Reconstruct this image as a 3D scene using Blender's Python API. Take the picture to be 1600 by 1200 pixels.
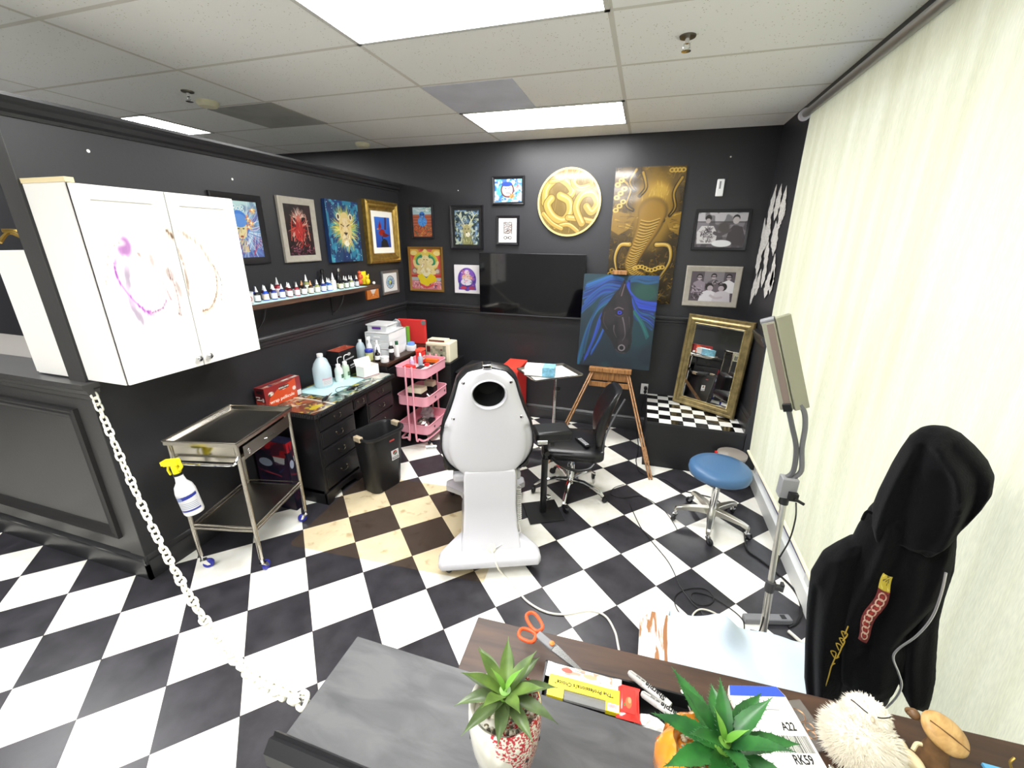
import bpy, bmesh, math, random
import numpy as np
from mathutils import Vector, Matrix, Euler
random.seed(7); RNG = np.random.default_rng(7)
PI = math.pi
S = bpy.context.scene
C = S.collection
for o in list(bpy.data.objects): bpy.data.objects.remove(o)

# ------------------------------------------------------------------ camera
CAMZ = 1.943; FPX = 653.98
YAW, PITCH, ROLL = -0.294827, -0.331731, 0.0102174
_cy, _sy, _cp, _sp = math.cos(YAW), math.sin(YAW), math.cos(PITCH), math.sin(PITCH)
_W = Vector((_sy*_cp, _cy*_cp, _sp)); _r = Vector((_cy, -_sy, 0)); _u = _r.cross(_W)
_R = _r*math.cos(ROLL) + _u*math.sin(ROLL); _U = _u*math.cos(ROLL) - _r*math.sin(ROLL)
cam = bpy.data.cameras.new('camera'); camo = bpy.data.objects.new('camera', cam); C.objects.link(camo)
camo.matrix_world = Matrix(((_R.x, _U.x, -_W.x, 0), (_R.y, _U.y, -_W.y, 0), (_R.z, _U.z, -_W.z, CAMZ), (0, 0, 0, 1)))
cam.sensor_width = 36; cam.lens = FPX/1600*36; cam.clip_start = 0.02; cam.clip_end = 100
S.camera = camo
CAM = Vector((0, 0, CAMZ))
def ray(px, py): return _R*((px-800)/FPX) - _U*((py-600)/FPX) + _W
def atz(px, py, z): d = ray(px, py); return CAM + d*((z-CAMZ)/d.z)
def aty(px, py, y): d = ray(px, py); return CAM + d*(y/d.y)
def atx(px, py, x): d = ray(px, py); return CAM + d*(x/d.x)
def atplane(px, py, p0, n): d = ray(px, py); p0 = Vector(p0); n = Vector(n); return CAM + d*((p0-CAM).dot(n)/d.dot(n))

# ------------------------------------------------------------------ view, world, daylight
S.view_settings.view_transform = 'Standard'; S.view_settings.look = 'None'
S.view_settings.exposure = 0.25; S.view_settings.gamma = 1; S.view_settings.use_curve_mapping = False
S.cycles.use_denoising = True
S.cycles.max_bounces = 8; S.cycles.diffuse_bounces = 5; S.cycles.glossy_bounces = 4
S.cycles.transmission_bounces = 6; S.cycles.transparent_max_bounces = 12
S.cycles.sample_clamp_indirect = 6; S.cycles.caustics_reflective = False; S.cycles.caustics_refractive = False
CEIL_STR = 26.0     # brightness of the lamp panels
SKY_STR = 1.7
w = bpy.data.worlds.new('sky'); S.world = w; w.use_nodes = True
w.node_tree.nodes['Background'].inputs[0].default_value = (0.93, 0.97, 1.0, 1)
w.node_tree.nodes['Background'].inputs[1].default_value = SKY_STR

# ------------------------------------------------------------------ materials
def lin(c):
    return c/12.92 if c <= 0.04045 else ((c+0.055)/1.055)**2.4
def rgb(h):
    if isinstance(h, str):
        h = h.lstrip('#'); return tuple(lin(int(h[i:i+2], 16)/255) for i in (0, 2, 4))
    return tuple(h)
_M = {}
def mat(name, col, rough=0.5, metal=0.0, spec=0.5, coat=0.0, emit=0.0, trans=0.0, ior=1.45, alpha=1.0, noise=None, bump=None, sheen=0.0):
    """noise=(scale, amount) colour mottling; bump=(scale, strength)"""
    if name in _M: return _M[name]
    m = bpy.data.materials.new(name); m.use_nodes = True; nt = m.node_tree; b = nt.nodes['Principled BSDF']
    c = (*rgb(col), 1)
    b.inputs['Base Color'].default_value = c; b.inputs['Roughness'].default_value = rough
    b.inputs['Metallic'].default_value = metal; b.inputs['Specular IOR Level'].default_value = spec
    b.inputs['Coat Weight'].default_value = coat; b.inputs['Coat Roughness'].default_value = 0.08
    b.inputs['Transmission Weight'].default_value = trans; b.inputs['IOR'].default_value = ior
    b.inputs['Alpha'].default_value = alpha; b.inputs['Sheen Weight'].default_value = sheen
    if emit: b.inputs['Emission Color'].default_value = c; b.inputs['Emission Strength'].default_value = emit
    if noise or bump:
        tc = nt.nodes.new('ShaderNodeTexCoord')
    if noise:
        n = nt.nodes.new('ShaderNodeTexNoise'); n.inputs['Scale'].default_value = noise[0]; n.inputs['Detail'].default_value = 6
        nt.links.new(tc.outputs['Object'], n.inputs['Vector'])
        r = nt.nodes.new('ShaderNodeMapRange'); r.inputs[1].default_value = 0.3; r.inputs[2].default_value = 0.7
        r.inputs[3].default_value = 1-noise[1]; r.inputs[4].default_value = 1+noise[1]
        nt.links.new(n.outputs[0], r.inputs[0])
        v = nt.nodes.new('ShaderNodeVectorMath'); v.operation = 'SCALE'; v.inputs[0].default_value = c[:3]
        nt.links.new(r.outputs[0], v.inputs['Scale']); nt.links.new(v.outputs[0], b.inputs['Base Color'])
    if bump:
        n = nt.nodes.new('ShaderNodeTexNoise'); n.inputs['Scale'].default_value = bump[0]; n.inputs['Detail'].default_value = 8
        nt.links.new(tc.outputs['Object'], n.inputs['Vector'])
        bp = nt.nodes.new('ShaderNodeBump'); bp.inputs['Strength'].default_value = bump[1]; bp.inputs['Distance'].default_value = 0.004
        nt.links.new(n.outputs[0], bp.inputs['Height']); nt.links.new(bp.outputs[0], b.inputs['Normal'])
    _M[name] = m; return m
def nodes(m): return m.node_tree.nodes, m.node_tree.links
def N(nt, t, **kw):
    n = nt.nodes.new(t)
    for k, v in kw.items(): setattr(n, k, v)
    return n
def math_n(nt, op, a, b=None):
    n = nt.nodes.new('ShaderNodeMath'); n.operation = op
    for i, x in enumerate((a, b)):
        if x is None: continue
        if isinstance(x, (int, float)): n.inputs[i].default_value = x
        else: nt.links.new(x, n.inputs[i])
    return n.outputs[0]
def wood(name, c1, c2, scale=6, axis=0, rough=0.45, stretch=12, coat=0.0, contrast=(0.35, 0.65)):
    if name in _M: return _M[name]
    m = mat(name, c1, rough, coat=coat); nt = m.node_tree; b = nt.nodes['Principled BSDF']
    tc = N(nt, 'ShaderNodeTexCoord'); mp = N(nt, 'ShaderNodeMapping'); sc = [scale*stretch]*3; sc[axis] = scale
    mp.inputs['Scale'].default_value = sc; nt.links.new(tc.outputs['Object'], mp.inputs[0])
    n = N(nt, 'ShaderNodeTexNoise'); n.inputs['Scale'].default_value = 1; n.inputs['Detail'].default_value = 8; n.inputs['Distortion'].default_value = 0.6
    nt.links.new(mp.outputs[0], n.inputs['Vector'])
    cr = N(nt, 'ShaderNodeValToRGB'); cr.color_ramp.elements[0].position = contrast[0]; cr.color_ramp.elements[1].position = contrast[1]
    cr.color_ramp.elements[0].color = (*rgb(c1), 1); cr.color_ramp.elements[1].color = (*rgb(c2), 1)
    nt.links.new(n.outputs[0], cr.inputs[0]); nt.links.new(cr.outputs[0], b.inputs['Base Color'])
    bp = N(nt, 'ShaderNodeBump'); bp.inputs['Strength'].default_value = 0.25; bp.inputs['Distance'].default_value = 0.003
    nt.links.new(n.outputs[0], bp.inputs['Height']); nt.links.new(bp.outputs[0], b.inputs['Normal'])
    return m

BLACKWALL = mat('black_satin_paint', '#27272a', 0.42, spec=0.5, bump=(60, 0.12), noise=(1.2, 0.10))
BLACKTRIM = mat('black_gloss_trim', '#29292b', 0.30, spec=0.6)
BLACKPL = mat('black_plastic', '#151517', 0.35)
BLACKMAT = mat('matt_black', '#111112', 0.7)
BLACKLEATHER = mat('black_leather', '#141416', 0.32, bump=(120, 0.2))
WHITEPL = mat('white_plastic', '#ededed', 0.3)
WHITEGLOSS = mat('white_gloss_shell', '#c4c3c7', 0.25, coat=0.3)
WHITECAB = mat('white_cabinet_lacquer', '#e9e7e2', 0.4)
WHITEP = mat('white_paper', '#f4f3ef', 0.7)
CREAM = mat('cream_plastic', '#e9e4c8', 0.45)
CHROME = mat('chrome', '#d8d8d8', 0.12, metal=1)
STEEL = mat('brushed_steel', '#b9b3a8', 0.26, metal=1, noise=(8, 0.06))
STEELDK = mat('steel_tray_face', '#8a8782', 0.3, metal=1, noise=(3, 0.10))
ALU = mat('cast_aluminium', '#c9c6bd', 0.3, metal=1)
GREYPL = mat('grey_plastic', '#77777a', 0.4)
DKGREY = mat('dark_grey_plastic', '#3a3a3d', 0.45)
PINK = mat('pink_powder_coat', '#f0a9b8', 0.35)
RED = mat('red_plastic', '#d8302c', 0.35)
ORANGE = mat('orange_plastic', '#e8742c', 0.35)
BLUEVINYL = mat('blue_vinyl', '#44688f', 0.38)
BLUEPL = mat('blue_plastic', '#2b3aa8', 0.35)
NAVY = mat('navy_plastic', '#1f2a66', 0.35)
TEALPAPER = mat('pale_teal_paper', '#bfe3e6', 0.7)
YELLOW = mat('yellow_plastic', '#f1e21a', 0.35)
PURPLE = mat('purple_plastic', '#5b2d8c', 0.4)
GOLD = mat('gold_leaf', '#a88a45', 0.32, metal=0.75, noise=(25, 0.25), bump=(50, 0.4))
OLDGOLD = mat('antique_gold', '#86774f', 0.38, metal=0.6, noise=(20, 0.35), bump=(60, 0.5))
SILVER = mat('silver_frame', '#8b8c90', 0.3, metal=0.8)
TAUPE = mat('taupe_wood_frame', '#9c968b', 0.5, noise=(30, 0.08))
BLACKFRAME = mat('black_frame', '#17171b', 0.28)
MIRROR = mat('mirror_glass', '#f2f4f4', 0.01, metal=1)
def clear(name, col, a=0.35, rough=0.08):
    if name in _M: return _M[name]
    m = bpy.data.materials.new(name); m.use_nodes = True; nt = m.node_tree; nt.nodes.clear()
    out = N(nt, 'ShaderNodeOutputMaterial'); mx = N(nt, 'ShaderNodeMixShader'); tr = N(nt, 'ShaderNodeBsdfTransparent'); p = N(nt, 'ShaderNodeBsdfPrincipled')
    p.inputs['Base Color'].default_value = (*rgb(col), 1); p.inputs['Roughness'].default_value = rough
    mx.inputs[0].default_value = a; nt.links.new(tr.outputs[0], mx.inputs[1]); nt.links.new(p.outputs[0], mx.inputs[2]); nt.links.new(mx.outputs[0], out.inputs[0])
    _M[name] = m; return m
CLEARPL = clear('clear_plastic', '#e6f0f2', 0.45)
MILKY = clear('milky_plastic', '#f2f6f7', 0.72, 0.25)
JUGPL = clear('pale_blue_jug_plastic', '#d3e4ec', 0.75, 0.2)

# ------------------------------------------------------------------ mesh helpers
class MB:
    """collects shapes into one mesh"""
    def __init__(s): s.bm = bmesh.new(); s.mi = 0
    def _faces(s, vs, fs):
        v = [s.bm.verts.new(p) for p in vs]
        for f in fs:
            try: fa = s.bm.faces.new([v[i] for i in f]); fa.material_index = s.mi
            except ValueError: pass
        return v
    def box(s, x0, y0, z0, x1, y1, z1, M=None):
        P = [Vector((x, y, z)) for x in (x0, x1) for y in (y0, y1) for z in (z0, z1)]
        if M is not None: P = [M @ p for p in P]
        s._faces(P, [(0, 1, 3, 2), (4, 6, 7, 5), (0, 4, 5, 1), (2, 3, 7, 6), (0, 2, 6, 4), (1, 5, 7, 3)]); return s
    def cbox(s, c, size, rot=(0, 0, 0)):
        M = Matrix.Translation(c) @ Euler(rot).to_matrix().to_4x4(); a, b, d = size
        return s.box(-a/2, -b/2, -d/2, a/2, b/2, d/2, M)
    def cyl(s, p0, p1, r0, r1=None, n=20, caps=True):
        r1 = r0 if r1 is None else r1
        return s.loft([(p0, r0), (p1, r1)], n, caps)
    def loft(s, secs, n=16, caps=True):
        """secs: (centre, radius) rings perpendicular to the path"""
        pts = [Vector(c) for c, _ in secs]; L = len(pts); rings = []
        t0 = (pts[1]-pts[0]).normalized(); up = Vector((0, 0, 1)) if abs(t0.z) < 0.9 else Vector((1, 0, 0))
        a = t0.cross(up).normalized()
        for i in range(L):
            t = (pts[min(i+1, L-1)]-pts[max(i-1, 0)])
            if t.length < 1e-9: t = t0
            t.normalize(); a = (a - t*a.dot(t)).normalized(); b = t.cross(a)
            r = max(secs[i][1], 1e-5)
            rings.append([s.bm.verts.new(pts[i] + a*(r*math.cos(2*PI*k/n)) + b*(r*math.sin(2*PI*k/n))) for k in range(n)])
        s.rings(rings, caps); return s
    def rings(s, rings, caps=True, closed=True):
        n = len(rings[0])
        for r0, r1 in zip(rings, rings[1:]):
            for k in range(n if closed else n-1):
                f = s.bm.faces.new((r0[k], r0[(k+1) % n], r1[(k+1) % n], r1[k])); f.material_index = s.mi
        if caps:
            for r in (rings[0][::-1], rings[-1]):
                try: f = s.bm.faces.new(r); f.material_index = s.mi
                except ValueError: pass
    def tube(s, pts, r, n=8, smooth=0):
        if smooth: pts = spline(pts, smooth)
        return s.loft([(p, r) for p in pts], n)
    def lathe(s, prof, c=(0, 0, 0), n=28, sx=1, sy=1, M=None, caps=True):
        rings = []
        for r, z in prof:
            ring = []
            for k in range(n):
                p = Vector((c[0]+max(r, 1e-5)*sx*math.cos(2*PI*k/n), c[1]+max(r, 1e-5)*sy*math.sin(2*PI*k/n), c[2]+z))
                ring.append(s.bm.verts.new(M @ p if M is not None else p))
            rings.append(ring)
        s.rings(rings, caps); return s
    def ell(s, c, r, n=20, m=12, M=None):
        return s.lathe([(math.sin(PI*i/m), -math.cos(PI*i/m)) for i in range(m+1)], n=n, M=(M or Matrix()) @ Matrix.Translation(c) @ Matrix.Diagonal((*r, 1)), caps=False)
    def prism(s, poly, h0, h1, M=None, axis='z'):
        def P(x, y, h):
            v = {'z': Vector((x, y, h)), 'y': Vector((x, h, y)), 'x': Vector((h, x, y))}[axis]
            return M @ v if M is not None else v
        n = len(poly); s._faces([P(*p, h0) for p in poly]+[P(*p, h1) for p in poly],
            [tuple(range(n))[::-1], tuple(range(n, 2*n))]+[(i, (i+1) % n, n+(i+1) % n, n+i) for i in range(n)]); return s
    def frame(s, W, H, prof):
        """rectangular frame in xz centred on the origin; prof: (inset, y)"""
        rings = []
        for ins, y in prof:
            a, b = W/2-ins, H/2-ins
            rings.append([s.bm.verts.new(v) for v in ((-a, y, -b), (a, y, -b), (a, y, b), (-a, y, b))])
        rings.append(rings[0]); s.rings(rings, caps=False); return s
    def torus_link(s, M, a, b, r, n=20, m=7):
        rings = []
        for i in range(n):
            t = 2*PI*i/n; c = Vector((a*math.copysign(abs(math.cos(t))**0.75, math.cos(t)), b*math.copysign(abs(math.sin(t))**0.75, math.sin(t)), 0))
            d = Vector((math.cos(t)*b, math.sin(t)*a, 0)).normalized()
            rings.append([s.bm.verts.new(M @ (c+d*(r*math.cos(2*PI*k/m))+Vector((0, 0, r*math.sin(2*PI*k/m))))) for k in range(m)])
        rings.append(rings[0]); s.rings(rings, caps=False); return s
    def mesh(s, name, mats, smooth=True, ang=35):
        bmesh.ops.recalc_face_normals(s.bm, faces=s.bm.faces)
        me = bpy.data.meshes.new(name); s.bm.to_mesh(me); s.bm.free()
        for m in (mats if isinstance(mats, (list, tuple)) else [mats]): me.materials.append(m)
        if smooth:
            me.polygons.foreach_set('use_smooth', [True]*len(me.polygons)); me.set_sharp_from_angle(angle=math.radians(ang))
        return me
    def obj(s, name, mats, parent=None, bevel=0, smooth=True, ang=35, sub=0):
        return link(name, s.mesh(name, mats, smooth, ang), parent, bevel, sub)
def link(name, me, parent=None, bevel=0, sub=0):
    o = bpy.data.objects.new(name, me); C.objects.link(o)
    if parent is not None: o.parent = parent
    if bevel:
        b = o.modifiers.new('bevel', 'BEVEL'); b.width = bevel; b.segments = 2; b.limit_method = 'ANGLE'; b.angle_limit = math.radians(40); b.harden_normals = False
    if sub:
        b = o.modifiers.new('sub', 'SUBSURF'); b.levels = sub; b.render_levels = sub
    return o
def spline(pts, k=6):
    P = [Vector(p) for p in pts]; out = []
    for i in range(len(P)-1):
        p0, p1, p2, p3 = P[max(i-1, 0)], P[i], P[i+1], P[min(i+2, len(P)-1)]
        for j in range(k):
            t = j/k; out.append(0.5*((2*p1)+(p2-p0)*t+(2*p0-5*p1+4*p2-p3)*t*t+(3*p1-p0-3*p2+p3)*t**3))
    out.append(P[-1]); return out
def interp(x, tab):
    return float(np.interp(x, [a for a, _ in tab], [b for _, b in tab]))
def tag(o, label=None, cat=None, group=None, kind=None):
    if label: o['label'] = label
    if cat: o['category'] = cat
    if group: o['group'] = group
    if kind: o['kind'] = kind
    return o
def thing(name, label, cat, loc=(0, 0, 0), rz=0, group=None, rot=None):
    o = bpy.data.objects.new(name, None); C.objects.link(o); o.empty_display_size = 0.05
    o.location = loc; o.rotation_euler = rot or (0, 0, rz)
    return tag(o, label, cat, group)
def struct(o): o['kind'] = 'structure'; return o
def text(name, s, size, m, parent, loc, rot=(PI/2, 0, 0), ext=0.0003, bold=0.0, align='CENTER', xs=1.0, label=None, shear=0):
    cu = bpy.data.curves.new(name, 'FONT'); cu.body = s; cu.size = size; cu.extrude = ext; cu.align_x = align; cu.align_y = 'CENTER'; cu.shear = shear
    cu.resolution_u = 3; cu.offset = bold*size
    cu.materials.append(m); o = bpy.data.objects.new(name, cu); C.objects.link(o); o.parent = parent; o.location = loc; o.rotation_euler = rot; o.scale = (xs, 1, 1)
    return o

# ------------------------------------------------------------------ painted surfaces (colours on a fine mesh)
class Cv:
    def __init__(s, w, h, col='#000000'):
        s.w, s.h = w, h; s.a = np.zeros((h, w, 3)); s.a[:] = s.c(col)
        s.X, s.Y = np.meshgrid((np.arange(w)+.5)/w, (np.arange(h)+.5)/h); s.asp = h/w
    def c(s, h):
        if isinstance(h, str): h = h.lstrip('#'); return np.array([int(h[i:i+2], 16)/255 for i in (0, 2, 4)])
        return np.array(h, float)
    def put(s, m, col, al=1.0):
        m = np.clip(m, 0, 1)[..., None]*al; s.a = s.a*(1-m)+s.c(col)*m; return s
    def ell(s, x, y, rx, ry, col, rot=0, soft=0.03, al=1.0):
        dx, dy = s.X-x, (s.Y-y)*s.asp; c, n = math.cos(rot), math.sin(rot); u = dx*c+dy*n; v = -dx*n+dy*c
        d = np.sqrt((u/rx)**2+(v/(ry*s.asp if rot == 0 else ry))**2)
        return s.put((1-d)/soft*min(1, 1)+0.5, col, al)
    def ring(s, x, y, rx, ry, wd, col, al=1.0, a0=-9, a1=9):
        d = np.sqrt(((s.X-x)/rx)**2+((s.Y-y)/ry)**2); m = 1-np.abs(d-1)/(wd/rx); an = np.arctan2(s.Y-y, s.X-x)
        return s.put(np.where((an > a0) & (an < a1), m*3, 0), col, al)
    def poly(s, pts, col, al=1.0):
        ins = np.zeros(s.X.shape, bool); n = len(pts)
        for i in range(n):
            x0, y0 = pts[i]; x1, y1 = pts[(i+1) % n]
            if y0 == y1: continue
            cnd = ((s.Y > min(y0, y1)) & (s.Y <= max(y0, y1))); ins ^= cnd & (s.X < x0+(s.Y-y0)*(x1-x0)/(y1-y0))
        return s.put(ins.astype(float), col, al)
    def line(s, pts, wd, col, al=1.0, taper=False, smooth=True):
        if smooth and len(pts) > 2: pts = [(p.x, p.y) for p in spline([(x, y, 0) for x, y in pts], 6)]
        m = np.zeros(s.X.shape); n = len(pts)-1
        for i in range(n):
            (x0, y0), (x1, y1) = pts[i], pts[i+1]; ax, ay = x1-x0, (y1-y0)*s.asp; L = ax*ax+ay*ay+1e-12
            dx, dy = s.X-x0, (s.Y-y0)*s.asp; t = np.clip((dx*ax+dy*ay)/L, 0, 1)
            d = np.hypot(dx-t*ax, dy-t*ay); ww = wd*(1-0.85*(i+t)/n) if taper else wd
            m = np.maximum(m, np.clip((ww/2-d)*s.w/1.5+0.5, 0, 1))
        return s.put(m, col, al)
    def field(s, k, seed=0):
        r = np.random.default_rng(seed); g = r.random((max(2, int(k*s.asp))+2, k+2)); yy = s.Y*(g.shape[0]-1.01); xx = s.X*(g.shape[1]-1.01)
        i, j = yy.astype(int), xx.astype(int); fy, fx = yy-i, xx-j; fy = fy*fy*(3-2*fy); fx = fx*fx*(3-2*fx)
        return (g[i, j]*(1-fy)*(1-fx)+g[i+1, j]*fy*(1-fx)+g[i, j+1]*(1-fy)*fx+g[i+1, j+1]*fy*fx)
    def blot(s, k, col, thr=0.55, soft=0.08, seed=0, al=1.0, mask=None):
        m = np.clip((s.field(k, seed)-thr)/soft, 0, 1)
        if mask is not None: m = m*mask
        return s.put(m, col, al)
    def grad(s, c0, c1, horiz=False):
        t = (s.X if horiz else s.Y)[..., None]; s.a = s.c(c0)*(1-t)+s.c(c1)*t; return s
    def strokes(s, n, box, ln, wd, cols, ang=0, jit=0.5, seed=0, al=0.9, curve=0.0):
        r = random.Random(seed)
        for _ in range(n):
            x = r.uniform(box[0], box[2]); y = r.uniform(box[1], box[3]); a = ang+r.uniform(-jit, jit); l = ln*r.uniform(.5, 1.3)
            q = [(x, y), (x+math.cos(a)*l*.5-math.sin(a)*l*curve, y+(math.sin(a)*l*.5+math.cos(a)*l*curve)/s.asp), (x+math.cos(a)*l, y+math.sin(a)*l/s.asp)]
            s.line(q, wd*r.uniform(.6, 1.2), r.choice(cols), al, taper=True, smooth=False)
        return s
    def ways(s, n, c0, r0, r1, wd, cols, seed=0, a0=0, a1=6.28, wav=0.3, al=0.95, ry=1.0):
        r = random.Random(seed)
        for _ in range(n):
            a = r.uniform(a0, a1); ra, rb = r0*r.uniform(.8, 1.1), r1*r.uniform(.75, 1.1); da = r.uniform(-wav, wav)
            P = lambda q, aa: (c0[0]+math.cos(aa)*q, c0[1]+math.sin(aa)*q*ry/s.asp)
            s.line([P(ra, a), P((ra+rb)/2, a+da*.3), P(rb, a+da)], wd*r.uniform(.5, 1.2), r.choice(cols), al, taper=True, smooth=False)
        return s
def paint_mat(name, rough=0.6, coat=0.0, spec=0.5):
    if name in _M: return _M[name]
    m = mat(name, '#ffffff', rough, coat=coat, spec=spec); nt = m.node_tree
    a = N(nt, 'ShaderNodeVertexColor'); a.layer_name = 'Col'; nt.links.new(a.outputs[0], nt.nodes['Principled BSDF'].inputs['Base Color']); return m
PAINT = paint_mat('painted_surface'); PRINT = paint_mat('printed_surface', 0.35); LACQ = paint_mat('lacquered_painting', 0.22, 0.8)
def painted(name, cv, W, H, parent, m=None, loc=(0, 0, 0), rot=(0, 0, 0), depth=0.0, side=None, round_=False, curve=None, label=None):
    """picture in local xz facing -y centred on the origin; depth makes a solid board behind it"""
    ny, nx = cv.h, cv.w; xs = (np.arange(nx)/(nx-1)-.5)*W; zs = (np.arange(ny)/(ny-1)-.5)*H
    X, Z = np.meshgrid(xs, zs); col = cv.a; Yv = np.zeros_like(X)
    if curve: X, Yv, Z = curve(X, Z)
    V = np.stack([X, Yv, Z], -1).reshape(-1, 3)
    idx = np.arange(nx*ny).reshape(ny, nx); F = np.stack([idx[:-1, :-1], idx[:-1, 1:], idx[1:, 1:], idx[1:, :-1]], -1).reshape(-1, 4)
    if round_:
        cx = (X[:-1, :-1]+X[1:, 1:])/2; cz = (Z[:-1, :-1]+Z[1:, 1:])/2; keep = ((cx/(W/2))**2+(cz/(H/2))**2 <= 0.985).reshape(-1); F = F[keep]
    faces = F.tolist(); nfront = len(faces); verts = V.tolist()
    if depth and not round_:
        b = len(verts); a, h = W/2, H/2
        verts += [(-a, .0004, -h), (a, .0004, -h), (a, .0004, h), (-a, .0004, h), (-a, depth, -h), (a, depth, -h), (a, depth, h), (-a, depth, h)]
        faces += [[b, b+4, b+5, b+1], [b+1, b+5, b+6, b+2], [b+2, b+6, b+7, b+3], [b+3, b+7, b+4, b], [b+4, b+7, b+6, b+5]]
    me = bpy.data.meshes.new(name); me.from_pydata(verts, [], faces); me.materials.append(m or PAINT); me.materials.append(side or BLACKFRAME)
    if len(faces) > nfront: me.polygons.foreach_set('material_index', [0]*nfront+[1]*(len(faces)-nfront))
    at = me.color_attributes.new('Col', 'FLOAT_COLOR', 'POINT')
    L = np.ones((len(verts), 4)); c = np.clip(col.reshape(-1, 3), 0, 1); L[:len(c), :3] = np.where(c <= 0.04045, c/12.92, ((c+0.055)/1.055)**2.4)*(1.0 if m is not None and m.name == 'stained_lacquer' else .68)
    at.data.foreach_set('color', L.astype(np.float32).ravel()); me.update()
    o = link(name, me, parent); o.location = loc; o.rotation_euler = rot
    if label: o['label'] = label
    return o

# ------------------------------------------------------------------ room shell
XL, XR, YB, HC = -2.64, 0.955, 4.37, 2.847
YN = 1.285                      # near end of the partition
GX, GY = -2.6875, 1.5584       # ceiling grid origin
def sbox(name, a, b, m, bevel=0):
    o = MB().box(*a, *b).obj(name, m, bevel=bevel, smooth=False); return struct(o)
def floor_mat():
    m = mat('checker_floor_tiles', '#ffffff', 0.3); nt = m.node_tree; b = nt.nodes['Principled BSDF']
    tc = N(nt, 'ShaderNodeTexCoord'); sp = N(nt, 'ShaderNodeSeparateXYZ'); nt.links.new(tc.outputs['Object'], sp.inputs[0])
    th = 0.787874; c, s = math.cos(th), math.sin(th); ox, oy, T = -1.6769, 1.4871, 0.30484
    X = math_n(nt, 'SUBTRACT', sp.outputs[0], ox); Y = math_n(nt, 'SUBTRACT', sp.outputs[1], oy)
    u = math_n(nt, 'DIVIDE', math_n(nt, 'ADD', math_n(nt, 'MULTIPLY', X, c), math_n(nt, 'MULTIPLY', Y, s)), T)
    v = math_n(nt, 'DIVIDE', math_n(nt, 'SUBTRACT', math_n(nt, 'MULTIPLY', X, s), math_n(nt, 'MULTIPLY', Y, c)), T)
    fu, fv = math_n(nt, 'FLOOR', u), math_n(nt, 'FLOOR', v)
    par = math_n(nt, 'FLOORED_MODULO', math_n(nt, 'ADD', fu, fv), 2.0)   # 0 white, 1 black
    du = math_n(nt, 'ABSOLUTE', math_n(nt, 'SUBTRACT', math_n(nt, 'FRACT', u), 0.5)); dv = math_n(nt, 'ABSOLUTE', math_n(nt, 'SUBTRACT', math_n(nt, 'FRACT', v), 0.5))
    seam = math_n(nt, 'GREATER_THAN', math_n(nt, 'MAXIMUM', du, dv), 0.4965)
    n = N(nt, 'ShaderNodeTexNoise'); n.inputs['Scale'].default_value = 9; n.inputs['Detail'].default_value = 8; nt.links.new(tc.outputs['Object'], n.inputs['Vector'])
    cr = N(nt, 'ShaderNodeValToRGB'); cr.color_ramp.elements[0].color = (*rgb('#29282c'), 1); cr.color_ramp.elements[1].color = (*rgb('#38363b'), 1)
    cr.color_ramp.elements[0].position = .35; cr.color_ramp.elements[1].position = .65; nt.links.new(n.outputs[0], cr.inputs[0])
    cw = N(nt, 'ShaderNodeValToRGB'); cw.color_ramp.elements[0].color = (*rgb('#eeeade'), 1); cw.color_ramp.elements[1].color = (*rgb('#f6f4ec'), 1)
    cw.color_ramp.elements[0].position = .3; cw.color_ramp.elements[1].position = .6; nt.links.new(n.outputs[0], cw.inputs[0])
    mx = N(nt, 'ShaderNodeMix', data_type='RGBA'); nt.links.new(par, mx.inputs[0]); nt.links.new(cw.outputs[0], mx.inputs[6]); nt.links.new(cr.outputs[0], mx.inputs[7])
    m2 = N(nt, 'ShaderNodeMix', data_type='RGBA'); nt.links.new(seam, m2.inputs[0]); nt.links.new(mx.outputs[2], m2.inputs[6]); m2.inputs[7].default_value = (*rgb('#3a3432'), 1)
    nt.links.new(m2.outputs[2], b.inputs['Base Color'])
    r = math_n(nt, 'ADD', math_n(nt, 'MULTIPLY', n.outputs[0], 0.2), 0.22); nt.links.new(r, b.inputs['Roughness'])
    bp = N(nt, 'ShaderNodeBump'); bp.inputs['Strength'].default_value = .15; bp.inputs['Distance'].default_value = .002; nt.links.new(math_n(nt, 'SUBTRACT', n.outputs[0], seam), bp.inputs['Height']); nt.links.new(bp.outputs[0], b.inputs['Normal'])
    return m
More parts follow.
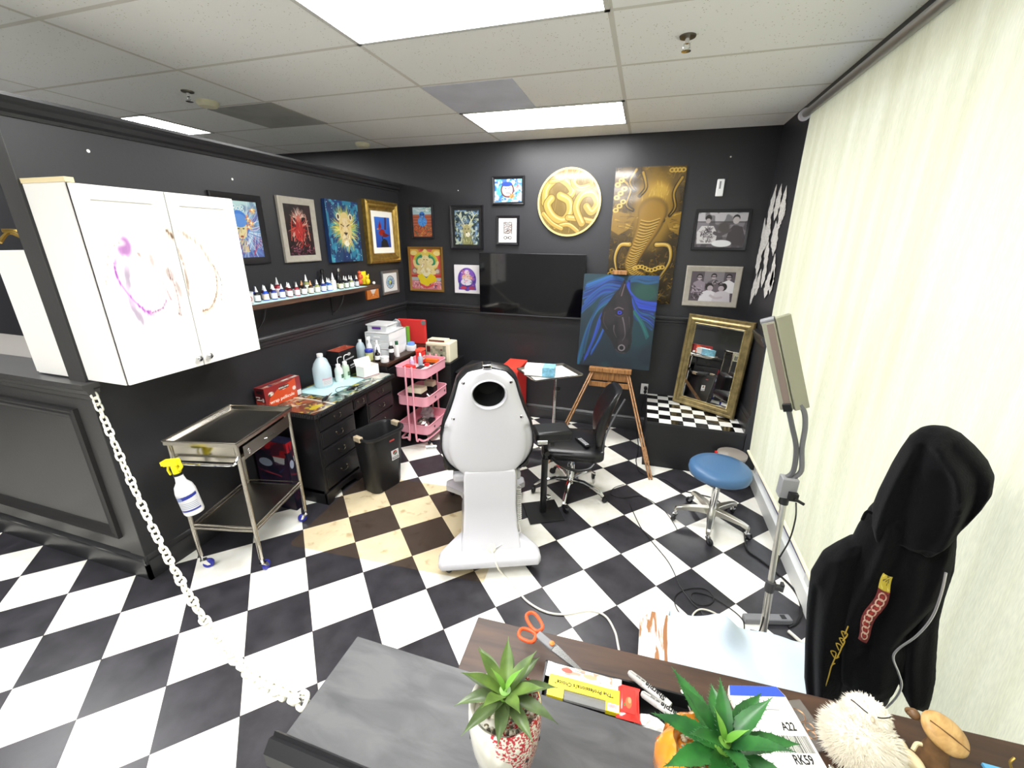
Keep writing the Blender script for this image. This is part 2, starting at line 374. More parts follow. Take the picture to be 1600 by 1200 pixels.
def ceil_mat():
    m = mat('ceiling_tiles', '#c9c7bf', 0.85, spec=0.2); nt = m.node_tree; b = nt.nodes['Principled BSDF']
    tc = N(nt, 'ShaderNodeTexCoord'); sp = N(nt, 'ShaderNodeSeparateXYZ'); nt.links.new(tc.outputs['Object'], sp.inputs[0])
    u = math_n(nt, 'DIVIDE', math_n(nt, 'SUBTRACT', sp.outputs[0], GX), 1.2192); v = math_n(nt, 'DIVIDE', math_n(nt, 'SUBTRACT', sp.outputs[1], GY), 0.6096)
    du = math_n(nt, 'MULTIPLY', math_n(nt, 'ABSOLUTE', math_n(nt, 'SUBTRACT', math_n(nt, 'FRACT', math_n(nt, 'ADD', u, 0.5)), 0.5)), 1.2192)
    dv = math_n(nt, 'MULTIPLY', math_n(nt, 'ABSOLUTE', math_n(nt, 'SUBTRACT', math_n(nt, 'FRACT', math_n(nt, 'ADD', v, 0.5)), 0.5)), 0.6096)
    d = math_n(nt, 'MINIMUM', du, dv); bar = math_n(nt, 'LESS_THAN', d, 0.012)
    vn = N(nt, 'ShaderNodeTexVoronoi'); vn.inputs['Scale'].default_value = 55; nt.links.new(tc.outputs['Object'], vn.inputs['Vector'])
    n = N(nt, 'ShaderNodeTexNoise'); n.inputs['Scale'].default_value = 12; nt.links.new(tc.outputs['Object'], n.inputs['Vector'])
    pit = math_n(nt, 'MULTIPLY', math_n(nt, 'LESS_THAN', vn.outputs['Distance'], 0.16), math_n(nt, 'GREATER_THAN', n.outputs[0], 0.48))
    mx = N(nt, 'ShaderNodeMix', data_type='RGBA'); nt.links.new(pit, mx.inputs[0]); mx.inputs[6].default_value = (*rgb('#f0f1f0'), 1); mx.inputs[7].default_value = (*rgb('#c4c0b4'), 1)
    m2 = N(nt, 'ShaderNodeMix', data_type='RGBA'); nt.links.new(bar, m2.inputs[0]); nt.links.new(mx.outputs[2], m2.inputs[6]); m2.inputs[7].default_value = (*rgb('#d2d0ca'), 1)
    nt.links.new(m2.outputs[2], b.inputs['Base Color'])
    h = math_n(nt, 'ADD', math_n(nt, 'MULTIPLY', bar, 1.0), math_n(nt, 'MULTIPLY', pit, -0.5))
    bp = N(nt, 'ShaderNodeBump'); bp.inputs['Strength'].default_value = .6; bp.inputs['Distance'].default_value = .006; nt.links.new(h, bp.inputs['Height']); nt.links.new(bp.outputs[0], b.inputs['Normal'])
    return m
CEILM = ceil_mat()
sbox('floor', (-6.4, -2.4, -0.1), (1.04, 4.47, 0), floor_mat())
sbox('ceiling', (-6.4, -2.4, HC), (1.15, 4.47, HC+0.1), CEILM)
sbox('wall_back', (-6.4, YB, 0), (1.15, YB+0.1, HC), BLACKWALL)
sbox('wall_front', (-6.4, -2.4, 0), (1.15, -2.3, HC), mat('grey_wall_paint', '#8a8a88', 0.7))
sbox('wall_left', (-6.4, -2.3, 0), (-6.3, YB, HC), BLACKWALL)
sbox('wall_partition', (XL-0.12, YN, 0), (XL, YB, 2.465), BLACKWALL)
o = MB(); o.box(XR, 3.6, 0, XR+.195, YB, HC); o.box(XR, -2.3, 2.76, XR+.195, 3.6, HC); o.box(XR, -2.3, 0, XR+.195, -1.6, 2.76)
struct(o.obj('wall_right', BLACKWALL, smooth=False))
# half wall with the pass-through opening above it
HALFW = mat('charcoal_satin_paint', '#403f3e', 0.38, spec=0.6, bump=(60, .1), noise=(2, .1))
sbox('wall_half', (-6.3, YN, 0), (XL-0.12, YN+0.12, 1.17), HALFW)
sbox('trim_12', (XL-.1205, YN-.003, .0), (XL-.001, YN, 2.44), HALFW)
def strip(name, prof, axis, a, b, m, side=1, base=(0, 0)):
    """moulding: prof of (out, z) swept along an axis; side = direction it stands out"""
    mb = MB(); P = [(base[0]+side*o_, z) for o_, z in prof]
    if axis == 'y': mb._faces([(x, a, z) for x, z in P]+[(x, b, z) for x, z in P], [tuple(range(len(P))), tuple(range(len(P), 2*len(P)))[::-1]]+[(i, len(P)+i, len(P)+(i+1) % len(P), (i+1) % len(P)) for i in range(len(P))])
    else: mb._faces([(a, y, z) for y, z in P]+[(b, y, z) for y, z in P], [tuple(range(len(P))), tuple(range(len(P), 2*len(P)))[::-1]]+[(i, len(P)+i, len(P)+(i+1) % len(P), (i+1) % len(P)) for i in range(len(P))])
    return struct(mb.obj(name, m, ang=25))
RAIL = [(0, 1.168), (.010, 1.168), (.012, 1.185), (.020, 1.192), (.022, 1.212), (.032, 1.222), (.036, 1.240), (.030, 1.252), (0, 1.256)]
BASE = [(0, 0), (.018, 0), (.018, .105), (.012, .118), (.014, .132), (.006, .150), (0, .156)]
CROWN = [(0, 2.415), (.008, 2.415), (.012, 2.430), (.030, 2.440), (.040, 2.460), (.055, 2.470), (.062, 2.484), (.062, 2.497), (0, 2.497)]
strip('trim_1', RAIL, 'y', 2.12, YB, BLACKTRIM, 1, (XL, 0))
strip('trim_2', RAIL, 'x', XL, XR, BLACKTRIM, -1, (YB, 0))
strip('baseboard_left', BASE, 'y', YN-.018, YB, BLACKTRIM, 1, (XL, 0))
strip('baseboard_back', BASE, 'x', XL, .16, BLACKTRIM, -1, (YB, 0))
strip('baseboard_half', BASE, 'x', -6.3, XL+.018, BLACKTRIM, -1, (YN, 0))
strip('trim_3', [(0, 2.497), (0, 2.47), (-.12, 2.47), (-.12, 2.497)], 'y', YN-.06, YB, BLACKTRIM, 1, (XL, 0))
strip('trim_4', CROWN, 'y', YN-.06, YB, BLACKTRIM, 1, (XL, 0))
strip('trim_5', CROWN, 'y', YN-.06, YB, BLACKTRIM, -1, (XL-.12, 0))
strip('baseboard_right', [(o_, z+.43) for o_, z in BASE], 'y', 3.6, YB, BLACKTRIM, -1, (XR, 0))
strip('trim_6', RAIL, 'y', 3.6, YB, BLACKTRIM, -1, (XR, 0))
strip('trim_7', [(0, 1.15), (.012, 1.15), (.014, 1.175), (.026, 1.185), (.03, 1.205), (.042, 1.215), (.042, 1.24), (-.20, 1.24), (-.20, 1.215), (-.12, 1.17), (-.01, 1.17)], 'x', -6.3, XL-.12, HALFW, -1, (YN, 0))
strip('trim_8', [(0, 1.15), (.012, 1.15), (.014, 1.175), (.026, 1.185), (.03, 1.205), (.042, 1.215), (.042, 1.24), (0, 1.24)], 'x', XL-.12, XL+.04, HALFW, -1, (YN, 0))
strip('trim_9', [(0, 1.15), (.012, 1.15), (.014, 1.175), (.026, 1.185), (.03, 1.205), (.040, 1.215), (.040, 1.24), (0, 1.24)], 'y', YN, YN+.03, HALFW, 1, (XL, 0))
o = MB().frame(1.46, .82, [(0, 0), (0, -.022), (.012, -.028), (.028, -.020), (.034, -.026), (.05, -.016), (.062, -.006), (.066, 0)]).obj('trim_10', mat('charcoal_moulding', '#2c2b2b', .3, spec=.6), ang=25)
o.location = (-3.515, YN, .67); struct(o)

# storefront window behind the blind
WFR = mat('white_window_frame', '#d5d6d4', 0.35)
o = MB(); o.box(1.04, -1.6, -.02, 1.15, 3.6, .11)
for y in (3.56, 2.30, 1.02, -.26, -1.56): o.box(1.06, y-.03, .11, 1.14, y+.03, 2.76)
o.box(1.06, -1.6, 2.70, 1.14, 3.6, 2.76); struct(o.obj('window_1', WFR, bevel=.003, smooth=False))
o = MB(); o.box(1.085, -1.6, .11, 1.105, 3.6, .155); struct(o.obj('trim_11', NAVY, smooth=False))
o = MB(); o.box(1.098, -1.6, .155, 1.103, 3.6, 2.70); struct(o.obj('window_2', clear('window_glass', '#dfe9ef', .12, .02), smooth=False))
o = MB(); o.box(1.15, -12, -.22, 14, 16, -.12); struct(o.obj('ground', mat('pale_pavement', '#c9ccc6', .8, noise=(3, .15)), smooth=False))  # pale grey mottled pavement outside the window

# ------------------------------------------------------------------ ceiling fixtures
LAMP = mat('lit_diffuser', '#ffffff', 0.5, emit=CEIL_STR); FIXFR = mat('fixture_frame', '#c8c8c6', .4)
def troffer(x0, y0, label, L=1.2192, D=.6096):
    t = thing('ceiling_light', label, 'ceiling light', (x0+L/2, y0+D/2, HC), group='recessed fluorescent panels')
    mb = MB()
    for a, b in (((-L/2, -D/2), (L/2, -D/2+.022)), ((-L/2, D/2-.022), (L/2, D/2)), ((-L/2, -D/2), (-L/2+.022, D/2)), ((L/2-.022, -D/2), (L/2, D/2))):
        mb.box(a[0], a[1], -.006, b[0], b[1], .0)
    mb.obj('frame', FIXFR, t, smooth=False)
    MB().box(-L/2+.022, -D/2+.022, -.003, L/2-.022, D/2-.022, -.0005).obj('diffuser', LAMP, t, smooth=False)
L1, L2 = GX+1.2192, GX+2*1.2192
troffer(L1, GY, 'large bright ceiling light panel cut off by the top edge of the photo')
troffer(L1, GY+3*.6096, 'bright rectangular ceiling light panel close to the back wall')
troffer(GX-2*1.2192, GY+2*.6096, 'bright ceiling light panel half hidden behind the partition crown moulding at left')
troffer(L1, GY-3*.6096, 'ceiling light panel behind the camera above the counter')
troffer(GX-2*1.2192, GY-1*.6096, 'ceiling light panel over the neighbouring room')
troffer(GX-1.2192, GY-4*.6096, 'added fill light panel, unseen behind the camera to the left')  # panel added out of view to brighten faces turned towards the camera
troffer(L1, GY-6*.6096+.02, 'added fill light panel, unseen at the rear end of the room behind the camera')  # second unseen panel added for more light from the camera side
def vent(x0, y0, label, m):
    t = thing('ceiling_vent', label, 'air vent', (x0+.3, y0+.3, HC))
    MB().box(-.3, -.29, -.004, .3, .29, 0).obj('panel', m, t, smooth=False)
    MB().lathe([(0, -.0055), (.17, -.0055), (.19, -.0045)], n=40).obj('ring_louvre', m, t)
vent(GX-.565, GY+2*.6096+.01, 'dark grey square ceiling vent nearer the partition', mat('vent_dark', '#a8a8a4', .6, metal=0, noise=(4, .12)))
vent(L1+.0, GY+2*.6096+.01, 'blue-grey square ceiling vent beside the rear light panel', mat('vent_blue', '#c8cbd8', .5, metal=0, noise=(4, .1)))
def sprinkler(x, y, label):
    t = thing('fire_sprinkler', label, 'sprinkler', (x, y, HC))
    MB().lathe([(.0, 0), (.038, 0), (.036, -.006), (.012, -.008)], n=24).obj('escutcheon', mat('sprinkler_bronze', '#6d675c', .35, metal=.8), t)
    mb = MB(); mb.cyl((0, 0, -.006), (0, 0, -.03), .011, .009, 12); mb.tube([(-.012, 0, -.028), (-.014, 0, -.045), (0, 0, -.058)], .003, 6); mb.tube([(.012, 0, -.028), (.014, 0, -.045), (0, 0, -.058)], .003, 6)
    mb.lathe([(.002, 0), (.022, -.001), (.022, -.003), (.002, -.005)], (0, 0, -.057), 16); mb.obj('spray_head', CHROME, t)
sprinkler(.078, 2.50, 'bronze fire sprinkler hanging from the ceiling towards the window')
sprinkler(-3.0, 2.46, 'small fire sprinkler in the ceiling above the partition at left')
for x, y, lb in ((-3.08, 2.66, 'round cream smoke detector beside the left ceiling sprinkler'), (-2.85, 4.12, 'round white smoke detector on the ceiling by the back wall')):
    tag(MB().lathe([(.0, 0), (.07, 0), (.07, -.018), (.055, -.034), (.02, -.038), (0, -.038)], n=28).obj('smoke_detector', CREAM), lb, 'smoke detector').location = (x, y, HC)

# ------------------------------------------------------------------ roller blind
def blind():
    t = thing('roller_blind', 'pale translucent roller blind covering the tall window on the right', 'window blind', (0, 0, 0))
    m = bpy.data.materials.new('blind_fabric'); m.use_nodes = True; nt = m.node_tree; nt.nodes.clear()
    out = N(nt, 'ShaderNodeOutputMaterial'); df = N(nt, 'ShaderNodeBsdfDiffuse'); tl = N(nt, 'ShaderNodeBsdfTranslucent'); tr = N(nt, 'ShaderNodeBsdfTransparent')
    a = N(nt, 'ShaderNodeMixShader'); b = N(nt, 'ShaderNodeMixShader'); a.inputs[0].default_value = .62
    tc = N(nt, 'ShaderNodeTexCoord'); mp = N(nt, 'ShaderNodeMapping'); mp.inputs['Scale'].default_value = (1, 9, .7); nt.links.new(tc.outputs['Object'], mp.inputs[0])
    n = N(nt, 'ShaderNodeTexNoise'); n.inputs['Scale'].default_value = 1.3; n.inputs['Detail'].default_value = 3; nt.links.new(mp.outputs[0], n.inputs['Vector'])
    cr = N(nt, 'ShaderNodeValToRGB'); cr.color_ramp.elements[0].position = .3; cr.color_ramp.elements[1].position = .7
    cr.color_ramp.elements[0].color = (*rgb('#e2e0c4'), 1); cr.color_ramp.elements[1].color = (*rgb('#f3f1dc'), 1); nt.links.new(n.outputs[0], cr.inputs[0])
    mp2 = N(nt, 'ShaderNodeMapping'); mp2.inputs['Scale'].default_value = (1, 260, 30); nt.links.new(tc.outputs['Object'], mp2.inputs[0])
    n2 = N(nt, 'ShaderNodeTexNoise'); n2.inputs['Scale'].default_value = 1; n2.inputs['Detail'].default_value = 2; nt.links.new(mp2.outputs[0], n2.inputs['Vector'])
    sc = N(nt, 'ShaderNodeMapRange'); sc.inputs[1].default_value = .3; sc.inputs[2].default_value = .7; sc.inputs[3].default_value = .9; sc.inputs[4].default_value = 1.04; nt.links.new(n2.outputs[0], sc.inputs[0])
    v = N(nt, 'ShaderNodeVectorMath', operation='SCALE'); nt.links.new(cr.outputs[0], v.inputs[0]); nt.links.new(sc.outputs[0], v.inputs['Scale'])
    nt.links.new(v.outputs[0], df.inputs[0]); nt.links.new(v.outputs[0], tl.inputs[0])
    nt.links.new(df.outputs[0], a.inputs[1]); nt.links.new(tl.outputs[0], a.inputs[2])
    b.inputs[0].default_value = .06; nt.links.new(a.outputs[0], b.inputs[1]); nt.links.new(tr.outputs[0], b.inputs[2]); nt.links.new(b.outputs[0], out.inputs[0])
    # hanging cloth: drifts back towards the glass lower down
    def X(z, y): return interp(z, [(.35, .955), (1.0, .92), (1.5, .902), (2.4, .886), (2.7, .884)])+.006*math.sin(y*3.1)*(2.7-z)/2.4
    mb = MB(); ys = np.linspace(3.415, -1.7, 90); zs = np.linspace(2.70, .37, 26); rows = []
    for z in zs: rows.append([mb.bm.verts.new((X(z, y), y-.02*math.sin((2.7-z)*1.2)*(y > 3.4), z)) for y in ys])
    for r0, r1 in zip(rows, rows[1:]):
        for i in range(len(ys)-1): mb.bm.faces.new((r0[i], r0[i+1], r1[i+1], r1[i]))
    mb.obj('fabric', m, t, ang=60)
    MB().cyl((.868, 3.45, 2.712), (.868, -1.75, 2.712), .022, n=20).obj('roller_tube', mat('rod_grey', '#8d8b88', .3, metal=.6), t)
    mb = MB(); mb.cyl((.868, 3.49, 2.712), (.868, 3.455, 2.712), .034, n=24); mb.obj('roller_end_cap', mat('endcap', '#b9b7bd', .35), t)
    mb = MB(); mb.box(.86, 3.47, 2.69, .955, 3.475, 2.74); mb.obj('bracket', BLACKTRIM, t, smooth=False)
    pts = [(X(.37, y)-.002, y, .36) for y in np.linspace(3.43, -1.7, 24)]
    MB().tube(pts, .011, 8).obj('hem_bar', CREAM, t)
blind()

# ------------------------------------------------------------------ pictures on the walls
def place_rect(o, face, a, z, proud=0.0):
    """hang a thing made in local xz (front towards -y) on a wall"""
    if face == 'back': o.location = (a, YB-proud, z)
    elif face == 'left': o.location = (XL+proud, a, z); o.rotation_euler = (0, 0, PI/2)
    else: o.location = (XR-proud, a, z); o.rotation_euler = (0, 0, -PI/2)
    return o
def canvas_art(name, label, face, a0, a1, z0, z1, cv, depth=.03, side=None, m=None, cat='painting', group=None, tilt=0):
    o = painted(name, cv, a1-a0, z1-z0, None, m or PAINT, depth=depth, side=side)
    tag(o, label, cat, group); place_rect(o, face, (a0+a1)/2, (z0+z1)/2, depth+.0005); o.rotation_euler.y += tilt; return o
def framed(name, label, face, a0, a1, z0, z1, cv, fm, fw, d=.025, mount=None, mountc=None, prof=None, m=None, cat='framed picture', group=None, tilt=0, glass=True):
    W, H = a1-a0, z1-z0; t = thing(name, label, cat, group=group); place_rect(t, face, (a0+a1)/2, (z0+z1)/2, .001); t.rotation_euler.y += tilt
    pf = prof or [(0, 0), (0, -d*.8), (fw*.15, -d), (fw*.55, -d*.85), (fw*.8, -d*.65), (fw, -d*.6), (fw, 0)]
    MB().frame(W, H, pf).obj('frame', fm, t, ang=30)
    mt = mount or 0; iw, ih = W-2*fw-2*mt, H-2*fw-2*mt
    if mt: MB().box(-(W/2-fw), -d*.45, -(H/2-fw), W/2-fw, -.001, H/2-fw).obj('mount', mountc, t, smooth=False)
    painted('picture', cv, iw, ih, t, m or PRINT, loc=(0, -d*.47-.001, 0), depth=.001); return t
def cv_woman():
    c = Cv(150, 170, '#9fd0dc'); c.grad('#5b6bb0', '#bfe0de'); c.blot(7, '#3f5f88', .5, .2, 3, .5)
    for i in range(14): c.ell(.1+.5*(i % 5)/5+.1, .84+.12*((i*37) % 10)/10-.04, .045, .03, '#e6f2f0'); c.ell(.1+.5*(i % 5)/5+.1, .84+.12*((i*37) % 10)/10-.04, .028, .018, '#7fb8c8')
    c.ways(150, (.55, .48), .12, .75, .02, ['#2f5fae', '#6fa7dc', '#bcdcf0', '#7a58a8', '#eef6fb'], 2, -2.4, 1.2, .35); c.ell(.48, .60, .24, .24, '#3f7fd6'); c.ell(.48, .55, .17, .22, '#e8d9a4')
    c.ell(.48, .66, .19, .12, '#5f95e0'); c.ell(.42, .52, .03, .012, '#3c4a33'); c.ell(.55, .52, .03, .012, '#3c4a33'); c.line([(.48, .52), (.47, .45)], .012, '#a28a5c'); c.ell(.48, .38, .045, .018, '#9a3f2c'); c.poly([(.40, .32), (.58, .32), (.62, .1), (.42, .1)], '#d8cd9c')
    for x, y in ((.72, .70), (.78, .62), (.7, .55), (.86, .86)): c.ways(16, (x, y), .01, .10, .03, ['#e8702c', '#f6a24c', '#fbd07a'], int(x*90)); c.ell(x, y, .03, .02, '#fff0c0')
    c.strokes(60, (.05, .02, .95, .3), .25, .02, ['#7a2f8c', '#c05a6a', '#2f4fae', '#e8f2f8'], 1.2, .5, 5); return c
def cv_devi():
    c = Cv(130, 180, '#1b1416'); c.blot(5, '#3a2426', .5, .2, 4, .8)
    c.ways(60, (.5, .72), .08, .30, .03, ['#d8b4a0', '#8f5a50', '#f0e0d2'], 1, .3, 2.9, .5); c.ways(50, (.5, .55), .1, .42, .05, ['#b8322c', '#8c1f20', '#d88878', '#e8c4b4', '#5a1518'], 3)
    c.ell(.5, .6, .12, .16, '#a82a28'); c.ell(.5, .72, .07, .07, '#c86a58'); c.line([(.5, .68), (.52, .58), (.47, .5), (.53, .44)], .05, '#b05040'); c.ell(.5, .42, .2, .14, '#b83430')
    c.strokes(60, (.2, .12, .8, .5), .16, .03, ['#d03a30', '#8f2022', '#e0a090', '#3b1a1c'], 1.3, .9, 7); c.strokes(40, (.05, .02, .95, .16), .1, .03, ['#8a3f58', '#5c3a52', '#b06a7c'], 0, 1, 8)
    c.line([(.15, .3), (.25, .75)], .03, '#c05040'); c.line([(.85, .3), (.78, .8)], .03, '#d0907c'); return c
def cv_lion():
    c = Cv(150, 190, '#123a72'); c.blot(6, '#2f8fa8', .5, .2, 4, .8); c.blot(9, '#0f2250', .5, .2, 9, .7); c.blot(12, '#59b8c8', .66, .1, 5, .7)
    c.ways(260, (.53, .54), .12, .43, .028, ['#f2e05a', '#d8b848', '#f8f2a4', '#9fb858', '#c99a3c', '#5fae9c'], 3, 0, 6.28, .25, .95, 1.1)
    c.ell(.53, .54, .19, .28, '#e2c884'); c.ell(.34, .74, .06, .06, '#e8d9b4'); c.ell(.72, .74, .06, .06, '#e8d9b4'); c.ell(.34, .74, .03, .035, '#3a2f28'); c.ell(.72, .74, .03, .035, '#4a3f38')
    c.poly([(.45, .72), (.61, .72), (.59, .5), (.47, .5)], '#e6cfa0'); c.line([(.40, .62), (.48, .59)], .02, '#2a2018'); c.line([(.66, .62), (.58, .59)], .02, '#2a2018'); c.poly([(.46, .49), (.60, .49), (.53, .43)], '#2e2420')
    c.line([(.53, .44), (.53, .39)], .014, '#2e2420'); c.line([(.45, .37), (.53, .39), (.61, .37)], .016, '#2e2420'); c.ell(.47, .41, .06, .05, '#f0e4c0', al=.7); c.ell(.59, .41, .06, .05, '#f0e4c0', al=.7); c.ell(.53, .31, .07, .05, '#f6f0da')
    c.strokes(60, (.36, .3, .7, .7), .06, .012, ['#a8782c', '#f8ecb4'], 1.5, .6, 6); r = random.Random(4)
    for _ in range(120):
        x, y = r.random(), r.random()
        if math.hypot(x-.53, (y-.54)*.8) > .36: c.ell(x, y, .007, .005, r.choice(['#ffffff', '#8fd0f0', '#4fb0a0']))
    return c
def cv_redbird():
    c = Cv(80, 130, '#2f63cf'); c.grad('#2a4fae', '#3f7fe6'); c.poly([(.3, 0), (.34, .2), (.55, .3), (.72, .25), (.85, 0)], '#2a2a2e')
    c.line([(.72, .98), (.66, .62)], .1, '#5c2424'); c.ell(.42, .5, .2, .16, '#a82c22', .5, .1); c.ell(.3, .68, .09, .09, '#b03024'); c.poly([(.22, .66), (.34, .9), (.42, .66)], '#8c2420'); c.poly([(.2, .64), (.1, .60), (.24, .59)], '#e8b040'); c.poly([(.5, .5), (.95, .42), (.7, .35), (.45, .35)], '#7a2420'); c.line([(.42, .36), (.46, .26)], .05, '#222') if False else c.line([(.42, .36), (.46, .26)], .05, '#222222'); return c
def cv_mandala(cols=('#5a6ab0', '#7fc0d8', '#3f4f68')):
    c = Cv(90, 90, '#fbfbfa'); c.ell(.5, .5, .26, .3, '#dff0f4')
    for i in range(3): c.ring(.5, .5, .14+.07*i, .17+.08*i, .02, cols[i % 3])
    c.ways(40, (.5, .5), .05, .3, .03, list(cols), 3); c.ell(.5, .5, .08, .1, '#d8e070'); c.ell(.56, .42, .05, .06, '#3a3a44'); return c
def cv_bluebird():
    c = Cv(100, 150, '#c87848'); c.poly([(0, 0), (1, 0), (1, .75), (0, .75)], '#b8623f'); c.poly([(0, .75), (1, .75), (1, 1), (0, 1)], '#b9d8dc'); c.strokes(18, (0, .86, .9, .98), .2, .03, ['#ffffff'], 0, .2, 2); c.strokes(20, (.55, .85, .95, 1), .1, .03, ['#3a6a44', '#5a9a60'], .5, .8, 3)
    for i in range(12): c.line([(0, .38+.033*i), (1, .38+.033*i+.01*math.sin(i*5))], .02, ['#8a3f38', '#d8906a', '#a85448'][i % 3], smooth=False)
    c.strokes(120, (0, .02, 1, .36), .16, .03, ['#e88a2c', '#c8442c', '#f0b058', '#6a2f2a', '#2f6a5a'], 0, 1.2, 6); c.ell(.5, .52, .24, .17, '#4f9be8'); c.ell(.5, .74, .15, .11, '#3f84dc'); c.ell(.44, .75, .035, .03, '#0e2448'); c.ell(.56, .75, .035, .03, '#0e2448'); c.poly([(.46, .7), (.54, .7), (.5, .64)], '#f0d070'); c.ways(30, (.5, .52), .1, .25, .02, ['#8fc4f4', '#2f64b8'], 4); c.line([(.43, .36), (.4, .28)], .03, '#26304a'); c.line([(.57, .36), (.6, .28)], .03, '#26304a'); return c
def cv_stag():
    c = Cv(120, 170, '#26383f'); c.blot(8, '#7f9fc4', .5, .1, 3, .8); c.blot(10, '#dfe6c8', .62, .08, 5, .8); c.strokes(90, (0, .1, 1, .9), .18, .03, ['#12201e', '#c8d4a8', '#4f6a84'], 1.2, 1.2, 3, .9, .3)
    c.poly([(.3, 0), (.38, .35), (.62, .35), (.75, 0)], '#8a8a5a'); c.ell(.5, .42, .17, .19, '#a8a070'); c.poly([(.36, .48), (.24, .6), (.42, .56)], '#c0b88a'); c.poly([(.64, .48), (.78, .6), (.58, .56)], '#c0b88a')
    for s in (-1, 1): c.line([(.5+s*.08, .56), (.5+s*.2, .7), (.5+s*.3, .84), (.5+s*.22, .96)], .035, '#dcd8a8'); c.line([(.5+s*.2, .7), (.5+s*.1, .84)], .028, '#dcd8a8'); c.line([(.5+s*.3, .82), (.5+s*.42, .9)], .028, '#dcd8a8')
    c.ell(.44, .46, .025, .015, '#15180f'); c.ell(.57, .46, .025, .015, '#15180f'); c.ell(.54, .3, .09, .07, '#f0ead0'); c.ell(.5, .36, .03, .02, '#26241a'); c.strokes(60, (.25, 0, .8, .3), .15, .02, ['#d8d4a0', '#3a3c2a'], 1.5, .5, 9); return c
def cv_sleeper():
    c = Cv(130, 110, '#eef6f4'); c.blot(8, '#4fc0c8', .5, .12, 2, .9); c.blot(9, '#2f5fb8', .6, .1, 5, .8); c.strokes(70, (0, 0, 1, 1), .2, .03, ['#4fb8c0', '#2f58b0', '#ffffff', '#9fd8e8'], .5, 2, 4, .8, .3)
    c.ell(.47, .52, .2, .26, '#e8d8dc'); c.ring(.47, .53, .22, .3, .03, '#6a3a34'); c.line([(.38, .6), (.44, .58)], .02, '#3a2a34'); c.line([(.5, .6), (.57, .61)], .02, '#3a2a34'); c.line([(.43, .4), (.5, .39), (.54, .41)], .02, '#a8443c'); c.ell(.45, .78, .2, .1, '#2f4fae', soft=.2)
    c.ways(26, (.64, .26), .02, .15, .04, ['#e0703c', '#b84a30', '#f0b060'], 4); c.ways(14, (.84, .64), .02, .1, .03, ['#e8a090', '#c85a4c'], 5); return c
def cv_bones():
    c = Cv(90, 130, '#f6f5f2'); c.ell(.5, .58, .22, .3, '#e4e0da', soft=.3, al=.6)
    for i in range(7):
        y = .8-.07*i
        for s in (-1, 1): c.line([(.5+s*.03, y), (.5+s*.2, y+.03), (.5+s*.22, y-.03)], .025, '#1a1614')
        c.ell(.5, y, .03, .018, '#1a1614')
    c.strokes(60, (.3, .35, .75, .85), .1, .02, ['#1a1614', '#8a3a34'], 1, 1.6, 4)
    for s in (-1, 1): c.ring(.5+s*.13, .2, .08, .055, .02, '#1a1614')
    c.ell(.5, .2, .05, .06, '#2a2420'); c.line([(.5, .12), (.5, .3)], .03, '#f6f5f2'); c.line([(.35, .9), (.7, .9)], .015, '#8a4a3a'); return c
def cv_ganesha():
    c = Cv(150, 190, '#d8504a'); c.blot(6, '#e88a70', .5, .2, 3, .6)
    for x in (.12, .88): c.ell(x, .93, .17, .09, '#e8b44c'); c.ell(x, .9, .11, .06, '#f4dc8c')
    c.ell(.5, .68, .42, .27, '#e8c83c'); c.ell(.5, .68, .37, .235, '#a8c860'); c.ell(.5, .68, .32, .2, '#2f8f6a'); c.ell(.33, .7, .12, .1, '#58b088')
    c.poly([(0, .22), (1, .22), (1, .33), (0, .33)], '#b8c0bc'); c.poly([(0, .3), (1, .3), (1, .36), (0, .36)], '#c03c34'); c.poly([(0, 0), (1, 0), (1, .22), (0, .22)], '#e08890'); c.strokes(60, (0, 0, 1, .22), .09, .03, ['#c83a50', '#4a6a9a', '#f4d8d0', '#3a3a44'], 0, 2, 5)
    c.ell(.12, .46, .1, .08, '#a07a74'); c.ell(.88, .46, .1, .08, '#a07a74'); c.ell(.12, .46, .06, .05, '#d8c8b0'); c.ell(.88, .46, .06, .05, '#d8c8b0')
    c.ell(.5, .5, .27, .17, '#f0dc9c'); c.ell(.5, .42, .19, .13, '#f6ecc0'); c.line([(.3, .56), (.16, .6), (.12, .7)], .09, '#f0dc9c'); c.line([(.7, .56), (.84, .6), (.9, .68)], .09, '#f0dc9c'); c.line([(.28, .5), (.22, .42), (.34, .4)], .08, '#f0dc9c'); c.line([(.72, .5), (.8, .42), (.68, .4)], .08, '#f0dc9c')
    c.ell(.34, .7, .1, .08, '#f0dca0'); c.ell(.66, .7, .1, .08, '#f0dca0'); c.ell(.5, .88, .12, .10, '#e8cc60'); c.ell(.5, .95, .06, .05, '#f8e488'); c.ell(.5, .72, .14, .13, '#f4e4ac'); c.line([(.5, .7), (.52, .6), (.48, .5), (.53, .44)], .07, '#ead498'); c.ell(.45, .74, .02, .013, '#3a2a20'); c.ell(.55, .74, .02, .013, '#3a2a20')
    c.line([(.42, .64), (.36, .56)], .03, '#ffffff'); c.line([(.38, .35), (.5, .3), (.62, .35)], .035, '#3a6a9a'); c.poly([(.2, .34), (.36, .4), (.62, .16), (.55, .08), (.3, .14)], '#f6dc28'); c.poly([(.8, .34), (.64, .4), (.46, .24), (.55, .12), (.86, .22)], '#f2d424'); c.line([(.3, .12), (.5, .05), (.72, .12)], .05, '#e0503c'); c.strokes(50, (.3, .4, .7, .95), .06, .012, ['#b08a3c', '#a84a3c', '#fff8d8'], 1, 2, 8, .7); return c
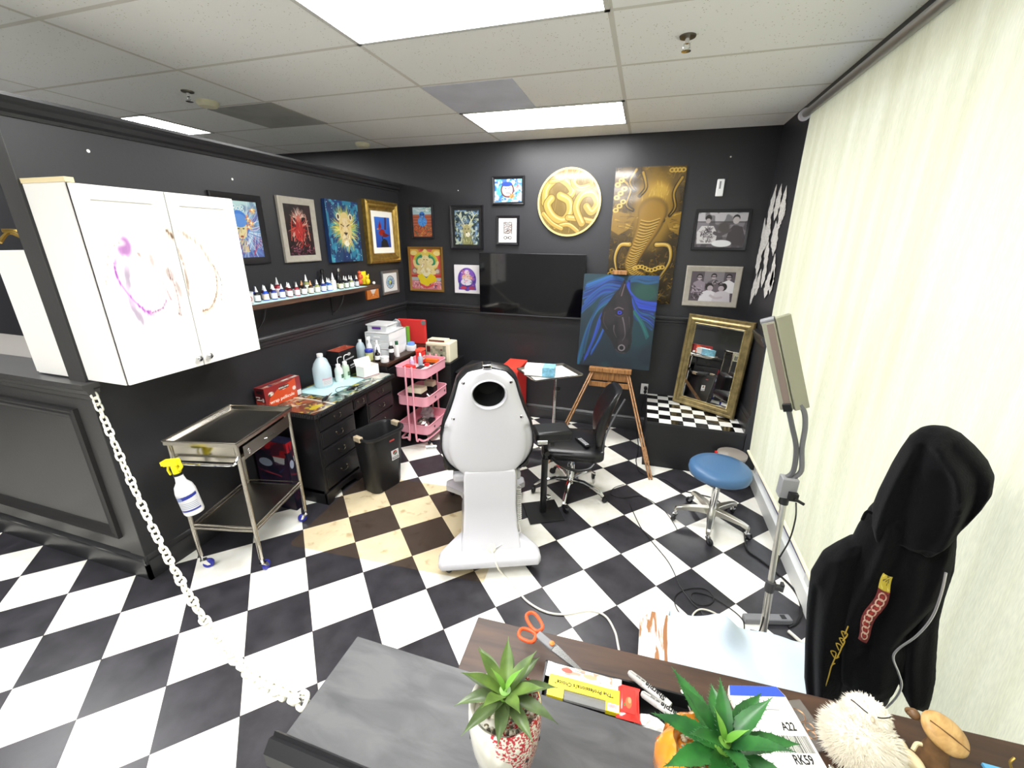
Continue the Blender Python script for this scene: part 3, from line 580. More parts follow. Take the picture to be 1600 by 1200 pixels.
def cv_purple():
    c = Cv(110, 130, '#f8f4f6'); c.ell(.5, .5, .36, .4, '#5f3aa8'); c.ell(.52, .56, .28, .32, '#8a58c8'); c.poly([(.16, .12), (.86, .12), (.82, .4), (.18, .4)], '#6a44b0'); c.blot(10, '#3f2a84', .55, .1, 3, .7, ((c.X-.5)**2/.13+(c.Y-.48)**2/.16 < 1).astype(float))
    c.ell(.5, .74, .1, .09, '#f0d8e8'); c.ell(.5, .55, .2, .14, '#f0c8b8'); c.ell(.48, .4, .22, .12, '#e8e0f0'); c.strokes(50, (.28, .3, .72, .8), .1, .03, ['#e88aa0', '#f8e8f0', '#3f8a9a', '#e0a84c', '#d84a6a'], 1, 2, 4); c.ell(.36, .2, .12, .05, '#c83a44'); c.ell(.68, .2, .12, .06, '#a83a5c'); c.ell(.22, .3, .05, .08, '#2f5a8a'); return c
def cv_disc():
    c = Cv(190, 190, '#75602f'); c.blot(5, '#8a7440', .45, .3, 3, .8); c.strokes(120, (0, 0, 1, 1), .4, .01, ['#7a6434', '#b49c5c'], 1.5, .1, 2, .5)
    G, D = '#b3944a', '#e6d490'
    for pts, wd in (([(.12, .5), (.14, .7), (.3, .84), (.46, .78), (.55, .66), (.48, .58), (.36, .62)], .10), ([(.36, .6), (.5, .52), (.52, .36), (.42, .24), (.26, .3), (.16, .46), (.22, .56)], .11), ([(.5, .28), (.7, .26), (.9, .22)], .08), ([(.72, .2), (.62, .42), (.7, .6), (.86, .62), (.94, .48), (.86, .36), (.78, .44)], .10),
                    ([(.62, .92), (.56, .78), (.66, .7), (.84, .74)], .08), ([(.66, .9), (.8, .86), (.84, .76)], .05), ([(.44, .95), (.4, .84), (.2, .8)], .05), ([(.3, .14), (.5, .18), (.66, .08)], .06), ([(.1, .34), (.24, .2), (.4, .12)], .06)):
        c.line(pts, wd*1.25, '#6a5628'); c.line(pts, wd, G); c.line([(x+.012, y+.014) for x, y in pts], wd*.25, D, .7)  # relief is colour only: dark shaded edges and an offset pale highlight
    c.ring(.5, .5, .485, .485, .018, '#e6cf86'); return c
def cv_elephant():
    c = Cv(150, 300, '#41300f'); c.grad('#3f2f0e', '#5e4716'); c.blot(5, '#2c2009', .45, .25, 4, .8); c.strokes(300, (0, .05, 1, 1), .06, .012, ['#a8842f', '#8f6f24', '#2c210a', '#c9a648'], 1, 3, 6, .5, .8)
    K, G, Dk = '#a8852f', '#d0ac48', '#33260c'
    for i in range(14): c.ell(.60, .70, .34-.02*i, .30-.018*i, (.50+.018*i, .385+.014*i, .12+.006*i), soft=.5, al=.35)
    for sx in (-1, 1): c.poly([(.56+sx*.2, .66), (.56+sx*.54, .70), (.56+sx*.58, .56), (.56+sx*.44, .52), (.56+sx*.3, .56)], '#8f6e26', .9); c.strokes(16, (.56+sx*.4-.12, .56, .56+sx*.4+.12, .67), .1, .012, [G, '#5a4416'], 0, .4, 3+sx, .8)
    for i in range(10): c.ell(.60+.008*i, .80+.004*i, .24-.018*i, .11-.008*i, (.56+.022*i, .43+.02*i, .14+.01*i), soft=.4, al=.4)
    c.strokes(50, (.42, .72, .78, .88), .06, .01, [G, '#8a6a22', '#e0c068'], 1.5, .3, 12, .6)
    for s_ in (0, 1): c.ell(.44+.31*s_, .625, .035, .016, Dk); c.ell(.44+.31*s_, .628, .014, .007, '#e8cc70'); c.line([(.38+.33*s_, .645), (.44+.31*s_, .652), (.50+.29*s_, .64)], .012, G)
    tr = spline([(.60, .70, .17), (.57, .60, .145), (.50, .50, .115), (.42, .40, .095), (.36, .31, .08), (.40, .24, .065), (.54, .215, .05)], 14)
    for p in tr: c.ell(p.x, p.y, p.z*1.12, p.z*.5, '#4a3712', soft=.4, al=.5)
    for p in tr: c.ell(p.x-.01, p.y, p.z, p.z*.46, '#957128', soft=.5, al=.55)
    for i, p in enumerate(tr[10:-4]):
        if i % 3 == 0: c.line([(p.x-p.z*.95, p.y-.004), (p.x-.02, p.y-.014), (p.x+p.z*.8, p.y+.008)], .012, '#dcbc60', .75); c.line([(p.x-p.z*.95, p.y-.012), (p.x-.02, p.y-.022), (p.x+p.z*.8, p.y)], .010, '#35270c', .8)
    for pts in ([(.30, .45), (.16, .44), (.10, .34), (.16, .22)], [(.70, .45), (.88, .44), (.92, .33), (.80, .20)]):
        c.line(pts, .085, Dk); c.line(pts, .065, '#b8923a', taper=True); c.line([(x-.01, y+.004) for x, y in pts], .02, '#ecd488', .8, taper=True)
    for pts in ([(.1, .92), (.24, .85), (.2, .74), (.3, .7)], [(.95, .92), (.86, .82), (.9, .72), (.84, .66)], [(.4, .96), (.46, .86), (.38, .8)], [(.3, .98), (.22, .9), (.3, .84)]): c.line(pts, .055, Dk); c.line(pts, .035, K, taper=True)
    for i in range(9): c.ring(.42+.05*i, .27+.012*math.sin(i), .03, .012, .012, G)
    c.ell(.5, .1, .5, .1, '#2e220a', soft=.6); c.strokes(80, (0, .01, 1, .2), .12, .014, ['#8f7028', '#b8943c', '#2c210a'], .3, 1.2, 9, .8)
    for i in range(4): c.ring(.8+.05*i, .97, .03, .012, .012, G); c.ring(.04+.03*(i % 2), .16+.03*i, .03, .012, .012, K)
    for i in range(9): c.ring(.05+.05*(i % 3), .70+.03*i, .032, .013, .014, '#c8a850')
    return c
def cv_horse():
    c = Cv(200, 256, '#10202c'); c.grad('#10202e', '#143440'); c.blot(4, '#123c44', .5, .3, 2, .7); c.ell(.84, .82, .16, .11, '#1c4a42', soft=.6)
    r = random.Random(5)
    def flow(pts, n, spread, wd, cols, al=.6):
        for i in range(n):
            o = r.uniform(-1, 1); q = [(x+o*spread*(.3+j*.25)*.5+r.uniform(-.01, .01), y+o*spread*(.5+j*.2)+r.uniform(-.01, .01)) for j, (x, y) in enumerate(pts)]
            c.line(q, wd*r.uniform(.4, 1.2), r.choice(cols), al, taper=(i % 2 == 0))
    B1 = ['#1c3f9c', '#24509e', '#163078', '#2c64b8', '#1b5a74', '#0f2450']; B2 = ['#1d5a66', '#174a5c', '#2a7a7a', '#18344c', '#1c3f9c', '#0e2a34']
    flow([(.52, .92), (.36, .93), (.2, .87), (.02, .80)], 40, .09, .030, B1); flow([(.48, .84), (.30, .84), (.14, .74), (.0, .62)], 40, .09, .028, B1)
    flow([(.44, .78), (.26, .68), (.14, .48), (.06, .20), (.03, .02)], 55, .10, .026, B2); flow([(.40, .66), (.27, .52), (.22, .34), (.12, .10)], 40, .08, .024, ['#1c3fa4', '#2a3aa8', '#164a60', '#2c58c0']); flow([(.34, .44), (.28, .3), (.2, .16)], 20, .05, .02, B1)
    flow([(.60, .94), (.72, .97), (.86, .95), (1.0, .98)], 30, .06, .03, ['#1c4a8a', '#205a78', '#15304a']); flow([(.60, .90), (.62, .78), (.76, .68), (.99, .66)], 50, .07, .030, ['#2448c0', '#2f58d8', '#182f88', '#2a3aa8', '#101c50']); flow([(.66, .74), (.76, .60), (.90, .55), (1.0, .50)], 34, .06, .026, ['#2a48c8', '#182f78', '#2a8a84', '#12283c']); flow([(.72, .62), (.84, .50), (.93, .36)], 14, .03, .018, ['#2a8a80', '#1c5a5c'])
    K = '#120f14'
    c.poly([(.36, .70), (.44, .80), (.50, .86), (.545, .95), (.60, .86), (.66, .78), (.70, .66), (.72, .52), (.715, .40), (.73, .30), (.715, .21), (.66, .165), (.58, .16), (.51, .20), (.46, .28), (.38, .36), (.30, .44), (.275, .53), (.30, .62)], K)
    for x, y, rx, ry, col in ((.56, .66, .09, .14, '#231c22'), (.60, .5, .07, .14, '#2a2228'), (.40, .56, .09, .09, '#221b20'), (.62, .28, .07, .06, '#282026'), (.50, .78, .06, .06, '#1e181c')): c.ell(x, y, rx, ry, col, soft=.7)
    c.line([(.53, .78), (.56, .90)], .016, '#6a585c'); c.line([(.50, .80), (.545, .94)], .010, '#3a2e34')
    c.ell(.525, .60, .05, .032, '#07060c'); c.ell(.528, .602, .030, .021, '#3038b8'); c.ell(.528, .602, .012, .010, '#05050c'); c.line([(.46, .635), (.51, .655), (.57, .64)], .014, '#6f6064'); c.line([(.47, .575), (.53, .56), (.58, .585)], .008, '#4a3f44')
    c.line([(.575, .55), (.61, .46), (.63, .36), (.60, .30)], .018, '#7d7478', .8, taper=True); c.line([(.47, .46), (.475, .40), (.52, .33)], .016, '#6a6064', .8, taper=True); c.line([(.66, .56), (.68, .44)], .010, '#4a4046', taper=True); c.line([(.33, .60), (.32, .5), (.38, .42)], .010, '#3a3036')
    c.ell(.60, .225, .045, .032, '#2c262c'); c.ring(.60, .225, .040, .030, .010, '#7d767c'); c.ell(.60, .222, .026, .020, '#020203'); c.ell(.695, .245, .012, .022, '#050408'); c.line([(.52, .205), (.58, .172), (.66, .172)], .008, '#4a4248'); return c
def cv_tattooed():
    c = Cv(150, 105, '#6a6468'); c.poly([(0, .75), (1, .75), (1, 1), (0, 1)], '#c8c4c8'); c.poly([(0, .3), (1, .3), (1, .7), (0, .72)], '#8a858a'); c.blot(9, '#3a363a', .55, .1, 4, .5)
    c.ell(.22, .84, .065, .09, '#2c2628'); c.ell(.22, .76, .05, .07, '#b8b0b0'); c.poly([(.04, .1), (.02, .45), (.1, .62), (.34, .62), (.44, .4), (.42, .1)], '#d8d4d4'); c.strokes(50, (.1, .15, .34, .55), .07, .03, ['#4a4448', '#8f888c'], 1, 2, 3)
    c.ell(.78, .84, .07, .1, '#2a2426'); c.ell(.78, .78, .065, .1, '#c8c0c0'); c.poly([(.62, .1), (.66, .5), (.74, .64), (.92, .6), (1, .3), (.98, .06)], '#4c4448'); c.line([(.68, .5), (.5, .38), (.38, .42)], .07, '#5a5256'); c.ell(.55, .12, .2, .1, '#efeff0', soft=.1); c.ell(.55, .58, .12, .15, '#55504f', soft=.4); return c
def cv_crowd():
    c = Cv(140, 110, '#5c525a'); c.poly([(.3, .6), (.75, .6), (.75, 1), (.3, 1)], '#8a8288')
    for x, y, s, sh in ((.2, .82, 1, '#9a8e98'), (.52, .85, .95, '#6a6068'), (.86, .84, 1, '#efecef')):
        c.poly([(x-.15*s, .3), (x-.13*s, y-.2), (x, y-.1), (x+.14*s, y-.2), (x+.15*s, .3)], sh); c.ell(x, y, .07*s, .1*s, '#2c2428'); c.ell(x, y-.035, .055*s, .075*s, '#b8aab0'); c.line([(x-.05, y-.02), (x+.05, y-.02)], .02, '#1e181c')
    for x, y, sh in ((.45, .5, '#e8e4e8'), (.76, .5, '#d8d0d6')):
        c.poly([(x-.22, 0), (x-.17, y-.2), (x, y-.1), (x+.17, y-.2), (x+.2, 0)], sh); c.ell(x, y, .09, .13, '#241c20'); c.ell(x+(.02 if x < .6 else -.04), y-.05, .065, .09, '#c0b2b8')
    c.strokes(40, (.05, .1, .3, .5), .06, .03, ['#3a3036', '#b8aab4'], 1, 2, 4); c.strokes(30, (.5, .55, .7, .7), .05, .025, ['#2a2226', '#b0a4aa'], 1, 2, 5); c.line([(.5, .2), (.62, .12), (.75, .15)], .06, '#c8bcc2'); return c

canvas = canvas_art
framed('framed_painting', 'painting of a blue-haired woman in a black frame, partly behind the white cabinet', 'left', 2.15, 2.535, 1.765, 2.215, cv_woman(), BLACKFRAME, .045, .02)
framed('framed_painting', 'dark red many-armed figure painting in a taupe grey wooden frame', 'left', 2.675, 3.05, 1.76, 2.235, cv_devi(), TAUPE, .05, .025)
canvas('canvas_painting', 'unframed canvas of a yellow-maned lion on starry blue', 'left', 3.16, 3.59, 1.74, 2.253, cv_lion(), .035, mat('canvas_edge_blue', '#14305c', .7))
framed('framed_print', 'red bird on blue sky print with white mount in a wide gold frame', 'left', 3.705, 4.27, 1.705, 2.297, cv_redbird(), GOLD, .095, .05, .055, mat('cream_mount', '#ece8dc', .8), prof=[(0, 0), (0, -.04), (.02, -.05), (.032, -.036), (.05, -.042), (.075, -.026), (.09, -.03), (.095, -.02), (.095, 0)])
framed('framed_print', 'small blue circular drawing on white in a silver frame, below the gold frame', 'left', 3.91, 4.224, 1.372, 1.62, cv_mandala(), SILVER, .028, .022)
canvas('canvas_print', 'small orange canvas with a white heart shape just under the shelf end', 'left', 3.625, 3.825, 1.36, 1.455, Cv(60, 40, '#e8893c').poly([(.3, .95), (.5, .3), (.78, .95)], '#f6e8dc').line([(.2, .2), (.5, .5), (.95, .1)], .04, '#c86a2c'), .02, ORANGE)
framed('framed_print', 'blue bird before a brick wall in a thin black frame near the corner', 'back', -2.49, -2.225, 1.945, 2.285, cv_bluebird(), BLACKFRAME, .022, .02)
framed('framed_print', 'antlered deer in a tangled forest with black mount and black frame', 'back', -2.02, -1.655, 1.843, 2.277, cv_stag(), BLACKFRAME, .022, .03, .026, BLACKMAT)
framed('framed_print', 'round pale face with flowers on turquoise in a black frame', 'back', -1.55, -1.215, 2.276, 2.536, cv_sleeper(), BLACKFRAME, .026, .03)
framed('framed_print', 'small black ink skeleton drawing on white in a black frame', 'back', -1.505, -1.265, 1.893, 2.175, cv_bones(), BLACKFRAME, .024, .03)
framed('framed_painting', 'seated elephant-headed deity in yellow trousers in a bronze gold frame', 'back', -2.555, -2.135, 1.378, 1.862, cv_ganesha(), mat('bronze_frame', '#9a7238', .3, metal=.6), .026, .025, cat='framed picture')
canvas('canvas_print', 'small purple and pink figure print on a white canvas beside the television', 'back', -1.996, -1.70, 1.38, 1.68, cv_purple(), .02, WHITEP)
d = thing('round_wood_carving', 'round golden wood panel with swirling scrollwork above the television', 'wall carving', (-.767, YB-.03, 2.287))
MB().cyl((0, 0, 0), (0, .029, 0), .307, n=72).obj('board', mat('carving_edge', '#e0c880', .4), d); painted('painted_relief', cv_disc(), .612, .612, d, LACQ, loc=(0, -.001, 0), round_=True)
canvas('large_painting', 'tall glossy dark gold elephant painting behind the easel', 'back', -.348, .262, 1.372, 2.575, cv_elephant(), .02, BLACKFRAME, LACQ)
framed('framed_photograph', 'black and white photograph of a tattooed back and a seated man, black frame', 'back', .385, .84, 1.87, 2.215, cv_tattooed(), BLACKFRAME, .026, .02)
framed('framed_photograph', 'black and white photograph of a group leaning together in a taupe frame', 'back', .375, .848, 1.363, 1.733, cv_crowd(), TAUPE, .05, .025)

# television
t = thing('television', 'black flat screen television mounted on the back wall', 'television', (-1.113, 4.28, 1.187))
MB().box(-.558, -.012, 0, .558, .014, .628).obj('casing', mat('tv_casing', '#101013', .4), t, bevel=.004)
MB().box(-.552, -.0135, .014, .552, -.012, .622).obj('screen', mat('tv_glass', '#050508', .06, spec=.8), t, smooth=False)
MB().box(-.3, .014, .1, .3, .04, .5).obj('rear_cover', BLACKPL, t, bevel=.01); MB().box(-.2, .04, .2, .2, .089, .42).obj('wall_bracket', BLACKPL, t)
MB().box(-.558, -.0138, -.001, .558, -.011, .006).obj('lower_trim', mat('tv_trim', '#5d5d62', .25, metal=.6), t, smooth=False)
# thermostat, small wall bits
t = thing('door_chime', 'small white rectangular sensor high on the back wall', 'wall sensor', (.553, YB, 2.32))
MB().box(-.03, -.022, 0, .03, -.0005, .138).obj('housing', WHITEPL, t, bevel=.006); MB().box(-.01, -.0235, .06, .002, -.022, .12).obj('label_strip', GREYPL, t, smooth=False)
for x, z, lb in ((.60, 2.63, 'tiny white wall plug near the ceiling at right'), (-1.93, 2.42, 'tiny filled white screw hole in the left part of the back wall')):
    tag(MB().lathe([(0, 0), (.007 if x > 0 else .005, 0), (.004, .004), (0, .007)], n=10, M=Matrix.Rotation(PI/2, 4, 'X')).obj('wall_plug', WHITEP), lb, 'wall plug').location = (x, YB, z)
for y, z, lb in ((1.58, 2.33, 'small white chip of paint high on the partition above the cabinet'), (2.35, 2.30, 'smaller pale chip of paint on the partition between cabinet and crown')):
    tag(MB().lathe([(0, 0), (.006 if y < 2 else .004, 0), (.008, .003), (0, .004)], n=7, M=Matrix.Rotation(PI/2, 4, 'Y')).obj('paint_chip', WHITEP), lb, 'paint chip').location = (XL, y, z)

# driftwood-like white feather cut-outs on the right wall
t = thing('feather_cutout', 'overlapping white paper feathers fixed to the dark wall beside the blind', 'wall decoration', (XR-.004, 0, 0))
FE = [((1199, 352), (1214, 288), 15), ((1210, 345), (1222, 287), 15), ((1218, 350), (1230, 290), 14), ((1194, 392), (1205, 335), 20), ((1207, 390), (1213, 345), 14), ((1222, 345), (1228, 316), 8), ((1190, 400), (1196, 340), 14),
      ((1183, 430), (1190, 378), 16), ((1196, 420), (1200, 370), 13), ((1208, 400), (1216, 350), 12), ((1190, 450), (1200, 400), 12), ((1205, 450), (1212, 396), 11), ((1172, 476), (1184, 425), 12), ((1180, 462), (1190, 420), 12), ((1195, 466), (1204, 424), 14), ((1203, 460), (1210, 420), 10), ((1214, 360), (1224, 330), 9)]
PAPER = mat('torn_paper', '#c4c2bd', .8, noise=(70, .25))
for i, (p0, p1, wd) in enumerate(FE):
    a = atx(*p0, XR-.004); b = atx(*p1, XR-.004); a.x = b.x = 0; dv = b-a; L = dv.length; nn = Vector((0, dv.z, -dv.y)).normalized(); wdm = wd*.0095
    mb = MB(); ring = []
    for s in (1, -1):
        for k in range(11):
            q = k/10 if s > 0 else 1-k/10; wv = math.sin(PI*min(1, q**.8))*(1+.25*math.sin(k*2.3+i)); ring.append(a+dv*q+nn*(s*wdm*wv*.5))
    ring = [p for j, p in enumerate(ring) if j not in (11, 21)]
    n = len(ring); X0 = -.001*(i % 4); mb._faces([(X0, p.y, p.z) for p in ring]+[(X0-.002, p.y, p.z) for p in ring], [tuple(range(n)), tuple(range(n, 2*n))[::-1]]+[(k, (k+1) % n, n+(k+1) % n, n+k) for k in range(n)])
    mb.obj('feather', PAPER, t, smooth=False)

# ------------------------------------------------------------------ wall cabinets
def caster(parent, p, r=.03, col=None, h=.09, name='caster', rz=0, stem=.008, fork=None):
    """swivel caster: top plate height h, wheel resting on the floor"""
    m = Matrix.Translation(p) @ Matrix.Rotation(rz, 4, 'Z')
    mb = MB(); mb.cyl(m @ Vector((0, 0, h)), m @ Vector((0, 0, r*1.9)), stem, n=10)
    for s in (-1, 1):
        mb.prism([(-.35*r, r*2.05), (.7*r, r*2.05), (1.25*r, r*.8), (.7*r, r*.8)], s*r*.42, s*r*.52, m, axis='y')
    mb.prism([(-.35*r, r*2.0), (.75*r, r*2.0), (.75*r, r*2.15), (-.35*r, r*2.15)], -r*.52, r*.52, m, axis='y')
    c = mb.obj(name, fork or CHROME, parent, smooth=True)
    w_ = MB(); q = m @ Matrix.Translation((r*.9, 0, r)) @ Matrix.Rotation(PI/2, 4, 'X'); w_.lathe([(r*.35, -r*.4), (r*.8, -r*.4), (r, -r*.22), (r, r*.22), (r*.8, r*.4), (r*.35, r*.4)], n=20, M=q); w_.cyl(q @ Vector((0, 0, -r*.5)), q @ Vector((0, 0, r*.5)), r*.3, n=10)
    w_.obj('wheel', col or BLACKPL, c); return c
def shaker_door(mb, y0, y1, z0, z1, x, th=.02, fr=.06):
    mb.box(x, y0, z0, x+th*.55, y1, z1)
    for a, b, c_, d in ((y0, y0+fr, z0, z1), (y1-fr, y1, z0, z1), (y0+fr, y1-fr, z0, z0+fr), (y0+fr, y1-fr, z1-fr, z1)): mb.box(x, a, c_, x+th, b, d)
t = thing('wall_cabinet', 'white two-door wall cabinet with pink and brown ink stains on its doors', 'wall cabinet', (XL+.001, 1.295, 1.25))
MB().box(0, 0, 0, .275, .765, .905).obj('carcass', WHITECAB, t, bevel=.0015, smooth=False)
MB().box(0, -.003, .905, .29, .03, .925).obj('raw_top_strip', mat('raw_pine', '#e0cfa4', .6), t, smooth=False)
pinkish = [([(.36, .62), (.30, .50), (.30, .40), (.36, .33)], .05, '#f0dcf4', .6), ([(.35, .70), (.24, .64), (.22, .56), (.30, .46), (.42, .38), (.50, .36)], .018, '#c95fd8', .8), ([(.50, .36), (.64, .38), (.72, .42)], .012, '#b878a8', .8), ([(.34, .71), (.44, .72)], .07, '#eda8f2', .55),
           ([(.52, .68), (.66, .58), (.74, .5), (.78, .42)], .012, '#a8646e', .8), ([(.52, .68), (.58, .65), (.7, .66), (.66, .60)], .01, '#b08878', .7), ([(.66, .64), (.84, .56), (.9, .46)], .05, '#f8e4dc', .8), ([(.84, .56), (.86, .44), (.84, .33)], .010, '#9a6a68', .8), ([(.93, .8), (.99, .76)], .02, '#8a6a4c', .8), ([(.06, .52), (.2, .68), (.36, .74)], .014, '#f0dccf', .8)]
brown = [([(.06, .80), (.3, .76), (.44, .66), (.50, .54), (.44, .42), (.30, .34), (.16, .33)], .014, '#a87c58', .85), ([(.1, .79), (.34, .72), (.46, .60)], .03, '#e8d4bc', .8), ([(-.02, .74), (.04, .6), (.0, .44)], .03, '#e0c8b4', .8), ([(.48, .60), (.56, .50), (.50, .38)], .012, '#c8b09a', .6)]
for k, (y0, y1, sp) in enumerate(((.003, .380, pinkish), (.385, .762, brown))):
    mb = MB(); shaker_door(mb, y0, y1, .003, .902, .277)
    dr = mb.obj('door', WHITECAB, t, bevel=.0015, smooth=False)
    if k == 0: dr['label'] = 'door with the pink and purple ink stain'
    else: dr['label'] = 'door with the brown ink stain'
    W_, H_ = y1-y0-.002, .897
    cv = Cv(150, 360, '#e9e7e2')
    r_ = random.Random(50+k)
    for pts, wd, col, al in sp:
        base = cv.c(col); sp2 = [(p.x, p.y) for p in spline([(x, y, 0) for x, y in pts], 9)]
        for j, (x, y) in enumerate(sp2):
            cv.ell(x+r_.uniform(-.02, .02), y+r_.uniform(-.01, .01), wd*r_.uniform(1.5, 3.2), wd*r_.uniform(.8, 1.6), tuple(base*.35+cv.c('#e9e7e2')*.65), soft=.9, al=.35)
        cv.line(pts, wd*.9, tuple(base*.86), al*.65)
        for j, (x, y) in enumerate(sp2):
            if r_.random() < .55: cv.ell(x+r_.uniform(-.008, .008), y+r_.uniform(-.004, .004), wd*r_.uniform(.3, .7), wd*r_.uniform(.3, .8), tuple(base*.68), soft=.6, al=.7)
        for j in range(4):
            x, y = r_.choice(sp2); cv.line([(x, y), (x+r_.uniform(-.02, .02), y-r_.uniform(.02, .08))], .006, tuple(base*.8), .35, taper=True, smooth=False)
    d3 = lambda X, Z, w2=W_, h2=H_: (X, np.where((np.abs(X) < w2/2-.058) & (np.abs(Z) < h2/2-.058), .0088, -.0004), Z)
    painted('ink_stains', cv, W_, H_, dr, paint_mat('stained_lacquer', .35), loc=(.2975, (y0+y1)/2, .4525), rot=(0, 0, PI/2), curve=d3)
    ky = y1-.028 if k == 0 else y0+.028
    kb = MB(); kb.lathe([(.0, .0), (.006, 0), (.006, .012), (.015, .018), (.016, .024), (.010, .030), (0, .031)], n=16, M=Matrix.Translation((.2975, ky, .05)) @ Matrix.Rotation(PI/2, 4, 'Y')); kb.obj('knob', CHROME, dr)
t = thing('wall_cabinet', 'white wall cabinet on the far side of the partition, seen left of the pillar', 'wall cabinet', (XL-.121, 1.30, 1.25))
MB().box(-.275, 0, 0, 0, .765, .62).obj('carcass', WHITECAB, t, bevel=.0015, smooth=False)
mb = MB(); mb.box(-.297, .003, .003, -.277, .762, .617); mb.obj('door', WHITECAB, t, bevel=.002, smooth=False)
# things on top of that cabinet, and the neighbouring room
t = thing('antler_ornament', 'golden twisted branch ornament on top of the far white cabinet', 'ornament', (XL-.30, 1.45, 1.871))
mb = MB(); r_ = random.Random(3)
for i in range(7):
    a = r_.uniform(0, 6.28); mb.tube([(0, 0, .01), (.05*math.cos(a), .05*math.sin(a), .04), (.13*math.cos(a), .11*math.sin(a), .05+.05*r_.random()), (.17*math.cos(a+.4), .14*math.sin(a+.4), .03+.09*r_.random())], .009, 6, smooth=4)
mb.obj('branches', GOLD, t); MB().lathe([(0, 0), (.05, 0), (.055, .03), (.03, .06), (0, .062)], n=16).obj('dark_base', BLACKMAT, t)
t = thing('wall_shelf', 'dark wooden shelf in the neighbouring room behind the far cabinet', 'shelf', (-5.2, YB-.25, 1.30))
MB().box(-.8, 0, 0, .9, .25, .03).obj('board', wood('dark_board', '#4a3526', '#2c1f17', 4), t, smooth=False); MB().box(-.8, 0, .42, .9, .25, .45).obj('board', wood('dark_board', '#4a3526', '#2c1f17', 4), t, smooth=False)
t = thing('folder', 'blue ring folder leaning on the counter of the neighbouring room', 'folder', (-3.75, 1.72, 1.168)); MB().box(-.14, 0, 0, .14, .05, .30).obj('cover', mat('folder_blue', '#3f63b4', .5), t, smooth=False)
MB().box(-.13, .006, .01, .13, .044, .305).obj('pages', WHITEP, t, smooth=False)
o = MB(); o.box(-6.2, YN+.13, 1.10, -3.2, YN+.75, 1.165); tag(o.obj('worktop', mat('grey_laminate', '#77746f', .35), smooth=False), 'pale grey worktop behind the half wall of the next room', 'worktop')
o = MB(); o.box(-6.2, YN+.14, 0, -3.22, YN+.72, 1.10); tag(o.obj('base_cabinet', BLACKPL, smooth=False), 'black base cabinet under the worktop of the next room', 'cabinet')

# ------------------------------------------------------------------ chain from the pillar to the counter
def chain():
    A = Vector((-2.615, 1.285, 1.19)); B = Vector((-.546, .43, 1.08))
    tab = [(0, 1.19), (.07, 1.055), (.144, .87), (.284, .69), (.42, .645), (.55, .635), (.695, .69), (.787, .77), (.891, .90), (.974, 1.04), (1, 1.075)]
    cs = np.array([.0, .14, .284, .42, .557, .695, .83, 1]); z = [1.19, .905, .715, .64, .628, .685, .82, 1.085]
    pl = spline([(A.x+(B.x-A.x)*s, A.y+(B.y-A.y)*s, zz) for s, zz in zip(cs, z)], 40); mb = MB()
    pitch = .037; acc = 0; k = 0; L = [0]
    for a, b in zip(pl, pl[1:]): L.append(L[-1]+(b-a).length)
    L = np.array(L); P = np.array(pl); tot = L[-1]; n = int(tot/pitch)
    f = lambda s: Vector([np.interp(s, L, P[:, i]) for i in range(3)])
    for i in range(n):
        s = (i+.5)*tot/n; c = f(s); d = (f(s+.01)-f(s-.01)).normalized(); up = Vector((0, 0, 1)); sd = d.cross(up).normalized(); nn = sd.cross(d)
        ang = (PI/2 if i % 2 else 0)+.35*math.sin(i*1.7)+.5; u = sd*math.cos(ang)+nn*math.sin(ang); v = d.cross(u)
        M = Matrix(((d.x, u.x, v.x, c.x), (d.y, u.y, v.y, c.y), (d.z, u.z, v.z, c.z), (0, 0, 0, 1)))
        mb.torus_link(M, .0235, .0135, .0048)
    return tag(mb.obj('barrier_chain', mat('ivory_plastic', '#eceadb', .4), ang=80), 'white plastic link chain strung from the partition pillar to the front counter', 'chain')
chain()
tag(MB().tube([(XL-.001, 1.285, 1.19), (XL+.02, 1.285, 1.188), (XL+.035, 1.285, 1.196), (XL+.033, 1.285, 1.212)], .003, 6).obj('wall_hook', CHROME), 'small metal hook on the pillar holding the chain', 'hook')

tag(MB().tube([(-.531, .432, 1.088), (-.545, .432, 1.088), (-.556, .432, 1.080), (-.562, .432, 1.088), (-.558, .432, 1.096)], .0022, 6).obj('eye_hook', CHROME), 'small metal hook on the left edge of the black podium holding the chain end', 'hook')
# ------------------------------------------------------------------ ink shelf
WALNUT = wood('rustic_shelf_wood', '#5a3f2e', '#2e2019', 5, axis=1, rough=.55)
t = thing('wall_shelf', 'rustic dark wood shelf of ink bottles on the left wall', 'shelf', (XL, 0, 1.485))
MB().box(.001, 1.98, 0, .20, 3.60, .035).obj('board', WALNUT, t, bevel=.003, smooth=False)
for y in (2.30, 3.13):
    mb = MB(); mb.box(.001, y-.012, -.20, .006, y+.012, 0); mb.box(0.001, y-.012, -.006, .16, y+.012, -.001); mb.tube([(.006, y, -.17), (.05, y, -.15), (.11, y, -.08), (.14, y, -.006)], .005, 6, smooth=4); mb.obj('bracket', BLACKTRIM, t)
z0 = 1.521
o = MB(); o.box(XL+.03, 2.0, z0-.0005, XL+.195, 3.40, z0+.0012); tag(o.obj('paper_liner', TEALPAPER, smooth=False), 'pale teal paper liner under the ink bottles on the shelf', 'paper liner')
z0 += .0015
_bm = {}
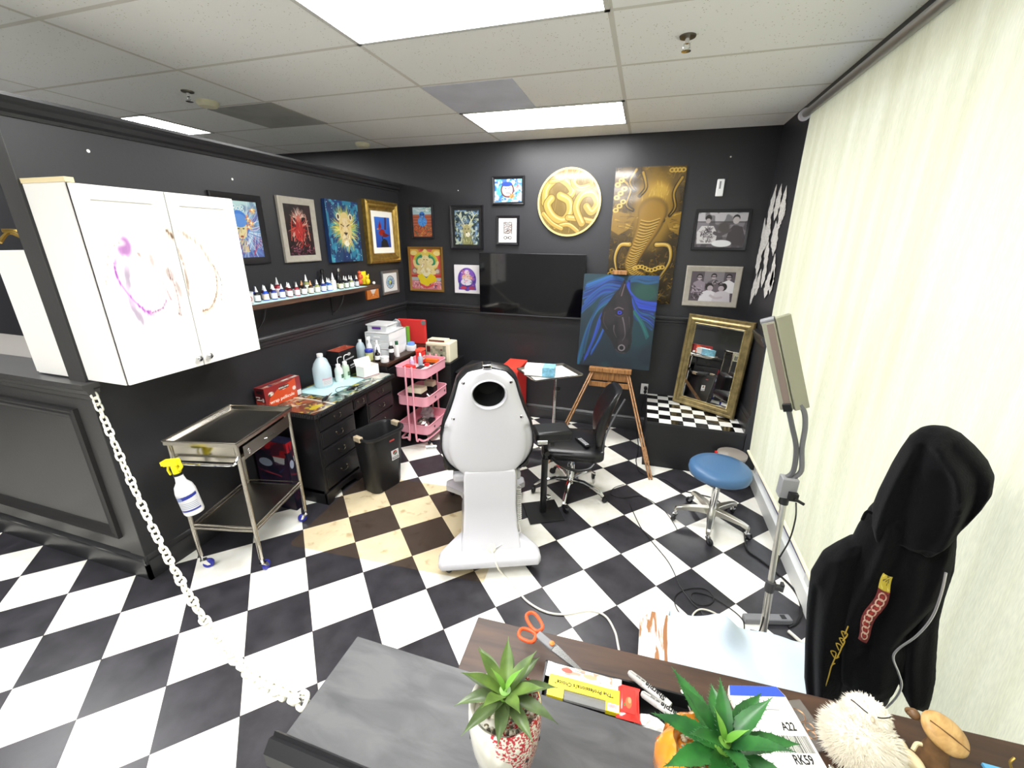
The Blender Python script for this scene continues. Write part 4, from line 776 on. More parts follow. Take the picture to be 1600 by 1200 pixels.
def ink_bottle(x, y, r, h, body, lab, cap, i, cname, capname):
    key = (body, lab, cap, r, h)
    t = thing('ink_bottle', f'{cname} ink bottle with {capname} cap, {ORD[i]} along the wall shelf from the cabinet', 'ink bottle', (x, y, z0), random.uniform(-.5, .5), group='ink bottles on the wall shelf')
    if key not in _bm:
        bh = h*.60
        _bm[key] = (MB().lathe([(0, 0), (r, .001), (r, bh*.82), (r*.75, bh*.95), (r*.42, bh), (r*.42, bh+.006), (0, bh+.006)], n=18).mesh('bottle', mat('ink_'+body, body, .25)),
                    MB().lathe([(r+.0006, bh*.12), (r+.0006, bh*.74)], n=18, caps=False).mesh('label_band', mat('lab_'+lab, lab, .5)),
                    MB().lathe([(r*.55, bh+.004), (r*.55, bh+.010), (r*.42, bh+.012), (r*.12, h*.96), (.0, h)], n=14).mesh('cap', mat('cap_'+cap, cap, .35)))
    for nm, me in zip(('bottle', 'label_band', 'cap'), _bm[key]): link(nm, me, t)
ORD = ['first', 'second', 'third', 'fourth', 'fifth', 'sixth', 'seventh', 'eighth', 'ninth', 'tenth', 'eleventh', 'twelfth', 'thirteenth', 'fourteenth', 'fifteenth', 'sixteenth', 'seventeenth', 'eighteenth', 'nineteenth', 'twentieth', 'twenty-first', 'twenty-second', 'twenty-third', 'twenty-fourth', 'twenty-fifth', 'twenty-sixth', 'twenty-seventh', 'twenty-eighth', 'twenty-ninth', 'thirtieth', 'thirty-first', 'thirty-second', 'thirty-third', 'thirty-fourth']
BK = [('#17171a', '#e9e9ea', '#e4e4e2', 'black', 'white'), ('#17171a', '#bfbfc4', '#e4e4e2', 'black', 'white'), ('#2140a8', '#f0ece6', '#3a3f58', 'blue', 'grey'), ('#2550c0', '#f2d8c8', '#eeeeee', 'bright blue', 'white'), ('#3a1a2a', '#f0e2e2', '#e8e8e8', 'maroon', 'white'), ('#27358c', '#e8eaf2', '#eeeeee', 'navy', 'white'),
      ('#6a1622', '#f4e4e6', '#e8e8e8', 'dark red', 'white'), ('#8a2432', '#e8d8dc', '#c8c8c8', 'crimson', 'silver'), ('#2a2024', '#ffffff', '#1b1b1d', 'dark brown', 'black'), ('#3f2a18', '#f6ead8', '#d8a070', 'brown', 'tan'), ('#8a8f58', '#f2f2ea', '#e8e8e8', 'olive', 'white'), ('#2c3458', '#f4f4f8', '#1b1b1d', 'slate', 'black'),
      ('#2a60b8', '#f0f4f8', '#eeeeee', 'mid blue', 'white'), ('#e8e6dc', '#f4f0d8', '#f2f2f2', 'cream', 'white'), ('#1c1c1e', '#f0e8c8', '#1b1b1d', 'black cream-labelled', 'black'), ('#26282c', '#d8e0d0', '#e0e0de', 'charcoal', 'white')]
seq = [0, 1, 0, 2, 3, 4, 5, 4, 5, 7, 6, 6, 7, 8, 8, 9, 9, 10, 10, 11, 5, 11, 12, 12, 13, 13, 14, 14, 15, 15, 10, 15, 1, 11]
ys_ = np.linspace(2.19, 3.38, 34)
for i, k in enumerate(seq):
    big = i in (1, 9, 17, 24); b_ = BK[k]; ink_bottle(XL+(.075 if i % 2 else .125)+(.0 if not big else -.02), float(ys_[i]), .019 if not big else .023, .105 if not big else .145, *b_[:3], i, b_[3], b_[4])
for x, y, lb in ((XL+.035, 3.02, 'tall dark glass jar with black lid at the back of the ink shelf'), (XL+.037, 3.22, 'tall dark glass jar with a chrome neck beside the clay figure on the shelf')):
    t = thing('glass_jar', lb, 'jar', (x, y, z0)); MB().lathe([(0, 0), (.022, 0), (.024, .10), (.012, .125), (.012, .14), (0, .14)], n=18).obj('body', mat('dark_glass', '#1d1d21', .1), t); MB().lathe([(0, .14), (.016, .14), (.016, .165), (.006, .172), (0, .172)], n=14).obj('lid', CHROME if y > 3.1 else BLACKPL, t)
t = thing('squeeze_cup', 'clear plastic tub with a printed white label at the cabinet end of the shelf', 'tub', (XL+.16, 2.14, z0)); MB().lathe([(0, 0), (.04, 0), (.05, .075), (.052, .08), (0, .08)], n=24).obj('tub', MILKY, t)
painted('label', Cv(60, 50, '#f2f4f6').ring(.5, .5, .28, .3, .05, '#c84a3c').line([(.2, .7), (.6, .3)], .06, '#3a5a9a'), .06, .05, t, PRINT, loc=(.049, -.012, .04), rot=(0, 0, PI/2))
t = thing('clay_figure', 'small orange-red clay figure near the corner end of the shelf', 'figurine', (XL+.09, 3.44, z0))
mb = MB(); mb.ell((0, 0, .03), (.026, .024, .03)); mb.ell((0, 0, .075), (.02, .02, .03)); mb.ell((.003, 0, .115), (.018, .017, .018)); mb.ell((.012, .018, .08), (.012, .008, .02)); mb.ell((.012, -.018, .08), (.012, .008, .02)); mb.obj('figure', mat('clay', '#d25f3c', .6, bump=(60, .5)), t)
t = thing('soft_toy_figure', 'small yellow figure in front of a yellow card at the shelf end', 'figurine', (XL+.11, 3.53, z0))
mb = MB(); mb.ell((0, 0, .03), (.022, .026, .03)); mb.ell((0, 0, .07), (.016, .018, .018)); mb.ell((.0, .02, .085), (.006, .006, .014)); mb.ell((.0, -.02, .085), (.006, .006, .014)); mb.obj('figure', mat('toy_yellow', '#e8c81c', .5), t)
tag(MB().box(XL+.05, 3.47, z0, XL+.055, 3.59, z0+.12).obj('yellow_card', mat('card_yellow', '#f0d824', .6), smooth=False), 'square yellow card standing at the corner end of the shelf', 'card')
tag(MB().ell((XL+.15, 3.57, z0+.014), (.014, .014, .014)).obj('white_pebble', WHITEP), 'small white pebble on the shelf end', 'pebble')

# ------------------------------------------------------------------ desk
DESKBLK = mat('desk_black_lacquer', '#1b1a1c', .3, spec=.6)
t = thing('desk', 'black kneehole desk with a fluted top edge and a comic-style picture top', 'desk', (XL+.02, 2.19, 0))
DX, DY = .50, 1.03
mb = MB(); mb.box(0, 0, .725, DX, DY, .757)
mb.obj('desktop', DESKBLK, t, bevel=.004, smooth=False)
mb = MB()
for i in range(int(DY/.018)): mb.cyl((DX+.002, .009+i*.018, .728), (DX+.002, .009+i*.018, .754), .0085, n=8)
for i in range(int(DX/.018)): mb.cyl((.009+i*.018, -.002, .728), (.009+i*.018, -.002, .754), .0085, n=8)
mb.obj('fluted_edge', DESKBLK, t)
c = Cv(190, 100, '#8fa39a'); c.blot(8, '#5a7f78', .5, .1, 3, .8); c.blot(11, '#dfe8dc', .56, .06, 5, .9); c.blot(7, '#c8b83a', .62, .05, 8, .9); c.blot(12, '#2a3a34', .66, .05, 9, .9)
c.poly([(0, 0), (.2, 0), (.3, 1), (0, 1)], '#8a5a44'); c.strokes(110, (0, .0, .28, 1), .07, .03, ['#d8b83c', '#d8d0b0', '#6a3428', '#b8704c', '#3f5a54'], 1, 2, 4); c.ell(.13, .2, .06, .06, '#e0c83a'); c.ell(.2, .5, .04, .07, '#b0684c'); c.line([(.22, .0), (.24, .5), (.22, 1)], .02, '#f4ecd8')
c.poly([(.84, .05), (.99, .05), (.99, .5), (.84, .5)], '#f2efe4'); c.strokes(90, (.28, 0, .84, 1), .07, .02, ['#1f2c28', '#e8f0e8', '#c8c03a', '#7fa8a0', '#d8d4b4'], 1, 3, 12, .85, .5); c.strokes(30, (.75, .5, 1, 1), .08, .03, ['#7a9a2c', '#c8d040', '#2f4a2c'], 1, 2, 6)
painted('picture_top', c, DY-.02, DX-.02, t, paint_mat('glass_topped_print', .12, .5), loc=(DX/2, DY/2, .7580), rot=(PI/2*0-PI/2, 0, PI/2))
# carcass pieces
mb = MB(); mb.box(.02, .02, .0, DX-.02, .05, .725); mb.box(.02, .42, .08, DX-.02, .44, .725); mb.box(.02, DY-.42, .08, DX-.02, DY-.40, .725); mb.box(.02, DY-.05, 0, DX-.02, DY-.02, .725); mb.box(.02, .05, .08, .04, DY-.05, .725)
mb.box(.03, .02, .09, DX-.035, .44, .12); mb.box(.03, DY-.44, .09, DX-.035, DY-.02, .12); mb.box(.03, .44, .60, DX-.035, DY-.42, .62)
for a, b in ((.02, .44), (DY-.42, DY-.02)):
    mb.prism([(a, 0), (a+.06, 0), (a+.09, .045), ((a+b)/2, .06), (b-.09, .045), (b-.06, 0), (b, 0), (b, .10), (a, .10)], DX-.035, DX-.012, axis='x')
mb.obj('carcass', DESKBLK, t, bevel=.002, smooth=False)
def drawer(p, y0, y1, z0_, z1):
    mb = MB(); mb.box(DX-.035, y0, z0_, DX-.014, y1, z1); mb.box(DX-.014, y0+.012, z0_+.012, DX-.010, y1-.012, z1-.012); d = mb.obj('drawer', DESKBLK, p, bevel=.003, smooth=False)
    yc, zc = (y0+y1)/2, (z0_+z1)/2; h = MB()
    for s in (-1, 1): h.lathe([(0, 0), (.008, 0), (.007, .006), (.004, .01), (0, .011)], n=10, M=Matrix.Translation((DX-.010, yc+s*.034, zc+.008)) @ Matrix.Rotation(PI/2, 4, 'Y'))
    h.tube([(DX-.002, yc-.034, zc+.008), (DX+.002, yc-.030, zc-.010), (DX+.003, yc-.012, zc-.020), (DX+.003, yc+.012, zc-.020), (DX+.002, yc+.030, zc-.010), (DX-.002, yc+.034, zc+.008)], .003, 6, smooth=3)
    h.obj('handle', mat('dark_brass', '#4c463c', .3, metal=.9), d)
for z_ in ((.125, .305), (.315, .455), (.465, .595), (.605, .72)): drawer(t, .045, .425, *z_); drawer(t, DY-.405, DY-.045, *z_)
drawer(t, .445, DY-.425, .625, .72)
DZ = .7595
def print_box(name, label, cat, loc, rz, w_, d_, h_, col, fronts=None, m=None, group=None):
    """carton: w along local x, d along y, front faces -y"""
    t = thing(name, label, cat, loc, rz, group); MB().box(-w_/2, -d_/2, 0, w_/2, d_/2, h_).obj('carton', m or mat('carton_'+col, col, .45), t, bevel=.001, smooth=False)
    for f in fronts or []: f(t)
    return t
# food-wrap box
WB = (XL+.075, 2.345, DZ)
t = thing('wrap_box', 'red and orange cling wrap box on the desk behind the steel cart', 'box', WB, PI/2)
MB().box(-.17, -.045, 0, .17, .045, .155).obj('carton', mat('carton_maroon', '#7d2526', .45), t, bevel=.001, smooth=False)
c = Cv(170, 80, '#e8562a'); c.poly([(0, 1), (0, .0), (.03, .0), (.12, .45), (.35, .75), (.6, .85), (.86, .98), (.86, 1)], '#9c2f30'); c.ell(.16, .64, .07, .1, '#f2ece4'); c.ell(.12, .6, .03, .05, '#3a6a4a'); c.ell(.2, .66, .02, .04, '#e0a080'); c.poly([(.86, 0), (1, 0), (1, 1), (.86, 1)], '#9a2f36'); c.ell(.8, .5, .05, .1, '#f6e4dc'); c.poly([(.38, .66), (.66, .66), (.66, .82), (.38, .82)], '#1b1416'); c.poly([(.87, .04), (.99, .04), (.99, .3), (.87, .3)], '#eeeeee')
p_ = painted('front_print', c, .338, .153, t, PRINT, loc=(0, -.0455, .0775))
text('lettering', 'wrap pellicule', .036, mat('white_ink', '#f8f4ea', .5), p_, (-.02, -.0008, -.042), xs=1.15); text('lettering', 'KIRKLAND', .018, mat('white_ink', '#f8f4ea', .5), p_, (.007, -.0008, .037), xs=1.1); text('lettering', 'Signature', .008, _M['white_ink'], p_, (.007, -.0008, .022))
c = Cv(70, 80, '#5c1a20'); c.poly([(.2, .72), (.8, .72), (.8, .88), (.2, .88)], '#1b1416'); c.ell(.78, .42, .1, .1, '#e8d8d4'); c.poly([(.6, .04), (.95, .04), (.95, .2), (.6, .2)], '#e0d8d4'); c.poly([(0, 0), (1, 0), (1, .3), (0, .35)], '#a83a2c'); c.poly([(.6, .04), (.95, .04), (.95, .2), (.6, .2)], '#e0d8d4')
p_ = painted('side_print', c, .088, .153, t, PRINT, loc=(-.1705, 0, .0775), rot=(0, 0, -PI/2))
text('lettering', 'wrap', .018, _M['white_ink'], p_, (-.018, -.0008, .008)); text('lettering', 'pellicule', .014, _M['white_ink'], p_, (-.008, -.0008, -.012))
c = Cv(170, 50, '#b86a5c'); c.blot(12, '#e8c8b8', .55, .1, 2, .8); c.poly([(.02, .42), (.98, .42), (.98, .55), (.02, .55)], '#2a1818'); c.poly([(0, .55), (1, .55), (1, 1), (0, 1)], '#9a3434'); c.ell(.22, .2, .05, .16, '#3a2450'); c.poly([(.55, .12), (.72, .12), (.72, .34), (.55, .34)], '#f2ece4'); c.poly([(.82, .1), (.97, .1), (.97, .36), (.82, .36)], '#f2ece4')
painted('top_print', c, .338, .088, t, PRINT, loc=(0, 0, .1556), rot=(-PI/2, 0, 0))
# teal pad with jug and wash bottles
tag(MB().box(XL+.06, 2.53, DZ, XL+.36, 3.0, DZ+.004).obj('absorbent_pad', TEALPAPER, smooth=False), 'pale teal absorbent pad on the desk under the jug', 'pad')
jz = DZ+.0045
t = thing('water_jug', 'large clear one-gallon jug of pale blue liquid on the teal pad', 'jug', (XL+.16, 2.72, jz))
MB().lathe([(0, 0), (.066, 0), (.072, .01), (.074, .12), (.072, .16), (.058, .20), (.035, .235), (.022, .25), (.02, .262)], n=32).obj('body', JUGPL, t)
MB().lathe([(.0, .258), (.024, .258), (.024, .28), (.0, .281)], n=24).obj('cap', WHITEPL, t); MB().tube([(.0, .035, .235), (.0, .065, .21), (.0, .078, .16), (.0, .07, .13)], .008, 8, smooth=5).obj('handle', JUGPL, t)
c = Cv(60, 50, '#f4eef0'); c.poly([(0, .75), (1, .75), (1, 1), (0, 1)], '#e8b8c4')
for i in range(5): c.line([(.1, .64-.12*i), (.9, .64-.12*i)], .02, '#8a8a90', smooth=False)
painted('label', c, .085, .06, t, PRINT, loc=(0, 0, .055), rot=(0, 0, PI/2), curve=lambda X, Z: (.0752*np.sin(X/.0752-.35), -.0752*np.cos(X/.0752-.35), Z))
for x, y, lb, cc in ((XL+.20, 2.87, 'clear wash bottle with bent nozzle right beside the jug', '#e8f0ec'), (XL+.20, 2.955, 'clear wash bottle with green liquid and bent nozzle, further from the jug', '#cfe0cc')):
    t = thing('wash_bottle', lb, 'wash bottle', (x, y, jz)); MB().lathe([(0, 0), (.033, 0), (.035, .01), (.035, .10), (.028, .12), (.016, .13), (0, .13)], n=22).obj('body', clear('wash_'+cc, cc, .75, .2), t)
    MB().lathe([(0, .128), (.02, .128), (.02, .152), (.006, .158), (0, .158)], n=16).obj('cap', WHITEPL, t); MB().tube([(0, 0, .15), (0, 0, .19), (.0, .012, .205), (.0, .035, .208), (0, .055, .203)], .0035, 6, smooth=4).obj('nozzle', WHITEPL, t)
    painted('label', Cv(30, 30, '#3f6a4a').strokes(12, (0, 0, 1, 1), .3, .08, ['#d8d8c8', '#1f2f28'], 0, 1, 3), .03, .035, t, PRINT, loc=(.036, .0, .05), rot=(0, 0, PI/2))
# stacked black cartons behind
t = print_box('carton', 'black glove carton with an orange-red top, stacked on another behind the wash bottles', 'carton', (XL+.10, 3.06, DZ+.122), PI/2, .24, .13, .12, '#1a1a1c')
painted('top_print', Cv(60, 40, '#c8543a').strokes(14, (0, 0, 1, 1), .3, .06, ['#f0d8c8', '#8a2a20', '#e89878'], 0, 1, 3), .23, .125, t, PRINT, loc=(0, 0, .1206), rot=(-PI/2, 0, 0)); painted('front_print', Cv(60, 40, '#1a1a1c').ell(.55, .62, .1, .12, '#d8d8da').line([(.2, .2), (.8, .28)], .07, '#d8d8da'), .22, .11, t, PRINT, loc=(0, -.0656, .06))
t = print_box('carton', 'lower black glove carton with white marks behind the wash bottles', 'carton', (XL+.10, 3.06, DZ+.001), PI/2, .25, .14, .12, '#161618')
painted('front_print', Cv(60, 40, '#161618').line([(.1, .8), (.4, .84)], .06, '#d8d8da').line([(.55, .75), (.9, .8)], .08, '#e8e8ea').line([(.55, .55), (.9, .6)], .05, '#bcbcc0').ell(.3, .3, .05, .08, '#9a9a9e'), .24, .11, t, PRINT, loc=(0, -.0706, .06))
# open white carton with pattern base
t = thing('open_carton', 'open white cardboard carton at the corner end of the desktop', 'carton', (XL+.335, 3.085, DZ+.0), PI/2-.25)
mb = MB(); a_, b_, h_ = .085, .05, .105
for x0, y0, x1, y1 in ((-a_, -b_, a_, -b_+.003), (-a_, b_-.003, a_, b_), (-a_, -b_, -a_+.003, b_), (a_-.003, -b_, a_, b_)): mb.box(x0, y0, 0, x1, y1, h_)
mb.box(-a_, -b_, 0, a_, b_, .003); mb.obj('carton', mat('white_card', '#efece8', .6), t, smooth=False)
mb = MB(); mb.box(-a_, 0, 0, a_, .002, .06, Matrix.Translation((0, b_, h_)) @ Matrix.Rotation(-.35, 4, 'X')); mb.obj('lid_flap', _M['white_card'], t, smooth=False)
MB().box(-a_-.001, -b_-.001, .006, a_+.001, b_+.001, .014).obj('stripe', mat('dusty_rose', '#9a7478', .6), t, smooth=False)
for i, (p0, p1, lb) in enumerate((((XL+.40, 2.42, DZ+.006), (XL+.34, 2.60, DZ+.006), 'black tattoo machine lying on the desktop near the wrap box'), ((XL+.42, 2.68, DZ+.006), (XL+.44, 2.86, DZ+.006), 'second black tattoo machine lying near the front edge of the desktop'))):
    t = thing('tattoo_machine', lb, 'tattoo machine', (0, 0, 0)); p0, p1 = Vector(p0), Vector(p1); d_ = p1-p0
    MB().loft([(p0, .007), (p0+d_*.1, .012), (p0+d_*.45, .012), (p0+d_*.5, .008)], 12).obj('grip', BLACKPL, t).location.z = .006; MB().loft([(p0+d_*.5, .006), (p0+d_*.8, .005), (p1, .0025)], 10).obj('tube', CHROME, t).location.z = .003
    MB().tube([p0, p0+Vector((-.06, -.05*(i*2-1), 0)), p0+Vector((-.12, .03, 0)), p0+Vector((-.05, .11, 0))], .0025, 6, smooth=5).obj('cord', BLACKPL, t)
# printed bag leaning below the desk's near end
t = thing('gift_bag', 'dark blue printed carrier bag with red lips pattern beside the desk', 'bag', (XL+.16, 2.125, .001), 0)
MB().box(-.13, -.045, 0, .17, .045, .56).obj('bag', mat('bag_navy', '#1c1d33', .45), t, bevel=.004, smooth=False)
c = Cv(80, 150, '#1c1d33'); c.poly([(0, .86), (1, .86), (1, 1), (0, 1)], '#c8202c'); c.ell(.72, .82, .22, .07, '#c82430'); c.poly([(.55, .78), (.9, .78), (.86, .68), (.6, .66)], '#e8e8ee'); c.blot(6, '#3a1f3a', .5, .1, 3, .8); c.ell(.3, .68, .2, .06, '#b8c4e0'); c.line([(.1, .55), (.7, .5)], .05, '#8a2a3a'); c.strokes(30, (0, 0, 1, .6), .2, .04, ['#24406a', '#6a2434', '#14141f'], 0, 1, 3)
painted('front_print', c, .30, .555, t, PRINT, loc=(.02, -.0456, .279)); painted('side_print', c, .088, .555, t, PRINT, loc=(.1706, 0, .279), rot=(0, 0, PI/2))

# ------------------------------------------------------------------ stainless trolley
def rot_at(x, y, a): return Matrix.Translation((x, y, 0)) @ Matrix.Rotation(a, 4, 'Z')
CA = .235
t = thing('instrument_trolley', 'two-tier stainless steel trolley with a drawer beside the black desk', 'trolley', (-2.415, 1.435, 0), CA)
TW, TL = .385, .50
mb = MB()
for x, y in ((0, 0), (TW, 0), (0, TL), (TW, TL)): pass
for i, (x, y) in enumerate(((0, 0), (TW, 0), (0, TL), (TW, TL))):
    MB().cyl((x, y, .10), (x, y, .865), .0125, n=16).obj('leg', STEEL, t); caster(t, (x, y, 0), .03, mat('caster_blue', '#2a2f9a', .4), .105, rz=.6+i)
mb = MB(); mb.box(-.005, -.005, .852, TW+.005, TL+.005, .858); mb.obj('top_tray', STEELDK, t, smooth=False)
mb = MB(); rim = [(0, .858), (0, .884), (.004, .886), (.02, .872), (.02, .858)]
for a, b, ax in (((-.018, -.018), (TW+.018, -.018), 0), ((-.018, TL+.018), (TW+.018, TL+.018), 0), ((-.018, -.018), (-.018, TL+.018), 1), ((TW+.018, -.018), (TW+.018, TL+.018), 1)):
    mb.tube([(*a, .882), (*b, .882)], .006, 8)
mb.frame(TW+.036, TL+.036, [(0, 0), (.001, -.026), (.022, -.006), (.024, 0)]); M_ = Matrix.Translation((TW/2, TL/2, .857)) @ Matrix.Rotation(-PI/2, 4, 'X')
for v in mb.bm.verts[-16:]: v.co = M_ @ v.co
mb.obj('tray_rim', STEEL, t)
mb = MB(); mb.box(.0, .012, .755, .004, TL-.012, .85); mb.box(TW-.004, .012, .755, TW, TL-.012, .85); mb.box(.012, TL-.004, .755, TW-.012, TL, .85); mb.box(.0, 0.01, .752, TW, TL-.01, .757); mb.box(.012, .0, .757, TW-.012, .004, .852); mb.obj('apron', mat('polished_steel', '#c2bcae', .16, metal=1), t, smooth=False)
mb = MB(); mb.box(TW+.0125, .03, .765, TW+.016, TL-.03, .84); d_ = mb.obj('drawer', STEELDK, t, bevel=.001, smooth=False)
mb = MB(); mb.tube([(TW+.016, TL*.5-.04, .805), (TW+.03, TL*.5-.035, .805), (TW+.03, TL*.5+.035, .805), (TW+.016, TL*.5+.04, .805)], .0035, 6); mb.obj('handle', CHROME, d_)
mb = MB(); mb.ell((TW+.018, TL*.14, .80), (.003, .012, .012)); mb.ell((TW+.018, TL*.14, .78), (.003, .006, .006)); mb.obj('lock', CHROME, d_)
mb = MB(); mb.tube([(.0, -.03, .77), (.02, -.045, .765), (TW-.03, -.045, .765), (TW+.002, -.025, .78), (TW+.004, -.004, .80)], .008, 8, smooth=4); mb.tube([(0, 0, .77), (0, -.03, .77)], .007, 8); mb.obj('side_rail', CHROME, t)
mb = MB(); mb.box(0.01, 0.01, .297, TW-.01, TL-.01, .303); mb.obj('lower_tray', STEELDK, t, smooth=False)
mb = MB()
for z_ in (.298, .322): mb.tube([(0, 0, z_), (TW, 0, z_), (TW, TL, z_), (0, TL, z_), (0, 0, z_)], .0075, 8)
mb.obj('lower_rail', STEEL, t)
# hanging spray bottle with yellow head
sp = Matrix.Translation((-2.425, 1.36, 0))
t = thing('spray_bottle', 'white spray bottle with yellow trigger head hanging on the trolley rail', 'spray bottle', (-2.245, 1.365, .50), .2, rot=(.0, -.16, .2)); t.scale = (1.15, 1.15, 1.25)
MB().lathe([(0, 0), (.038, 0), (.042, .008), (.042, .11), (.036, .135), (.022, .155), (.018, .175), (.018, .188), (0, .19)], n=26).obj('bottle', WHITEPL, t)
MB().lathe([(0, .186), (.019, .186), (.019, .196), (0, .197)], n=20).obj('neck_ring', BLACKPL, t)
mb = MB(); mb.lathe([(0, .196), (.017, .196), (.015, .235), (0, .24)], n=16); mb.box(-.045, -.014, .235, .03, .014, .262); mb.box(-.062, -.008, .236, -.045, .008, .256); mb.tube([(-.03, 0, .236), (-.042, 0, .215), (-.038, 0, .19)], .006, 6); mb.tube([(.03, 0, .25), (.036, 0, .225), (.018, 0, .21)], .008, 6); mb.obj('trigger_head', YELLOW, t, bevel=.003)
c = Cv(80, 80, '#f4f4f8'); c.poly([(0, .62), (1, .80), (1, .95), (0, .84)], '#2b3aa0'); c.ell(.25, .76, .14, .1, '#8fa0d8')
for i in range(4): c.line([(.1, .5-.09*i), (.9, .5-.09*i)], .02, '#7a88a8', smooth=False)
c.poly([(.05, .05), (.95, .05), (.95, .14), (.05, .14)], '#2b3aa0')
painted('label', c, .11, .085, t, PRINT, loc=(0, 0, .062), curve=lambda X, Z: (.0425*np.sin(X/.0425+.5), -.0425*np.cos(X/.0425+.5), Z))

# ------------------------------------------------------------------ waste bin
t = thing('waste_bin', 'open black plastic waste bin with tan handles in front of the desk', 'waste bin', (-1.90, 2.585, 0), PI/2-.28)
def rrect(a, b, r, n=6):
    P = []
    for cx, cy, a0 in ((a-r, b-r, 0), (-a+r, b-r, PI/2), (-a+r, -b+r, PI), (a-r, -b+r, 1.5*PI)):
        for k in range(n+1): q = a0+PI/2*k/n; P.append((cx+r*math.cos(q), cy+r*math.sin(q)))
    return P
mb = MB(); rings = []
for a, b, z_ in ((.0, .0, .003), (.125, .085, .003), (.13, .09, .02), (.165, .112, .40), (.178, .125, .402), (.185, .13, .415), (.183, .128, .425), (.170, .117, .425), (.160, .107, .405), (.125, .085, .03), (0, 0, .025)):
    P = rrect(max(a, .002), max(b, .002), max(min(a, b)*.62, .001)); rings.append([mb.bm.verts.new((x, y, z_)) for x, y in P])
mb.rings(rings, caps=False); mb.obj('bin_body', mat('bin_black', '#1d1d1f', .38), t); t.scale = (1.07, 1.07, 1.2)
for s in (-1, 1):
    MB().box(s*.155 if s < 0 else .155, -.035, .398, s*.19 if s < 0 else .19, .035, .432).obj('handle', mat('tan_plastic', '#b3a48a', .4), t, bevel=.006, smooth=False)
tg = MB().box(-.022, -.0012, -.005, .022, 0, .005).obj('maker_badge', mat('badge_red', '#c2514c', .4), t, smooth=False); tg.location = (.03, -.114, .36)
c = Cv(60, 60, '#f4f4f4'); c.ell(.5, .7, .28, .22, '#c8342c'); c.ell(.5, .62, .2, .16, '#2a6a4a'); c.poly([(.1, .1), (.9, .1), (.9, .32), (.1, .32)], '#1c1c1e'); c.poly([(.16, .16), (.84, .16), (.84, .27), (.16, .27)], '#e8e8e8'); c.line([(.3, .5), (.7, .8)], .05, '#f0e8d8')
o = painted('sticker', c, .07, .07, t, PRINT, loc=(.055, -.1075, .245), rot=(-.065, 0, 0))

# ------------------------------------------------------------------ pink trolley
t = thing('utility_cart', 'three-tier pink metal utility cart packed with tattoo supplies', 'cart', (-1.985, 3.49, 0), PI/2+.0)
PWd, PDp = .46, .32     # length along local x (into the room), depth along y
def ptray(z_, h_, nm='tray'):
    mb = MB(); P = rrect(PWd/2, PDp/2, .05, 5); Q = rrect(PWd/2-.004, PDp/2-.004, .047, 5); Q2 = rrect(PWd/2+.006, PDp/2+.006, .054, 5)
    rings = [[mb.bm.verts.new((x, y, z)) for x, y in R] for R, z in ((P, z_), (P, z_+h_-.004), (Q2, z_+h_-.004), (Q2, z_+h_), (Q, z_+h_), (Q, z_+.004))]
    mb.rings(rings, caps=True); return mb.obj(nm, PINK, t)
ptray(.72, .095); ptray(.44, .095); ptray(.15, .095)
mb = MB()
for s in (-1, 1):
    for u_ in (-.035, .035):
        X_ = s*(PWd/2+.016)
        mb.tube([(X_, u_, .83), (X_, u_, .14), (X_, u_+(.03 if u_ > 0 else -.03), .105), (X_*.94, PDp/2*(1 if u_ > 0 else -1)*.8, .095), (0, PDp/2*(1 if u_ > 0 else -1)*.92, .095)], .0095, 8, smooth=6)
mb.obj('tube_frame', PINK, t)
for x, y in ((-.15, -.11), (.15, -.11), (-.15, .11), (.15, .11)): caster(t, (x, y, 0), .024, BLACKPL, .09)
for x, y, z_ in ((-.05, 0, .485), (.15, 0, .485), (-.1, 0, .195), (.1, 0, .195)):
    MB().lathe([(0, 0), (.012, 0), (.013, .002), (0, .003)], n=16, M=Matrix.Translation((x, -PDp/2-.001, z_)) @ Matrix.Rotation(PI/2, 4, 'X')).obj('hole_grommet', mat('grommet', '#5c2f38', .4), t)
CM = rot_at(-1.985, 3.49, PI/2)
def on_cart(x, y, z): p = CM @ Vector((x, y, z)); return (p.x, p.y, p.z)
def simple_box(name, label, cat, loc, rz, size, m, group=None, bevel=.002, rot=None):
    o = MB().box(-size[0]/2, -size[1]/2, 0, size[0]/2, size[1]/2, size[2]).obj(name, m, bevel=bevel, smooth=False); o.location = loc; o.rotation_euler = rot or (0, 0, rz); return tag(o, label, cat, group)
RZC = PI/2
simple_box('steel_tray_insert', 'white flat supply tray filling the top of the pink cart', 'tray', on_cart(0, 0, .7245), RZC, (.35, .22, .045), WHITEPL)
simple_box('cartridge_box', 'red and white cartridge box at the near corner of the pink cart top', 'box', on_cart(-.14, .05, .770), RZC, (.07, .10, .04), RED)
simple_box('phone_case', 'black flat case on the near part of the pink cart top', 'case', on_cart(-.06, -.02, .770), RZC, (.10, .05, .012), BLACKPL)
simple_box('phone_case', 'black flat case on the far part of the pink cart top', 'case', on_cart(.09, -.03, .770), RZC, (.05, .13, .012), BLACKPL)
simple_box('cartridge_box', 'tiny red box in the middle of the pink cart top', 'box', on_cart(.02, -.05, .770), RZC, (.04, .04, .028), RED)
t = thing('gel_bottle', 'short clear lilac bottle standing on the pink cart top', 'bottle', on_cart(-.02, .09, .770)); MB().lathe([(0, 0), (.022, 0), (.024, .05), (.012, .065), (0, .065)], n=18).obj('body', clear('lilac_gel', '#d0b8d8', .8), t); MB().lathe([(0, .063), (.013, .063), (.012, .09), (0, .09)], n=14).obj('cap', WHITEPL, t)
